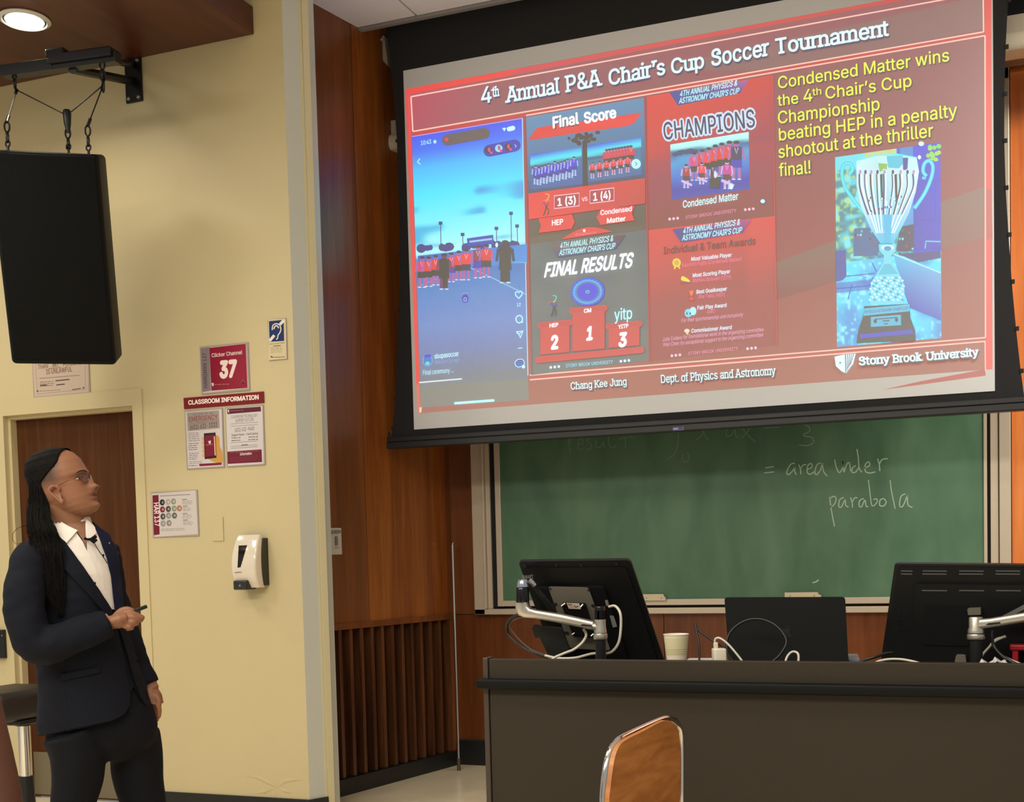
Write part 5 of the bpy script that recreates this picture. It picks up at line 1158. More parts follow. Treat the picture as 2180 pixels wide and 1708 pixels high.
# linkage arm of the left display
def sq(v): return math.copysign(abs(v)**.45, v)
def arm_point(x, y, Y): return at_y(x, y, Y)
YA = 3.42
pb = arm_point(1279, 1385, YA); zc_ = arm_point(1279, 1352, YA).z
ra = r1
k = MB(); k.lathe([(.0165, ZD), (.0165, arm_point(1279, 1300, YA).z)], (pb.x, pb.y, 0), seg=20); k.lathe([(.03, ZD), (.03, ZD+.012)], (pb.x, pb.y, 0), seg=20); k.build('post', m_bm, ra, smooth=40)
z1, z2, z3 = arm_point(1279, 1361, YA).z, arm_point(1279, 1349, YA).z, arm_point(1279, 1320, YA).z
k = MB(); k.lathe([(.021, z1), (.022, z1+.003), (.022, z2-.003), (.021, z2)], (pb.x, pb.y, 0), seg=24); k.build('collar', m_silver, ra, smooth=40)
k = MB(); k.lathe([(.0165, arm_point(1279, 1320, YA).z), (.0165, arm_point(1279, 1293, YA).z), (.015, arm_point(1279, 1291, YA).z)], (pb.x, pb.y, 0), seg=20); k.build('post_cap', m_glossb, ra, smooth=40)
pe_ = arm_point(1112, 1300, YA-.02)
k = MB()
jl = [((1292, 1320), (1292, 1349)), ((1276, 1319), (1270, 1347)), ((1262, 1317), (1258, 1342)), ((1200, 1304), (1198, 1330)), ((1140, 1297), (1136, 1320)), ((1124, 1294), (1110, 1314)), ((1110, 1284), (1098, 1306)), ((1097, 1284), (1096, 1286))]
rings = []
for (tx, ty), (bx, by) in [((1266, 1323), (1262, 1341)), ((1200, 1308), (1198, 1328)), ((1145, 1299), (1142, 1317)), ((1132, 1296), (1118, 1315)), ((1126, 1290), (1106, 1310)), ((1125, 1284), (1100, 1296)), ((1126, 1282), (1098, 1283))]:
    t_, b_ = arm_point(tx, ty, YA), arm_point(bx, by, YA); c = (t_+b_)/2; h_ = (t_-b_)/2; wv = Vector((0, .017, 0)); rings.append([c+h_*sq(math.cos(a))+wv*sq(math.sin(a)) for a in [PI*2*i/16 for i in range(16)]])
k.loft(rings)
k.lathe([(.0195, arm_point(1279, 1348, YA).z), (.0195, arm_point(1279, 1342, YA).z), (.0175, arm_point(1279, 1336, YA).z), (.0175, arm_point(1279, 1319, YA).z)], (pb.x, pb.y, 0), seg=24)
k.loft([[arm_point(x, y, YA)+Vector((0, .016*math.sin(a), 0))+Vector((0, 0, 1))*hh*math.cos(a) for a in [PI*2*i/14 for i in range(14)]] for x, y, hh in ((1258, 1332, .0125), (1270, 1335, .014), (1279, 1336, .012))])
k.build('lower_arm', m_silver, ra, smooth=50)
k = MB(); P = [arm_point(x, y, YA-.017) for x, y in ((1235, 1332), (1240, 1329), (1258, 1331), (1262, 1335), (1257, 1335), (1240, 1333))]; k.add([p for p in P]+[p+Vector((0, .004, 0)) for p in P], [tuple(range(6)), (11, 10, 9, 8, 7, 6)]); k.build('arm_slot', m_gap, ra)
pj = arm_point(1112, 1268, YA)
k = MB(); k.lathe([(.0205, arm_point(1112, 1283, YA).z), (.0212, arm_point(1112, 1280, YA).z), (.0212, arm_point(1112, 1254, YA).z), (.018, arm_point(1112, 1250, YA).z)], (pj.x, pj.y, 0), seg=24); k.build('elbow_joint', m_glossb, ra, smooth=40)
k = MB(); k.lathe([(.019, arm_point(1112, 1250, YA).z), (.017, arm_point(1112, 1240, YA).z), (.013, arm_point(1112, 1234, YA).z)], (pj.x+.003, pj.y, 0), seg=20); k.tube([arm_point(1126, 1235, YA), arm_point(1139, 1247, YA+.01)], [.010, .007], 10); k.build('elbow_cap', mat('polished_cap', (188, 196, 214), .12, metal=.9), ra, smooth=40)
k = MB(); k.tube([arm_point(1136, 1246, YA+.015), arm_point(1160, 1278, YA+.05), arm_point(1178, 1303, YA+.08)], [.014, .015, .016], 4, flat=.7); k.build('upper_arm', m_bm, ra)
# dark stand plate behind the arm
k = MB(); ppoly(k, pplane(1170, 1350, 3.5, 10, -20), [(1136, 1330), (1197, 1336), (1213, 1381), (1172, 1400), (1152, 1360)], 0, .01); ppoly(k, pplane(1142, 1342, 3.5, 10, -20), rpts([(1134, 1331), (1146, 1329), (1152, 1351), (1142, 1354)], 2), 0, .02); k.build('counter_plate', mat('dark_olive_plate', (36, 36, 32), .5), ra)
# right: big monitor seen from behind
r2 = empty('desktop_monitor', at_y(2080, 1415, 3.6), 'large black desktop monitor seen from behind at the right end', 'monitor')
pl2 = pplane(2000, 1300, 3.58, -6, -8)
OUT = [(1905, 1200), (2420, 1206), (2430, 1425), (1874, 1416)]
k = MB(); ppoly(k, pl2, rpts(OUT, 4), -.03, 0); k.build('shell', m_mon, r2)
k = MB(); ppoly(k, (pl2[0]-pl2[1]*.03, pl2[1]), rpts(OUT, 4), -.003, 0); k.build('display_glass', m_glossb, r2)
k = MB(); ppoly(k, pl2, rpts([(1912, 1206), (2400, 1211), (2410, 1420), (1886, 1410)], 5), -.001, .006); k.build('rear_cover', mat('rear_cover_black', (8, 8, 9), .5, spec=.25), r2)
k = MB(); ppoly(k, pl2, rpts([(1952, 1240), (2380, 1245), (2390, 1412), (1944, 1404)], 9), 0, .03); k.build('rear_housing', mat('rear_housing_black', (7, 7, 8), .5, spec=.25), r2)
m_slot = mat('slot_edge', (84, 84, 84), .5)
for row, y0, xs_ in ((0, 1214, ((1919, 1944), (1965, 2017), (2043, 2095), (2120, 2173))), (0, 1220.5, ((1919, 1943), (1964, 2016), (2042, 2094), (2120, 2172))), (1, 1252.5, ((1966, 2020), (2045, 2098), (2123, 2176)))):
    for a, b in xs_:
        k = MB(); o_ = .006 if row == 0 else .030; ppoly(k, pl2, rpts([(a, y0), (b, y0+.4), (b, y0+2.6), (a, y0+2.2)], 1, 2), o_, o_+.0015); k.build('vent_slot', m_slot, r2)
k = MB()
for y in (1298, 1307, 1317, 1327, 1339): ppoly(k, pl2, rpts([(1913, y), (1920, y), (1919.5, y+4), (1912.5, y+4)], 1.4), .006, .008)
k.build('menu_button', m_mon, r2, kind='stuff')
k = MB(); ppoly(k, pl2, rpts([(1972, 1284), (2066, 1286), (2066, 1370), (1970, 1368)], 4), .03, .034); k.build('cover_plate', m_mond, r2)
k = MB(); ppoly(k, pl2, rpts([(2064, 1290), (2092, 1289), (2093, 1302), (2066, 1303)], 2), .03, .05); ppoly(k, pl2, rpts([(2040, 1388), (2060, 1389), (2062, 1408), (2036, 1408)], 3), .03, .045); k.build('bracket', m_plate, r2, kind='stuff')
# its arm
YB = 3.40
pb = arm_point(2078, 1380, YB)
rb_ = r2
k = MB(); k.lathe([(.017, ZD), (.017, arm_point(2078, 1315, YB).z)], (pb.x, pb.y, 0), seg=20); k.lathe([(.03, ZD), (.03, ZD+.012)], (pb.x, pb.y, 0), seg=20); k.build('post', m_bm, rb_, smooth=40)
zz = lambda y: arm_point(2078, y, YB).z
k = MB(); k.lathe([(.0225, zz(1361)), (.0235, zz(1359)), (.0235, zz(1352)), (.0225, zz(1350))], (pb.x, pb.y, 0), seg=24); k.build('collar', m_silver, rb_, smooth=40)
k = MB(); k.lathe([(.0215, zz(1348)), (.0215, zz(1342)), (.0185, zz(1336)), (.0185, zz(1316)), (.017, zz(1314))], (pb.x, pb.y, 0), seg=24)
rings = []
for (tx, ty), (bx, by) in [((2085, 1318), (2082, 1341)), ((2110, 1316), (2104, 1337)), ((2180, 1304), (2180, 1325)), ((2240, 1292), (2240, 1312)), ((2256, 1286), (2258, 1306))]:
    t_, b_ = arm_point(tx, ty, YB), arm_point(bx, by, YB); c = (t_+b_)/2; h_ = (t_-b_)/2; rings.append([c+h_*sq(math.cos(a))+Vector((0, .017*sq(math.sin(a)), 0)) for a in [PI*2*i/16 for i in range(16)]])
k.loft(rings); k.build('lower_arm', m_silver, rb_, smooth=50)
k = MB(); P = [arm_point(x, y, YB-.0172) for x, y in ((2098, 1331), (2104, 1327), (2130, 1324.5), (2130, 1328), (2106, 1331.5))]; k.add([p for p in P]+[p+Vector((0, .004, 0)) for p in P], [tuple(range(5)), (9, 8, 7, 6, 5)]); k.build('arm_slot', m_gap, rb_)
k = MB(); k.tube([arm_point(2262, 1296, YB), arm_point(2262, 1250, YB)], .02, 16); k.build('elbow_joint', m_glossb, rb_, smooth=40)
k = MB(); k.tube([arm_point(2250, 1262, YB+.02), arm_point(2180, 1300, YB+.05), arm_point(2135, 1322, YB+.09)], [.022, .02, .018], 4, flat=.7); k.build('upper_arm', mat('grey_arm_cover', (88, 86, 82), .4), rb_)

# ------------------------------------------------------------------ laptop
lpl = pplane(1675, 1345, 3.53, 2, 12)
rl = empty('laptop', at_y(1675, 1410, 3.62), 'open black laptop seen from behind with fruit-shaped mark on its lid', 'laptop')
m_lap = mat('space_black_aluminium', (13, 13, 12), .6, spec=.12)
k = MB(); ppoly(k, lpl, rpts([(1542, 1272), (1799, 1271), (1807, 1424), (1553, 1422)], 7, 4), -.005, .0); k.build('lid', m_lap, rl, smooth=30)
lb_ = at_y(1553, 1418, 3.62)
MB().rbox((at_y(1553, 1412, 3.53).x, 3.53, ZD+.001), (at_y(1807, 1412, 3.53).x, 3.76, ZD+.015), .004).build('base', m_lap, rl)
k = MB(); AP = [(1665.5, 1341), (1669, 1338.5), (1674, 1339.5), (1679, 1338), (1683, 1341), (1680.5, 1345), (1681.5, 1350), (1685, 1353), (1682, 1357.5), (1677, 1357), (1673, 1357.5), (1668, 1352), (1665, 1346)]
ppoly(k, lpl, spl(AP+[AP[0]], 3)[:-1], .0, .0006); ppoly(k, lpl, spl([(1674, 1338), (1675, 1335), (1680, 1334), (1679, 1337), (1674, 1338)], 3)[:-1], .0, .0006); k.build('lid_emblem', m_glossb, rl, kind='stuff')
# ------------------------------------------------------------------ paper cup
c0, c1, ct, cw = at_y(1421, 1408, 3.36), at_y(1460, 1408, 3.36), at_y(1441, 1351, 3.36), None
cb = (c0+c1)/2; rb0 = (c1-c0).length/2; rt = (at_y(1468, 1353, 3.36)-at_y(1415, 1353, 3.36)).length/2; hb = ct.z-(ZD)
cp = empty('paper_cup', Vector((cb.x, cb.y, ZD)), 'small white paper cup with a pale tan band standing on the console', 'cup')
def rr_(t): return rb0*.9+(rt*.97-rb0*.9)*t
k = MB(); k.lathe([(rr_(0)*.96, .002), (rr_(0), .0), (rr_(.5), hb*.5), (rr_(1), hb), (rr_(1)*.96, hb-.001), (rr_(.1)*.94, hb*.08), (.0005, hb*.08)], (cb.x, cb.y, ZD), seg=36, cap=False); k.build('cup_body', mat('paper_white', (226, 214, 190), .6), cp, smooth=50)
k = MB(); k.tube([Vector((cb.x+rr_(1)*math.cos(a), cb.y+rr_(1)*math.sin(a), ZD+hb)) for a in [PI*2*i/36 for i in range(36)]], .0016, 8, closed=True); k.build('rolled_rim', mat('paper_rim', (232, 222, 200), .5), cp, smooth=60)
k = MB(); k.lathe([(rr_(.5)+.0004, hb*.50), (rr_(.93)+.0004, hb*.93)], (cb.x, cb.y, ZD), seg=36, cap=False); k.build('tan_band', mat('tan_print', (214, 202, 162), .6), cp, smooth=50)
k = MB()
for t in (.53, .58, .63): k.lathe([(rr_(t)+.0007, hb*t), (rr_(t+.012)+.0007, hb*(t+.012))], (cb.x, cb.y, ZD), seg=36, cap=False)
k.build('band_line', mat('tan_line', (186, 170, 126), .6), cp, kind='stuff')
# ------------------------------------------------------------------ charger brick with its cable
q0, q1 = at_y(1510, 1410, 3.34), at_y(1545, 1382, 3.34)
ch_ = empty('charger_brick', Vector(((q0.x+q1.x)/2, 3.34, ZD)), 'white cube power adapter with a white plug standing on the console', 'charger')
Rc = Matrix.Rotation(math.radians(28), 3, 'Z'); sw_ = (q1.x-q0.x)*.74; ht_ = q1.z-ZD
ctr = Vector(((q0.x+q1.x)/2, 3.36, ZD)); k = MB(); k.rbox((-sw_/2, -sw_/2, 0), (sw_/2, sw_/2, ht_), .004, Rc, ctr, seg=3); k.build('adapter', m_wht, ch_, smooth=40)
k = MB(); pl0 = at_y(1523, 1386, 3.35); pl1 = at_y(1523, 1368, 3.35); k.rbox((-.006, -.005, ht_-.002), (.006, .005, pl1.z-ZD), .002, Rc, Vector((pl0.x, 3.355, ZD))); k.build('plug', m_wht, ch_, smooth=40)
def cab(name, pts, r, m, label, cat='cable', group=None, root=None):
    P = [at_y(x, y, Y) for x, y, Y in pts]
    P = [Vector(p) for p in spl([tuple(p) for p in P], 8)]
    P = [Vector((p.x, p.y, max(p.z, ZD+r+.0005))) for p in P]
    k = MB(); k.tube(P, r, 8)
    return k.build(name, m, root, smooth=60, label=label, cat=cat, group=group)
cab('charging_cable', [(1522, 1369, 3.353), (1523, 1361, 3.353), (1532, 1359, 3.352), (1548, 1370, 3.35), (1566, 1390, 3.345), (1584, 1414, 3.34), (1590, 1430, 3.33)], .0032, m_wcab, 'white charging cable arching out of the cube adapter')
cab('cable_loop', [(1670, 1425, 3.33), (1674, 1403, 3.34), (1682, 1391, 3.35), (1692, 1388, 3.35), (1700, 1396, 3.34), (1698, 1425, 3.33)], .0034, m_wcab, 'small upright loop of white cable in front of the laptop')
cab('cable_arch', [(1840, 1428, 3.36), (1862, 1412, 3.35), (1885, 1405, 3.34), (1915, 1404, 3.34), (1945, 1409, 3.33), (1972, 1418, 3.33), (1985, 1428, 3.33)], .0034, m_wcab, 'long low arch of white cable before the right monitor')
cab('power_cable', [(1488, 1420, 3.42), (1489, 1380, 3.44), (1484, 1350, 3.46), (1480, 1328, 3.47), (1482, 1335, 3.47), (1492, 1346, 3.46), (1520, 1366, 3.44), (1540, 1378, 3.44), (1552, 1395, 3.43), (1570, 1425, 3.42)], .0034, m_bcab, 'black cable rising to a sharp bend between cup and laptop')
cab('coiled_cable', [(1560, 1418, 3.40), (1549, 1390, 3.41), (1548, 1362, 3.42), (1562, 1338, 3.43), (1590, 1321, 3.44), (1620, 1319, 3.44), (1648, 1330, 3.43), (1668, 1350, 3.42), (1674, 1370, 3.41), (1660, 1395, 3.40), (1640, 1412, 3.39), (1622, 1425, 3.38)], .0034, m_bcab, 'big open loop of black cable standing against the laptop lid')
cab('display_cable', [(1131, 1308, 3.43), (1100, 1310, 3.46), (1082, 1325, 3.48), (1080, 1345, 3.5), (1095, 1365, 3.5), (1125, 1385, 3.5), (1170, 1403, 3.48), (1200, 1425, 3.46)], .0046, m_bcab, 'black cable hanging in a wide bow left of the pen display')
cab('display_cable', [(1128, 1312, 3.45), (1098, 1318, 3.47), (1086, 1332, 3.49), (1100, 1356, 3.5), (1130, 1383, 3.5), (1165, 1398, 3.48), (1190, 1425, 3.46)], .003, mat('grey_brown_cable', (88, 70, 64), .5), 'thin grey-brown cable inside the bow left of the pen display')
cab('usb_cable', [(1297, 1292, 3.50), (1310, 1291, 3.48), (1320, 1305, 3.46), (1322, 1330, 3.46), (1318, 1365, 3.46), (1306, 1385, 3.46), (1290, 1392, 3.46), (1262, 1392, 3.46), (1225, 1401, 3.44), (1190, 1402, 3.44), (1160, 1396, 3.44)], .0042, m_wcab, 'white cable plugged into the pen display and running down behind its post')
cab('data_cable', [(1242, 1340, 3.45), (1248, 1352, 3.44), (1240, 1368, 3.42), (1222, 1383, 3.40), (1200, 1392, 3.38), (1176, 1404, 3.36), (1165, 1425, 3.36)], .0042, m_wcab, 'short white cable curving from under the silver arm to the desk')
cab('monitor_cable', [(2113, 1342, 3.40), (2112, 1356, 3.40), (2116, 1375, 3.40), (2132, 1395, 3.38), (2160, 1412, 3.36), (2200, 1430, 3.34)], .0042, m_bcab, 'black cable dropping from the arm of the right monitor')
cab('monitor_cable', [(2140, 1355, 3.44), (2115, 1368, 3.42), (2122, 1385, 3.41), (2140, 1400, 3.39), (2175, 1415, 3.38), (2210, 1425, 3.36)], .0036, m_wcab, 'white cable bending down behind the post of the right monitor')
cab('monitor_cable', [(2142, 1356, 3.46), (2120, 1362, 3.46), (2106, 1378, 3.46), (2090, 1398, 3.44), (2086, 1425, 3.43)], .0032, m_wcab, 'thin white cable left of the black cable by the right post')
# papers and small things lying on the console
def onlay(name, pts, th, m, label, cat, Yb):
    P = [at_z(x, y, ZD+.001+th) for x, y in pts]
    r = MB()
    c = at_y(sum(p[0] for p in pts)/len(pts), 1405, Yb); return None
def slab(name, x0, x1, Y0, Y1, h, m, label, cat, yaw=0, z=0, bev=.001):
    a, b = at_y(x0, 1405, (Y0+Y1)/2).x, at_y(x1, 1405, (Y0+Y1)/2).x; c = Vector(((a+b)/2, (Y0+Y1)/2, ZD+.0008+z)); R = Matrix.Rotation(math.radians(yaw), 3, 'Z')
    k = MB(); k.rbox((-(b-a)/2, -(Y1-Y0)/2, 0), ((b-a)/2, (Y1-Y0)/2, h), bev, R, c); return k.build(name, m, None, label=label, cat=cat)
pw = mat('paper_sheets', (206, 202, 200), .7)
slab('paper_stack', 1462, 1530, 3.46, 3.52, .034, pw, 'curled stack of white papers between the cup and the laptop', 'papers', 12, bev=.01)
slab('tablet_sleeve', 1440, 1545, 3.40, 3.47, .012, m_mond, 'flat black pad lying behind the cup and the cube adapter', 'pad', 0, bev=.004)
slab('blue_notebook', 1806, 1828, 3.56, 3.74, .030, mat('grey_blue_cover', (120, 128, 136), .5), 'grey-blue notebook edge right of the laptop', 'notebook', 8)
slab('white_card', 1812, 1838, 3.42, 3.50, .016, pw, 'small white card lying just right of the laptop', 'card', -6)
cab('dark_cable', [(1815, 1425, 3.5), (1835, 1408, 3.5), (1860, 1400, 3.5), (1885, 1392, 3.52), (1900, 1390, 3.53)], .0045, m_bcab, 'dark cable sloping up from the laptop to the right monitor')
k = MB(); a, b = at_y(2150, 1402, 3.49), at_y(2215, 1373, 3.49); k.rbox((a.x, 3.48, b.z-.016), (b.x, 3.53, b.z), .004); k.rbox((a.x+.006, 3.485, ZD+.001), (a.x+.022, 3.525, b.z-.014), .003); k.rbox((b.x-.02, 3.485, ZD+.001), (b.x-.006, 3.525, b.z-.014), .003)
k.build('red_stand', mat('red_plastic', (168, 20, 34), .35), None, label='red plastic stand at the right edge behind the cables', cat='stand')
for i, (x, y, Y, lb2) in enumerate(((2100, 1408, 3.36, 'crumpled white tag on the desk left of the right monitor cables'), (2128, 1404, 3.37, 'small upright white tag beside the right monitor cables'), (2150, 1413, 3.35, 'low white scrap at the right end of the console'))):
    p = at_y(x, y, Y); k = MB(); hgt_ = max(p.z-ZD, .006)+.012
    k.add([p+Vector((dx_, dy_, dz_)) for dx_, dy_, dz_ in ((-.022, 0, -.012), (-.006, -.01, -.002), (.012, -.004, -.010), (.020, .01, .004), (-.012, .012, .006), (.004, .016, -.006))]+[p+Vector((dx_, dy_, dz_-.003)) for dx_, dy_, dz_ in ((-.022, 0, -.012), (-.006, -.01, -.002), (.012, -.004, -.010), (.020, .01, .004), (-.012, .012, .006), (.004, .016, -.006))], [(0, 1, 5, 4), (1, 2, 3, 5), (6, 10, 11, 7), (7, 11, 9, 8), (0, 4, 10, 6), (4, 5, 11, 10), (5, 3, 9, 11), (3, 2, 8, 9), (2, 1, 7, 8), (1, 0, 6, 7)])
    for v_i in range(len(k.v)): k.v[v_i] = (k.v[v_i][0], k.v[v_i][1], max(k.v[v_i][2], ZD+.001))
    k.build('paper_tag', pw, None, label=lb2, cat='tag')
# ------------------------------------------------------------------ plywood chair in the foreground
A_, B_ = at_y(1296, 1690, 2.42), at_y(1447, 1690, 2.80)
dA = Vector((B_.x-A_.x, B_.y-A_.y, 0)); cw_ = dA.length; dA.normalize(); nA = Vector((dA.y, -dA.x, 0))
if nA.dot(CC-A_) < 0: nA = -nA
cpl = (Vector((A_.x, A_.y, 0)), nA)
rc = empty('stacking_chair', Vector(((A_.x+B_.x)/2, (A_.y+B_.y)/2, 0)), 'stacking chair with orange-brown plywood back and chrome tube in the foreground', 'chair')
m_ply = wood('plywood_veneer', (150, 92, 44), (172, 108, 54), (190, 126, 68), rough=.42, coat=.15, scale=(5, 5, 22), warp=.8, rot=(0, .28, 0), fine=30)
outl = [(1297, 1700), (1303, 1650), (1309, 1614), (1318, 1590), (1334, 1575), (1372, 1556), (1402, 1540), (1418, 1534), (1432, 1538), (1442, 1550), (1447, 1570), (1449, 1610), (1449, 1660), (1448, 1706)]
P = [onp(cpl, x, y) for x, y in spl(outl, 4)]
zb = .50
P = P+[Vector((P[-1].x, P[-1].y, zb+.04)), Vector((P[-1].x, P[-1].y, zb))-dA*.04, Vector((P[0].x, P[0].y, zb))+dA*.04, Vector((P[0].x, P[0].y, zb+.04))]
k = MB(); m = len(P); vs = [p-nA*.011 for p in P]+[p for p in P]; k.add(vs, [tuple(range(m)), tuple(range(2*m-1, m-1, -1))]+[(i, i+m, (i+1) % m+m, (i+1) % m) for i in range(m)])
k.build('backrest', m_ply, rc)
tp = [(1284, 1700), (1287, 1660), (1293, 1622), (1301, 1597), (1311, 1582), (1326, 1570), (1370, 1549), (1400, 1536), (1418, 1530.5), (1430, 1532), (1441, 1541), (1448, 1558), (1450, 1600), (1450, 1700)]
T = [onp(cpl, x, y, -.019) for x, y in spl(tp, 4)]
sback = -nA
T = [Vector((T[0].x, T[0].y, .47))+sback*.0]+T+[Vector((T[-1].x, T[-1].y, .47))]
k = MB(); k.tube(T, .0085, 10); k.build('back_tube', m_chrome, rc, smooth=60)
c0_ = Vector((A_.x, A_.y, 0)); zs = .45
so = c0_+dA*.0-nA*.03
k = MB(); k.prism([(.0, .0), (cw_, .0), (cw_+.02, .36), (cw_-.03, .40), (.03, .40), (-.02, .36)], Vector((so.x, so.y, zs)), dA, -nA, Vector((0, 0, 1)), -.012, 0); k.build('seat', m_ply, rc)
for u in (.0, cw_):
    for v in (.0, .36):
        p = so+dA*u-nA*v; q = so+dA*(u+(.03 if u else -.03))-nA*(v+(.05 if v else -.06))
        k = MB(); k.tube([Vector((p.x, p.y, zs-.013)), Vector((q.x, q.y, .012))], .0105, 10); k.lathe([(.013, 0), (.013, .03)], (q.x, q.y, 0), seg=12); k.build('leg', m_chrome, rc, smooth=60)
for u in (.0, cw_):
    a = so+dA*u; b = so+dA*u-nA*.36; k = MB(); k.tube([Vector((a.x, a.y, zs-.02)), Vector((b.x, b.y, zs-.02))], .009, 8); k.build('side_rail', m_chrome, rc, smooth=60)

# ------------------------------------------------------------------ chrome pole leaning in the corner
b0 = at_z(977, 1641, .0); t0 = at_y(963, 1160, 6.86)
rp = empty('pole', Vector((b0.x, b0.y, 0)), 'thin chrome pole with a hooked tip leaning in the wood corner', 'pole')
k = MB(); k.tube([b0+Vector((0, 0, .004)), b0.lerp(t0, .5), t0], .0085, 12); k.build('shaft', m_chrome, rp, smooth=60)
k = MB(); k.tube([b0, b0.lerp(t0, .055)], .0115, 12); k.build('rubber_tip', mat('brown_tip', (84, 62, 44), .5), rp, smooth=60)
k = MB(); k.tube([t0+Vector((0, 0, -.01)), t0+Vector((.002, 0, .012)), t0+Vector((.016, 0, .016)), t0+Vector((.026, -.004, .010))], .0045, 8); k.build('hook', m_chrome, rp, smooth=60)

# ------------------------------------------------------------------ stool behind the presenter
YT = 3.85
def stp(x, y): return at_y(x, y, YT)
s0, s1 = stp(-70, 1470), stp(76, 1466); zt, zbm = stp(20, 1466).z, stp(20, 1528).z; cxs = stp(53, 1600).x
rt_ = empty('drafting_stool', Vector((cxs, YT, 0)), 'black padded stool on a chrome column partly hidden behind the presenter', 'stool')
m_pad = mat('black_vinyl_pad', (26, 22, 20), .45)
k = MB(); R_s = abs(s1.x-cxs)+.13
k.rbox((cxs-.24, YT-.20, zbm), (s1.x+.01, YT+.2, zt), .035, seg=4); k.build('seat', m_pad, rt_, smooth=40)
k = MB(); k.rbox((cxs-.10, YT-.09, zbm-.02), (cxs+.07, YT+.09, zbm+.002), .006); k.lathe([(.03, zbm-.02), (.032, stp(53, 1545).z)], (cxs, YT, 0), seg=16); k.build('swivel_plate', m_bm, rt_)
k = MB(); zc0, zc1 = stp(53, 1652).z, stp(53, 1540).z; k.lathe([(.0235, zc0), (.0235, zc1)], (cxs, YT, 0), seg=24); k.build('chrome_column', m_chrome, rt_, smooth=60)
k = MB(); k.lathe([(.033, .12), (.035, .3), (.030, zc0)], (cxs, YT, 0), seg=24); k.build('column_sleeve', m_bm, rt_, smooth=60)
for i in range(5):
    a = 2*PI*i/5+.3; e = Vector((cxs+.27*math.cos(a), YT+.27*math.sin(a), .075)); k = MB(); k.tube([Vector((cxs, YT, .13)), e], [.024, .015], 8); k.build('base_leg', m_bm, rt_, smooth=50)
    k = MB(); k.lathe([(.026, -.012), (.026, .012)], e+Vector((0, 0, -.048)), (math.sin(a), -math.cos(a), 0), 14); k.build('caster', m_bm, rt_, smooth=50)
# ------------------------------------------------------------------ the presenter
MO = Vector((-2.80, 3.0, 0)); mt = Vector((CC.x-MO.x, CC.y-MO.y, 0)).normalized(); me1 = Vector((-mt.y, mt.x, 0))
if me1.dot(CR) < 0: me1 = -me1
def mp(x, y, d=0): return at_plane(x, y, MO+mt*d, mt)
UPZ = Vector((0, 0, 1))
man = empty('person', Vector((MO.x, MO.y, 0)), 'person with long black ponytail, glasses and navy suit looking up, holding a clicker', 'person')
def voxel(k, size, name, m, parent, smooth_it=0, **kw):
    me = bpy.data.meshes.new('tmp'); me.from_pydata([tuple(p) for p in k.v], [], k.f); o = bpy.data.objects.new('tmp', me); COL.objects.link(o)
    md = o.modifiers.new('r', 'REMESH'); md.mode = 'VOXEL'; md.voxel_size = size; md.adaptivity = 0
    if smooth_it: ms_ = o.modifiers.new('s', 'SMOOTH'); ms_.iterations = smooth_it; ms_.factor = .5
    dg = bpy.context.evaluated_depsgraph_get(); ev = o.evaluated_get(dg); m2 = bpy.data.meshes.new_from_object(ev)
    bpy.data.objects.remove(o); bpy.data.meshes.remove(me)
    out = MB(); out.v = [tuple(v.co) for v in m2.vertices]; out.f = [tuple(p.vertices) for p in m2.polygons]; bpy.data.meshes.remove(m2); out.c = [(1, 1, 1, 1)]*len(out.v)
    return out
# head frame
PHI, PIT = math.radians(70), math.radians(15)
hf0 = mt*math.cos(PHI)+me1*math.sin(PHI); hf = hf0*math.cos(PIT)+UPZ*math.sin(PIT); hl = UPZ.cross(hf0).normalized(); hu = hf.cross(hl).normalized()
if hu.z < 0: hu = -hu
HO = mp(135, 1032, .02); HS = .985
def H(x, y, z): return HO+(hf*x+hl*y+hu*z)*HS
HT = [(.116, -.030, .004, .016), (.111, -.054, .026, .036), (.102, -.074, .046, .053), (.086, -.089, .063, .066), (.062, -.098, .076, .0745), (.035, -.100, .083, .0775), (.016, -.099, .0845, .0775), (.0, -.096, .077, .076), (-.020, -.090, .081, .0735), (-.040, -.080, .0865, .0705), (-.058, -.064, .088, .067), (-.078, -.045, .086, .060), (-.094, -.028, .086, .050), (-.106, -.008, .078, .038), (-.112, .012, .055, .020)]
def htab(z):
    for a, b in zip(HT, HT[1:]):
        if z >= b[0]:
            t = (z-b[0])/(a[0]-b[0]); t = t*t*(3-2*t)*.5+t*.5; return [b[i]+(a[i]-b[i])*t for i in (1, 2, 3)]
    return list(HT[-1][1:])
def g(v, s): return math.exp(-v*v/(2*s*s))
def headpt(z, a, grow=0.0):
    xb, xf, hw = htab(z); xc = (xb+xf)/2; rx = (xf-xb)/2; ca, sa = math.cos(a), math.sin(a)
    x = xc+(rx+grow)*math.copysign(abs(ca)**.92, ca); y = (hw+grow)*math.copysign(abs(sa)**.95, sa)*(1-.15*max(ca, 0)**2)
    if ca > 0:
        d = 0.0
        # nose
        t = (z-(-.036))/(.012+.036)
        if -.5 < t < 1.2:
            hgt_ = (.0190*(1-t)**.85 if 0 <= t <= 1 else (.0190*max(0, 1+t*3.2)**.7 if t < 0 else 0)); d += max(hgt_, 0)*g(y, .0085+.0045*(1-min(max(t, 0), 1)))
        d += .010*g(z+.034, .0065)*(g(y-.014, .006)+g(y+.014, .006))
        d -= .006*g(z-.000, .0085)*(g(y-.033, .013)+g(y+.033, .013))
        d += .005*g(z-.019, .006)*g(abs(y)-.028, .018)
        d += .004*g(z+.022, .012)*g(abs(y)-.048, .014)
        d += .0048*g(z+.053, .0045)*g(y, .016)+.0045*g(z+.068, .0048)*g(y, .015)-.0065*g(z+.0605, .003)*g(y, .019)
        d -= .004*g(z+.079, .005)*g(y, .018); d += .006*g(z+.094, .008)*g(y, .016)
        x += d
    return x, y
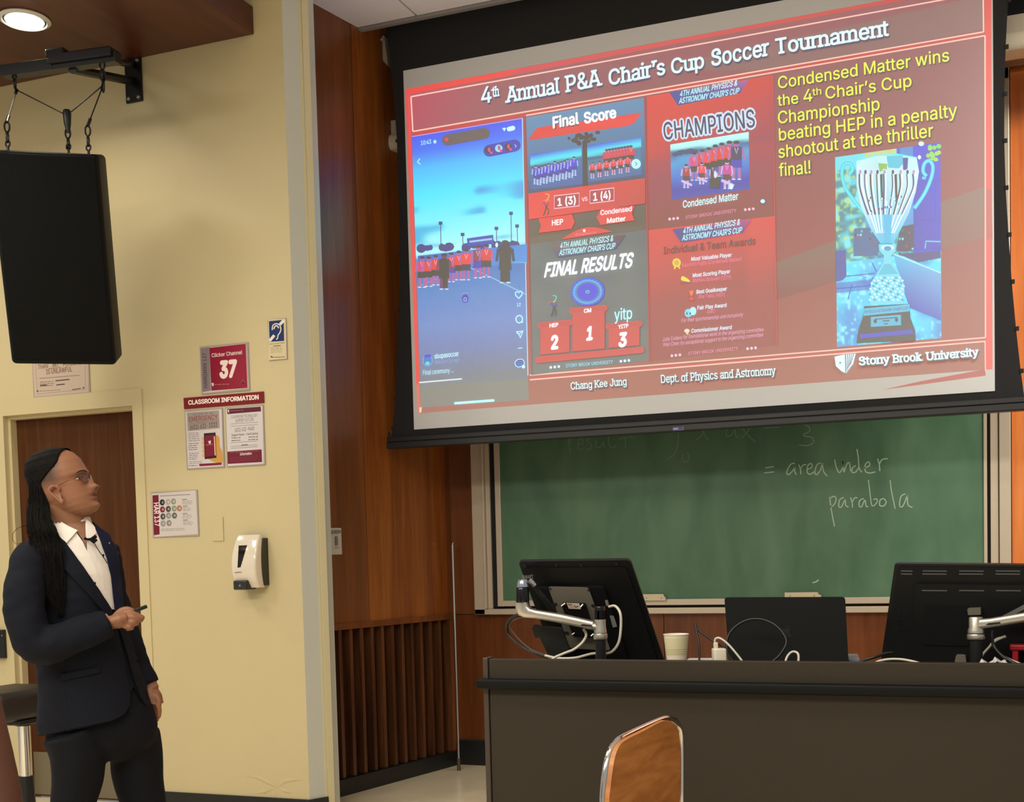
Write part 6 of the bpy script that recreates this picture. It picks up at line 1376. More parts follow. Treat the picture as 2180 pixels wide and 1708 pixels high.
kb = MB(); NZ, NA = 110, 110; zs_ = [.1165-(i/(NZ-1))*(.1165+.1135) for i in range(NZ)]
def fsurf(y, z, out=0.0):
    best = min((abs(headpt(z, a)[1]-y), headpt(z, a)[0]) for a in [(-.5+i/400)*PI*.999 for i in range(401)])
    return H(best[1]+out, y, z)
def fx(y, z): return min((abs(headpt(z, a)[1]-y), headpt(z, a)[0]) for a in [(-.5+i/400)*PI*.999 for i in range(401)])[1]
rings = []
for z in zs_:
    ring = []
    for j in range(NA):
        a = 2*PI*j/NA; x, y = headpt(z, a); ring.append(H(x, y, z))
    rings.append(ring)
kb.loft(rings)
def limb(k, pts, seg=18, flat=1.0):
    """pts: photo x, y, depth, radius"""
    P = spl([(x, y, d, r) for x, y, d, r in pts], 5); k.tube([mp(p[0], p[1], p[2]) for p in P], [p[3] for p in P], seg, flat=flat)
# neck, torso core, arms and legs of the body itself
kb.tube([H(-.030, 0, -.01), H(-.028, 0, -.06), mp(147, 1108, .01), mp(150, 1140, 0), mp(152, 1165, -.01)], [.056, .055, .057, .062, .075], 24)
def ell_ring(x, y, hw, dep, d=0, n=32, tilt=0, rot=0):
    c = mp(x, y, d); sx_ = (mp(x+10, y, d)-mp(x-10, y, d)).length/20; out = []
    for i in range(n):
        a = 2*PI*i/n; u, v = hw*sx_*math.cos(a), dep*math.sin(a); out.append(c+me1*u+mt*v+UPZ*(-tilt*u))
    return out
kb.loft([ell_ring(150, 1150, 55, .06), ell_ring(150, 1175, 84, .08), ell_ring(156, 1220, 86, .09), ell_ring(166, 1300, 84, .088), ell_ring(178, 1400, 84, .085), ell_ring(200, 1500, 92, .085), ell_ring(214, 1560, 84, .07), ell_ring(222, 1590, 70, .05)])
kb.tube([mp(84, 1185, .07), mp(56, 1240, .12), mp(62, 1330, .15), mp(84, 1384, .15)], [.045, .046, .040, .036], 16)
kb.tube([mp(84, 1384, .15), mp(150, 1358, .165), mp(214, 1330, .16), mp(234, 1323, .158)], [.037, .036, .029, .027], 16)
kb.tube([mp(218, 1175, -.06), mp(235, 1240, -.09), mp(262, 1320, -.09), mp(292, 1400, -.075), mp(318, 1460, -.05), mp(324, 1470, -.045)], [.042, .042, .036, .032, .026, .025], 16)
ZF = .07
def down(x, d, z): p = mp(x, 1700, d); return Vector((p.x, p.y, z))
LEGS = (((150, 1560, .05, .088), (163, 1600, .05, .086), (165, 1650, .05, .080), (157, 1708, .05, .066)), ((284, 1560, -.04, .085), (290, 1600, -.05, .085), (294, 1650, -.05, .081), (305, 1708, -.05, .072)))
for pts in LEGS:
    x1, d1_ = pts[-1][0], pts[-1][2]
    P = [mp(p[0], p[1], p[2]) for p in pts]+[down(x1, d1_, .46), down(x1+4, d1_-.01, .28), down(x1+6, d1_-.02, .12), down(x1+6, d1_-.02, .05)]
    kb.tube(P, [.030, .048, .054, .050, .046, .042, .034, .036], 18)
    f0 = P[-1]+Vector((0, 0, -.02)); kb.tube([f0-hf0*.04, f0+hf0*.06, f0+hf0*.14, f0+hf0*.17], [.024, .026, .022, .014], 12)
# right hand: palm, four fingers and thumb closed on the clicker
def fing(pts, r0, r1):
    n = len(pts); pts = [(x, y+_fo, d) for x, y, d in pts]; P = spl(pts, 4); m = len(P); kb.tube([mp(*p) for p in P], [r0+(r1-r0)*i/(m-1) for i in range(m)], 12)
    kb.sphere(mp(*pts[-1]), r1*1.02, 12, 8)
dH = .165
_fo = 5
kb.tube([mp(230, 1324, .158), mp(241, 1323, dH), mp(255, 1319, dH+.002), mp(268, 1316, dH)], [.0255, .031, .034, .030], 18, flat=.62)
kb.tube([mp(238, 1328, dH), mp(252, 1326, dH), mp(266, 1322, dH)], [.024, .027, .024], 14, flat=.7)
fing([(266, 1300, dH), (277, 1299, dH+.006), (290, 1304, dH+.004), (303, 1310, dH)], .0098, .0078)
fing([(268, 1309, dH+.008), (282, 1309, dH+.016), (293, 1313, dH+.012), (300, 1315, dH+.002)], .0100, .0082)
fing([(268, 1318, dH+.010), (282, 1320, dH+.018), (290, 1322, dH+.008), (283, 1325, dH-.006)], .0098, .0080)
fing([(264, 1328, dH+.008), (275, 1330, dH+.016), (280, 1332, dH+.006), (272, 1334, dH-.006)], .0090, .0074)
fing([(246, 1309, dH-.012), (258, 1297, dH-.016), (272, 1293, dH-.014), (286, 1299, dH-.010)], .0125, .0088)
rg = [mp(276+3.2*math.sin(a)*.5, 1329+5.6*math.cos(a), dH+.012+.009*math.sin(a)) for a in [PI*2*i/14 for i in range(14)]]
# left hand resting against the trouser pocket
def fing2(pts, r0, r1):
    P = spl(pts, 4); m = len(P); kb.tube([mp(*p) for p in P], [r0+(r1-r0)*i/(m-1) for i in range(m)], 12); kb.sphere(mp(*pts[-1]), r1, 10, 8)
kb.tube([mp(322, 1465, -.045), mp(328, 1482, -.035), mp(331, 1500, -.03)], [.025, .033, .034], 16, flat=.6)
for i, (dx_, L_f) in enumerate(((-8, 34), (-3, 38), (2, 35), (6, 28))): fing2([(331+dx_*.6, 1498, -.03+.012*i), (333+dx_, 1512, -.028+.012*i), (332+dx_, 1498+L_f, -.032+.012*i)], .0092, .0072)
fing2([(330, 1480, -.02), (337, 1492, -.01), (338, 1508, -.005)], .011, .0082)
k = MB(); k.tube(rg, .0011, 6, closed=True); k.build('finger_ring', m_silver, man, smooth=60)
# ears
for sgn in (-1, 1):
    def E(x, y, z): return H(x*.9+.005, sgn*(.0735+y*.8), (z+.008)*.84-.038)
    o_ = [(.004, .004, -.042), (-.004, .008, -.036), (-.010, .012, -.022), (-.020, .016, -.006), (-.026, .019, .010), (-.021, .020, .022), (-.008, .016, .026), (.003, .010, .018), (.006, .005, .006)]
    kb.tube([E(*p) for p in spl(o_, 3)], [.0052]*((len(o_)-1)*3+1), 8); kb.sphere(E(.000, .006, -.036), (.008, .006, .010), 12, 8)
    kb.loft([[E(-.009+.014*c_*math.cos(a)-.004*math.sin(a), .004+y_, -.006+.024*c_*math.sin(a)) for a in [PI*2*i/14 for i in range(14)]] for c_, y_ in ((.9, -.014), (1.0, -.002), (.9, .004), (.5, .001))])
body = voxel(kb, .0027, 'body', None, man, smooth_it=1)
V = np.array(body.v); off = V-np.array(HO); lx, ly, lz = off@np.array(hf), off@np.array(hl), off@np.array(hu)
SK = np.array(lin((144, 98, 72))[:3]); colr = np.tile(SK, (len(V), 1))
def blend(mask, c):
    global colr
    c = np.array(lin(c)[:3]); colr = colr*(1-mask[:, None])+c*mask[:, None]
inh = (np.abs(lx) < .14) & (np.abs(ly) < .11) & (lz > -.12) & (lz < .13)
G_ = lambda v, s: np.exp(-v*v/(2*s*s))
fr_ = inh & (lx > .05)
blend(np.where(fr_, np.clip(G_(lz+.0535, .0035)+G_(lz+.0675, .0042), 0, 1)*G_(ly, .014)*.75, 0), (120, 64, 54))
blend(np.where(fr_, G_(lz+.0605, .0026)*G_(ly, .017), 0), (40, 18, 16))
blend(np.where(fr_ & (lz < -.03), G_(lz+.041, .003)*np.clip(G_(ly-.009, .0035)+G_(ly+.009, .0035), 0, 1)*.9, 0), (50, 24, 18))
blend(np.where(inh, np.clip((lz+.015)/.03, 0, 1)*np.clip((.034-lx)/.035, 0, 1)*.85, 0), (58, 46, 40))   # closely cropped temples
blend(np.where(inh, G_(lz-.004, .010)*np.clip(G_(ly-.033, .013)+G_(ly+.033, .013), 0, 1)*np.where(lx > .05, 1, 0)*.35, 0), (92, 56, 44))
blend(np.where(inh & (lx > -.02) & (lx < .075), G_(lz+.02, .022)*.22, 0), (150, 84, 58))
body.c = [(c[0], c[1], c[2], 1) for c in colr]
m_skin = print_mat('skin', .5); b_ = m_skin.node_tree.nodes['Principled BSDF']; b_.inputs['Subsurface Weight'].default_value = .08; b_.inputs['Subsurface Radius'].default_value = (.01, .004, .002); b_.inputs['Specular IOR Level'].default_value = .4
body_o = body.build('body', m_skin, man, smooth=180, colors=True)
# eyes, brows
m_eye = mat('eye_white', (196, 184, 174), .2); m_iris = mat('dark_iris', (22, 13, 10), .15); m_hair = mat('black_hair', (13, 10, 9), .75, spec=.12, noise=(90, .4)); m_brow = mat('brow_hair', (34, 24, 20), .7)
for sgn in (-1, 1):
    k = MB(); k.sphere(H(fx(sgn*.033, 0)-.0092, sgn*.033, .0), .0118, 20, 14); e_ = k.build('eye', m_eye, man, smooth=180)
    k = MB(); c = H(fx(sgn*.033, 0)-.0092, sgn*.033, .0); dirv = (hf+hu*.10-hl*.02).normalized(); k.sphere(c+dirv*.0078, .0053, 14, 10); k.build('iris', m_iris, e_, smooth=180)
    k = MB(); k.tube([fsurf(sgn*(.033+t), .0052-abs(t)*.28, .0012) for t in (-.013, -.008, -.003, .003, .008, .013)], [.0008, .0018, .0026, .0026, .0018, .0008], 8); k.tube([fsurf(sgn*(.033+t), -.0052+abs(t)*.2, .0006) for t in (-.011, -.005, 0, .005, .011)], [.0008, .0016, .002, .0016, .0008], 6); k.build('eyelid', mat('lid_skin', (92, 58, 44), .6), man, smooth=80, kind='stuff')
    k = MB(); k.tube([fsurf(sgn*p[0], p[1], .0006) for p in spl([(.013, .0165), (.024, .0205), (.036, .0215), (.048, .0165)], 4)], [.0016, .0026, .003, .0031, .0031, .003, .003, .0029, .0028, .0026, .0022, .0016, .0008], 6, flat=.7); k.build('eyebrow', m_brow, man, smooth=80)
# hair on the scalp
def hairy(x, y, z):
    q = min(max((z+.01)/.085, 0), 1); q = q*q*(3-2*q)
    lim = -.052+.082*q+.020*min(max((z-.075)/.04, 0), 1)
    return x < lim
NZ0, NA0 = NZ, NA; NZ, NA = 190, 260; zs_ = [.1165-(i/(NZ-1))*(.1165+.1135) for i in range(NZ)]
k = MB(); idx = {}; hv = []; hfc = []
for i, z in enumerate(zs_):
    for j in range(NA):
        a = 2*PI*j/NA; x, y = headpt(z, a); g0 = .0065 if z > .05 else .005
        x2, y2 = headpt(z, a, g0); hv.append((x2, y2, z+(.004*max(0, (z-.05)/.07)), hairy(x, y, z) and z > -.095))
for i in range(NZ-1):
    for j in range(NA):
        q = (i*NA+j, i*NA+(j+1) % NA, (i+1)*NA+(j+1) % NA, (i+1)*NA+j)
        if all(hv[t][3] for t in q): hfc.append(q)
hfc.append(tuple(range(NA-1, -1, -1)))
used = sorted({t for q in hfc for t in q}); remap = {t: n for n, t in enumerate(used)}
edge_cnt = {}
for q in hfc:
    for u in range(len(q)): e = tuple(sorted((q[u], q[(u+1) % len(q)]))); edge_cnt[e] = edge_cnt.get(e, 0)+1
bnd = {t for e, c in edge_cnt.items() if c == 1 for t in e}
k.add([H(hv[t][0]*(.965 if t in bnd else 1)-(0 if t not in bnd else 0), hv[t][1]*(.93 if t in bnd else 1), hv[t][2]) for t in used], [tuple(remap[t] for t in q) for q in hfc])
scalp = k.build('hair', m_hair, man, smooth=180)
# ------------------------------------------------------------------ suit
m_suit = mat('navy_wool', (15, 17, 27), .85, spec=.2, noise=(500, .12), bump=(900, .15))
m_trou = mat('trouser_wool', (12, 13, 20), .85, spec=.2, bump=(900, .15))
kt = MB()
rows = [(1112, 112, 190, .060), (1126, 94, 214, .075), (1141, 72, 234, .088), (1158, 54, 246, .100), (1184, 50, 253, .112), (1222, 56, 257, .124), (1270, 60, 262, .128), (1320, 68, 270, .128), (1370, 74, 280, .126), (1420, 77, 294, .126), (1470, 79, 308, .128), (1510, 81, 322, .130)]
rings = [ell_ring((a+b)/2, y, (b-a)/2, dp_, 0, 40, tilt=(-.10 if y < 1130 else 0)) for y, a, b, dp_ in rows]
rings.append(ell_ring(206, 1555, 124, .134, 0, 40)); rings.append(ell_ring(208, 1600, 126, .134, 0, 40))
kt.loft(rings)
torso_bvh = BVHTree.FromPolygons([Vector(v) for v in kt.v], [tuple(f) for f in kt.f])
rsleeve = [(92, 1172, .055, .050), (66, 1196, .085, .057), (53, 1245, .12, .0585), (54, 1310, .145, .059), (68, 1362, .15, .060), (94, 1379, .155, .058), (130, 1364, .165, .056), (180, 1346, .165, .051), (231, 1327, .158, .043)]
lsleeve = [(216, 1168, -.04, .055), (222, 1200, -.06, .054), (236, 1262, -.08, .052), (258, 1330, -.085, .049), (284, 1398, -.075, .045), (314, 1458, -.05, .038)]
limb(kt, rsleeve, 22); limb(kt, lsleeve, 20)
jk = voxel(kt, .006, 'jacket', None, man, smooth_it=4)
# soft folds
jv = []
jb0 = BVHTree.FromPolygons([Vector(v) for v in jk.v], [tuple(f) for f in jk.f])
from mathutils import noise as mnoise
nrm = [Vector((0, 0, 0)) for _ in jk.v]; VV = [Vector(v) for v in jk.v]
for f in jk.f:
    n_ = (VV[f[1]]-VV[f[0]]).cross(VV[f[2]]-VV[f[0]])
    for t in f: nrm[t] += n_
def folds(vs, nr, amp, sx=14, sz=5):
    out = []
    for v, n_ in zip(vs, nr):
        n_ = n_.normalized() if n_.length > 0 else n_
        w_ = mnoise.noise(Vector((v.x*sx, v.y*sx, v.z*sz)))+.5*mnoise.noise(Vector((v.x*sx*2.1+5, v.y*sx*2.1, v.z*sz*2.6))); out.append(tuple(v+n_*(amp*w_)))
    return out
jk.v = folds(VV, nrm, .0065, 10, 13)
def pxof(p):
    d = Vector(p)-CC; w = d.dot(CF); return PX+FPX*d.dot(CR)/w, PY-FPX*d.dot(CU)/w
def inpoly(x, y, P):
    c = False; j = len(P)-1
    for i in range(len(P)):
        if (P[i][1] > y) != (P[j][1] > y) and x < (P[j][0]-P[i][0])*(y-P[i][1])/(P[j][1]-P[i][1])+P[i][0]: c = not c
        j = i
    return c
HEM = [(60, 1570), (96, 1564), (182, 1550), (235, 1538), (258, 1528), (270, 1516), (277, 1500), (279, 1474), (284, 1462), (292, 1478), (302, 1500), (311, 1507), (330, 1504), (350, 1498)]
def hem_y(x):
    for (a, ya), (b, yb) in zip(HEM, HEM[1:]):
        if x <= b: return ya+(yb-ya)*(x-a)/(b-a)
    return HEM[-1][1]
OPEN = [(104, 1098), (128, 1130), (146, 1160), (182, 1208), (214, 1257), (238, 1296), (241, 1294), (232, 1231), (222, 1187), (205, 1143), (203, 1120), (198, 1090), (104, 1090)]
state = []; nv = []
for v in jk.v:
    x_, y_ = pxof(v); dpt = (Vector(v)-MO).dot(mt); arm_ = x_ > 300 and y_ < 1470
    yh = hem_y(x_); h_ = y_-yh
    if (Vector(v)-MO).dot(mt) < .0: h_ = y_-(1566-.16*(x_-90))      # the back hem runs straight
    cut = (h_ > 0 and y_ > 1455) or (dpt > .0 and inpoly(x_, y_, OPEN))
    state.append(cut)
    if h_ > 0 and y_ > 1455: v = (v[0], v[1], v[2]+(h_)/666.0)
    nv.append(v)
jk.v = nv; jk.f = [f for f in jk.f if not all(state[t] for t in f)]
jacket = jk.build('jacket', m_suit, man, smooth=180)
jbvh = BVHTree.FromPolygons([Vector(v) for v in jk.v], [tuple(f) for f in jk.f])
# trousers
kp = MB()
kp.loft([ell_ring(200, 1440, 104, .105), ell_ring(204, 1500, 118, .112), ell_ring(216, 1550, 124, .114), ell_ring(225, 1582, 112, .100), ell_ring(228, 1604, 84, .075), ell_ring(228, 1618, 50, .05)])
for pts in LEGS:
    P = spl(pts, 4); x1, d1_ = pts[-1][0], pts[-1][2]
    kp.tube([mp(p[0], p[1], p[2]) for p in P]+[down(x1, d1_, .46), down(x1+4, d1_-.01, .28), down(x1+6, d1_-.02, .12), down(x1+6, d1_-.02, .045)], [p[3] for p in P]+[.070, .066, .064, .064], 22)
tk = voxel(kp, .007, 'trousers', None, man, smooth_it=9)
VV2 = [Vector(v) for v in tk.v]; nr2 = [Vector((0, 0, 0)) for _ in tk.v]
for f in tk.f:
    n_ = (VV2[f[1]]-VV2[f[0]]).cross(VV2[f[2]]-VV2[f[0]])
    for t in f: nr2[t] += n_
tk.v = folds(VV2, nr2, .005, 11, 6); tk.build('trousers', m_trou, man, smooth=180)
m_shoe = mat('black_leather', (16, 14, 13), .25)
for x2, d_ in ((166, .03), (312, -.07)):
    f0 = down(x2, d_, .045); k = MB(); sd_ = UPZ.cross(hf0)
    k.loft([[f0+hf0*xx+sd_*(ww*math.cos(a))+UPZ*(max(hh*math.sin(a), -.043)) for a in [PI*2*i/16 for i in range(16)]] for xx, ww, hh in ((-.075, .022, .03), (-.06, .038, .05), (0, .043, .058), (.07, .046, .045), (.15, .047, .032), (.2, .036, .024), (.222, .014, .012))]); k.build('shoe', m_shoe, man, smooth=60)
# draped pieces: each outline is laid on the real surface below it and given thickness
def drape(poly, off, th=.003, bvh=None, step=7, d_fb=0):
    bm = bmesh.new(); vs = [bm.verts.new((p[0], p[1], 0)) for p in poly]; f = bm.faces.new(vs); bmesh.ops.triangulate(bm, faces=[f])
    for _ in range(6):
        es = [e for e in bm.edges if e.calc_length() > step]
        if not es: break
        bmesh.ops.subdivide_edges(bm, edges=es, cuts=1); bmesh.ops.triangulate(bm, faces=bm.faces[:])
    bm.verts.ensure_lookup_table(); bm.verts.index_update(); top, bot = [], []
    for v in bm.verts:
        d = ray(v.co.x, v.co.y).normalized(); hit, n_, _, _ = (bvh or jbvh).ray_cast(CC, d)
        if hit is None: hit = mp(v.co.x, v.co.y, d_fb); hit, n_, _, _ = (bvh or jbvh).find_nearest(hit)
        if n_.dot(d) > 0: n_ = -n_
        n_ = (n_*.35-d*.65).normalized(); top.append(hit+n_*(off+th)); bot.append(hit+n_*(off-.004))
    fs = [tuple(v.index for v in f.verts) for f in bm.faces]; m = len(top); be = [tuple(v.index for v in e.verts) for e in bm.edges if len(e.link_faces) == 1]; bm.free()
    k = MB(); k.add(top+bot, fs+[tuple(i+m for i in reversed(f)) for f in fs]+[(a, b, b+m, a+m) for a, b in be]); return k
m_shirt = mat('white_shirt', (226, 218, 208), .75, bump=(120, .1))
drape([(112, 1112), (128, 1118), (150, 1130), (164, 1133), (176, 1150), (184, 1172), (184, 1130), (182, 1110), (150, 1100), (122, 1102)], .001, .001, torso_bvh, 6).build('open_neckline', mat('neck_skin', (132, 88, 64), .5), man, smooth=60)
drape([(104, 1112), (124, 1130), (141, 1157), (178, 1208), (211, 1257), (236, 1298), (243, 1298), (236, 1231), (226, 1187), (208, 1140), (198, 1118), (184, 1122), (185, 1174), (176, 1154), (162, 1134), (130, 1120), (112, 1106)], .003, .002, torso_bvh, 7).build('shirt', m_shirt, man, smooth=50)
kc = MB(); kc.loft([ell_ring(149, 1106, 43, .060, .0, 40, tilt=-.12), ell_ring(150, 1118, 47, .066, 0, 40, tilt=-.10), ell_ring(150, 1138, 60, .082, 0, 40, tilt=-.06)]); kc.build('collar_band', m_shirt, man, smooth=60)
def stand(pts, r, m, nm, flat=.45): k = MB(); P = spl(pts, 4); k.tube([mp(*p) for p in P], r, 8, flat=flat); return k.build(nm, m, man, smooth=60)
drape([(102, 1106), (110, 1100), (124, 1108), (146, 1122), (165, 1131), (156, 1141), (142, 1157), (130, 1147), (116, 1127)], .010, .003, torso_bvh, 6).build('collar_wing', m_shirt, man, smooth=50)
drape([(182, 1106), (187, 1112), (200, 1124), (204, 1136), (194, 1146), (184, 1153), (182, 1140), (181, 1120)], .010, .003, torso_bvh, 6).build('collar_wing', m_shirt, man, smooth=50)
k = drape([(184, 1174), (188, 1172), (212, 1230), (240, 1294), (236, 1296), (208, 1240)], .0045, .0015, torso_bvh, 7); k.build('placket', m_shirt, man, smooth=50)
# lapels and front edges
drape([(98, 1118), (104, 1112), (122, 1130), (141, 1157), (178, 1208), (211, 1257), (238, 1300), (240, 1330), (222, 1306), (190, 1268), (150, 1225), (118, 1190), (122, 1178), (104, 1170), (98, 1140)], .006, .004, torso_bvh, 7).build('near_lapel', m_suit, man, smooth=50)
drape([(199, 1118), (206, 1122), (232, 1140), (240, 1165), (252, 1178), (248, 1188), (256, 1235), (258, 1290), (246, 1330), (243, 1296), (235, 1231), (226, 1187), (209, 1143)], .006, .004, jbvh, 7).build('far_lapel', mat('navy_lapel_screenlit', (20, 25, 50), .8, spec=.2, bump=(900, .15)), man, smooth=50)  # same cloth as the jacket; blue screen light is put into this colour
drape([(243, 1300), (256, 1300), (270, 1345), (292, 1410), (314, 1466), (322, 1500), (318, 1503), (310, 1504), (298, 1486), (284, 1448), (268, 1390), (256, 1350), (246, 1322)], .004, .006, jbvh, 8).build('far_front_panel', m_suit, man, smooth=50)
drape([(150, 1300), (238, 1302), (250, 1345), (262, 1400), (272, 1455), (276, 1480), (275, 1502), (267, 1517), (255, 1527), (233, 1536), (180, 1547), (150, 1552), (140, 1450)], .002, .005, torso_bvh, 12).build('near_front_panel', m_suit, man, smooth=50)
drape([(130, 1436), (212, 1420), (213, 1432), (132, 1450)], .010, .003, torso_bvh, 8).build('pocket_flap', m_suit, man, smooth=50)
p = None
k = MB(); hit, n_, _, _ = jbvh.ray_cast(CC, ray(232, 1157).normalized()); 
if hit: k.sphere(hit+mt*.014, .003, 8, 6); k.build('lapel_pin', m_silver, man)
# glasses
gl = MB(); m_gold = mat('glasses_metal', (120, 86, 60), .3, metal=.7)
for sgn in (-1, 1):
    rim = [H(.0885-.10*max(0, abs(t_)-.02)-.0, sgn*(.034)+t_*0+sgn*.0255*math.cos(a), -.003+.0165*math.sin(a)) for a in [PI*2*i/24 for i in range(24)] for t_ in (0,)]
    rim = [H(.0835-.19*max(0, (sgn*.034+.0245*math.cos(a))*sgn-.02), sgn*.034+.0245*math.cos(a), -.003+.0155*math.sin(a)) for a in [PI*2*i/24 for i in range(24)]]
    gl.tube(rim, .0009, 6, closed=True)
    gl.tube([H(.0765, sgn*.058, .005), H(.073, sgn*.065, .005), H(.060, sgn*.0715, .000), H(.03, sgn*.078, -.007), H(-.004, sgn*.080, -.014), H(-.020, sgn*.080, -.026)], .0013, 6)
gl.tube([H(.0835, .0095, .000), H(.0885, 0, .004), H(.0835, -.0095, .000)], .001, 6)
gl_o = gl.build('glasses', m_gold, man, smooth=60)
m_lens = bpy.data.materials.new('lens_glass'); m_lens.use_nodes = True; nt = m_lens.node_tree; gb = nt.nodes.new('ShaderNodeBsdfGlossy'); gb.inputs['Roughness'].default_value = .03; tb = nt.nodes.new('ShaderNodeBsdfTransparent'); mx = nt.nodes.new('ShaderNodeMixShader'); fr2 = nt.nodes.new('ShaderNodeFresnel'); fr2.inputs[0].default_value = 1.5
nt.links.new(fr2.outputs[0], mx.inputs[0]); nt.links.new(tb.outputs[0], mx.inputs[1]); nt.links.new(gb.outputs[0], mx.inputs[2]); nt.links.new(mx.outputs[0], nt.nodes['Material Output'].inputs['Surface'])
for sgn in (-1, 1):
    k = MB(); vs = [H(.0835-.19*max(0, (sgn*.034+.0243*c_*math.cos(a))*sgn-.02), sgn*.034+.0243*c_*math.cos(a), -.003+.0153*c_*math.sin(a)) for c_ in (1, .5) for a in [PI*2*i/24 for i in range(24)]]+[H(.0808, sgn*.034, -.003)]
    k.add(vs, [(i, (i+1) % 24, 24+(i+1) % 24, 24+i) for i in range(24)]+[(24+i, 24+(i+1) % 24, 48) for i in range(24)]); k.build('lens', m_lens, gl_o, smooth=60)
# long ponytail: a core and many wavy strands lying over the shoulder
def on_back(x, y, lift):
    hit, n_, _, _ = jbvh.ray_cast(CC, ray(x, y).normalized())
    if hit is None: return mp(x, y, .10+lift)
    return hit+mt*lift
path = [(80, 1003, 8, 16), (78, 1030, 15, 34), (81, 1055, 18, 40), (82, 1080, 20, 42), (82, 1107, 23, 42), (90, 1130, 27, 38), (97, 1154, 30, 32), (103, 1178, 27, 28), (110, 1224, 24, 22), (118, 1268, 15, 16), (124, 1292, 8, 10), (129, 1312, 3, 6)]
def ctr_pt(x, y):
    a = H(-.085, -.03, -.03) if y < 1050 else None
    t = min(max((y-1085)/50, 0), 1); t = t*t*(3-2*t)
    p0 = mp(x, y, .05); p1 = on_back(x, y, .010); d0_ = (p0-CC).length; dd = (p1-CC).length
    return CC+ray(x, y).normalized()*(d0_*(1-t)+dd*t)
Pc = [(ctr_pt(x, y), w_, th_) for x, y, w_, th_ in path]
core = MB(); rings = []
for p, w_, th_ in Pc:
    s_ = .00139; rings.append([p+me1*(w_*s_*.82*math.cos(a))+mt*(th_*s_*.5*math.sin(a)-.004) for a in [PI*2*i/16 for i in range(16)]])
core.loft(rings); core_o = core.build('ponytail', m_hair, man, smooth=60)
rh = random.Random(5); st_ = MB()
for q in range(330):
    u = rh.uniform(-1, 1); v = rh.uniform(.1, 1)*math.sqrt(max(0, 1-u*u*.8)); ph = rh.uniform(0, 6.28); amp = rh.uniform(1.0, 6.5); L0 = rh.random()**3*.35; L1 = 1-rh.random()**1.5*.35; fq = rh.uniform(12, 26); P = []
    for i in range(17):
        t = L0+(L1-L0)*i/16; fidx = t*(len(path)-1); j = min(int(fidx), len(path)-2); w = fidx-j
        c = Pc[j][0].lerp(Pc[j+1][0], w); wd = path[j][2]*(1-w)+path[j+1][2]*w; th_ = path[j][3]*(1-w)+path[j+1][3]*w
        uu = u*(1+.06*math.sin(ph*2+t*9)); P.append(c+me1*(wd*.00139*uu+amp*.0019*math.sin(ph+t*fq)*(t+.1))+mt*(th_*.00139*.5*v+.002)+UPZ*0)
    st_.tube(P, [.0013]*12+[.0011, .0009, .0007, .0005, .0003], 4)
st_.build('ponytail_strands', m_hair, man, smooth=60, kind='stuff')
# scalp strands combed back, running into the ponytail
st_ = MB()
for q in range(260):
    y0 = rh.uniform(-1, 1); a0 = rh.uniform(0, 1); P = []
    zt_ = .118-.12*abs(y0)**1.6*a0
    for i in range(9):
        t = i/8; ang_ = math.pi*(.10+.9*t)     # from the hairline over the crown to the nape
        z = .118*math.cos((t-.12)*2.3)*(1-.55*a0)+.0*a0; z = max(z, -.085); x_, y_ = headpt(z, 0)
        xb, xf, hw = htab(z); xx = (xb+xf)/2+((xf-xb)/2+.007)*math.cos(PI*(.36+.62*t)); yy = y0*hw*math.sqrt(max(0, 1-((xx-(xb+xf)/2)/((xf-xb)/2+.008))**2))*1.0
        if hairy(xx+.006, yy, z): P.append(H(xx, yy*1.04, z+.004))
    if len(P) > 2: st_.tube(P, .0009, 4)
st_.build('combed_strands', m_hair, man, smooth=60, kind='stuff')
k = MB(); k.tube([mp(*p) for p in spl([(60, 1118, .06), (38, 1125, .07), (27, 1138, .08), (28, 1152, .08), (38, 1159, .09), (52, 1152, .1)], 5)], .0007, 4); k.build('loose_strand', m_hair, man, smooth=60)
# clicker in the hand
a_, b_2 = mp(262, 1311, dH-.004), mp(313, 1291, dH-.004); dv = (b_2-a_).normalized(); nn_ = mt; uu_ = nn_.cross(dv); Mx = Matrix((dv, uu_, nn_)).transposed(); L = (b_2-a_).length
pr = empty('presentation_remote', a_, 'small black stick clicker pointing out of the right hand of the presenter', 'remote')
k = MB(); k.rbox((0, -.0058, -.006), (L, .0058, .006), .0025, Mx, a_); k.build('case', mat('clicker_black', (14, 13, 13), .35), pr, smooth=40)
k = MB(); k.rbox((L*.42, -.003, .006), (L*.52, .003, .0072), .0006, Mx, a_); k.build('button', m_mond, pr)
# lavalier microphone
lm0 = torso_bvh.ray_cast(CC, ray(196, 1148).normalized())[0] or mp(196, 1148, .1)
lm = empty('lapel_microphone', lm0, 'small black clip microphone with thin cable at the open white collar', 'microphone')
def fp(x, y, l=.024):
    h_ = torso_bvh.ray_cast(CC, ray(x, y).normalized())[0]; h_ = h_ if h_ else mp(x, y, .08); return h_+mt*(l+.006)
k = MB(); k.tube([fp(179, 1147), fp(186, 1149), fp(194, 1149), fp(203, 1143)], [.0042, .0036, .0052, .0058], 10); k.tube([fp(194, 1150), fp(199, 1154), fp(205, 1150)], [.006, .0065, .004], 10); k.build('capsule', m_mond, lm, smooth=60)
k = MB(); k.tube([fp(199, 1154, .022), fp(204, 1164, .022), fp(212, 1176, .022), fp(222, 1190, .022), fp(228, 1200, .014)], .0014, 6); k.build('cable', m_bcab, lm, smooth=60)
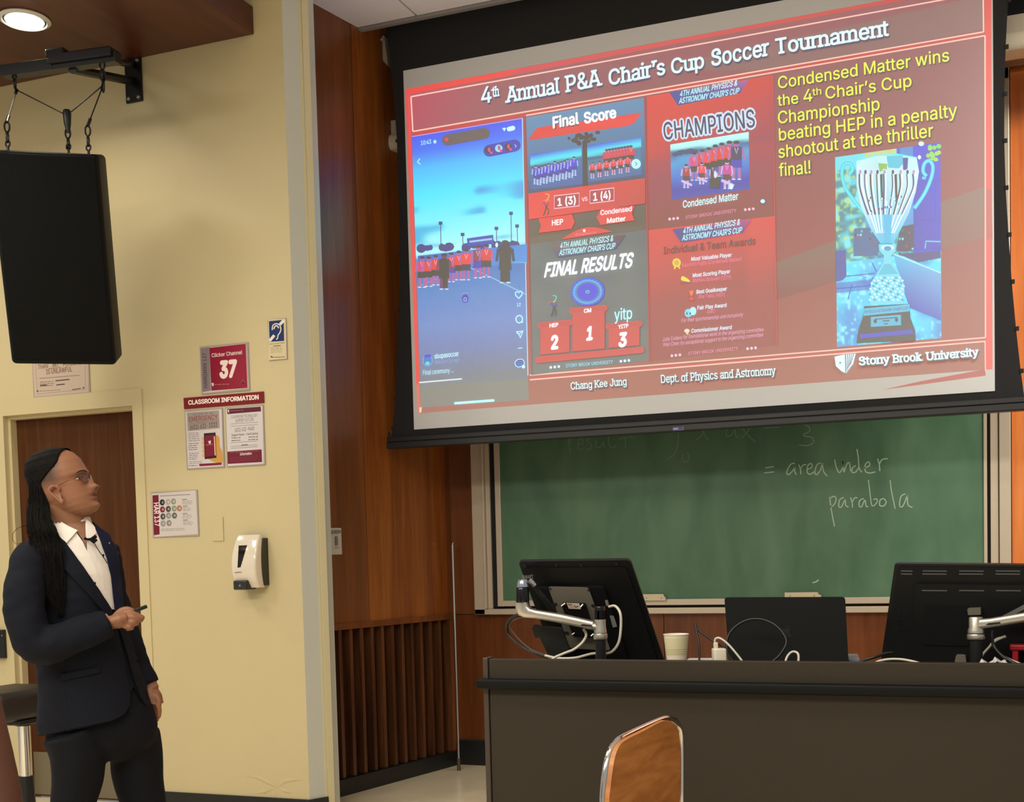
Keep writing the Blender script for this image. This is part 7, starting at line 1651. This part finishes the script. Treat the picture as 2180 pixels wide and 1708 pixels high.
# ------------------------------------------------------------------ seated neighbour whose arm shows at the left edge
YN = 1.35
def np_(x, y, d=0): return at_y(x, y, YN+d)
nb = empty('person', Vector((np_(-200, 1700).x, YN, 0)), 'bare brown arm of a nearby seated person at the lower left corner', 'person')
m_sk2 = mat('brown_skin', (84, 50, 36), .55, bump=(200, .05)); m_tee = mat('dark_tee', (40, 42, 50), .8)
nbm = MB(); A0, A1, A2 = np_(-88, 1440), np_(-38, 1610), np_(4, 1790)
nbm.tube([A0, A0.lerp(A1, .5), A1, A1.lerp(A2, .5), A2], [.050, .046, .043, .042, .036], 24)
hip = Vector((A0.x-.24, YN+.02, .46)); sh = Vector((A0.x-.20, YN+.0, A0.z-.02)); hd = sh+Vector((0, 0, .30))
E2 = A2+Vector((.16, .16, -.08))
nbm.tube([A2, A2.lerp(E2, .5), E2], [.036, .031, .026], 20)
nbm.tube([A0, sh], [.06, .07], 20); nbm.loft([[Vector((sh.x+a_*math.cos(q), sh.y+b_*math.sin(q), z)) for q in [PI*2*i/24 for i in range(24)]] for z, a_, b_ in ((hip.z-.08, .17, .13), (hip.z+.1, .16, .12), (sh.z-.2, .18, .12), (sh.z-.02, .17, .1), (sh.z+.06, .08, .07), (sh.z+.14, .055, .058))])
nbm.sphere(hd, Vector((.076, .096, .118)), 24, 16); nbm.sphere(hd+Vector((.0, .092, -.02)), Vector((.014, .02, .02)), 12, 8)
B0 = sh+Vector((-.19, 0, -.02)); nbm.tube([sh, B0, B0+Vector((-.03, .1, -.28)), B0+Vector((.05, .34, -.34))], [.07, .052, .042, .03], 18)
for sx_ in (-.09, .09): nbm.tube([hip+Vector((sx_, 0, 0)), hip+Vector((sx_, .44, .02)), hip+Vector((sx_, .46, -.22)), hip+Vector((sx_, .44, -.40))], [.085, .062, .05, .038], 18); nbm.tube([hip+Vector((sx_, .42, -.42)), hip+Vector((sx_, .62, -.43))], [.036, .03], 12)
fdir = (E2-A2).normalized(); sd2 = fdir.cross(UPZ).normalized()
nbm.tube([E2, E2+fdir*.05, E2+fdir*.09], [.027, .038, .034], 16, flat=.5)
for i, l_ in enumerate((.066, .074, .07, .056)): b0_ = E2+fdir*.085+sd2*(.027-.018*i); nbm.tube([b0_, b0_+fdir*l_*.5+UPZ*.004, b0_+fdir*l_-UPZ*.014], [.0092, .0086, .0072], 10)
nbm.tube([E2+fdir*.02+sd2*.03, E2+fdir*.05+sd2*.055, E2+fdir*.08+sd2*.06], [.012, .010, .008], 10)
bd2 = voxel(nbm, .006, 'body', None, nb, smooth_it=2); bd2.build('body', m_sk2, nb, smooth=180)
k = MB(); k.loft([[Vector((sh.x+a_*math.cos(q), sh.y+b_*math.sin(q), z)) for q in [PI*2*i/28 for i in range(28)]] for z, a_, b_ in ((hip.z-.09, .19, .15), (hip.z+.1, .18, .14), (sh.z-.2, .20, .14), (sh.z-.0, .185, .115), (sh.z+.062, .10, .085))]); k.build('shirt', m_tee, nb, smooth=60)
k = MB()
for sx_ in (-.09, .09): k.tube([hip+Vector((sx_, -.02, 0)), hip+Vector((sx_, .45, .02)), hip+Vector((sx_, .47, -.22)), hip+Vector((sx_, .45, -.38))], [.10, .075, .065, .06], 18)
k.build('trousers', mat('dark_denim', (30, 36, 52), .8), nb, smooth=60, kind='stuff')
k = MB(); k.sphere(hd+Vector((0, -.012, .022)), Vector((.083, .10, .112)), 24, 14); k.build('hair', m_hair, nb, smooth=180)
chn = empty('chair', Vector((hip.x, hip.y, 0)), 'plywood seat under the person at the lower left corner', 'chair')
MB().rbox((hip.x-.22, hip.y-.18, .345), (hip.x+.22, hip.y+.24, .362), .006).build('seat', m_ply, chn)
for ax_ in (-.19, .19):
    for ay_ in (-.15, .2): k = MB(); k.tube([Vector((hip.x+ax_, hip.y+ay_, .344)), Vector((hip.x+ax_*1.1, hip.y+ay_*1.1, 0.001))], .011, 10); k.build('leg', m_chrome, chn, smooth=60)
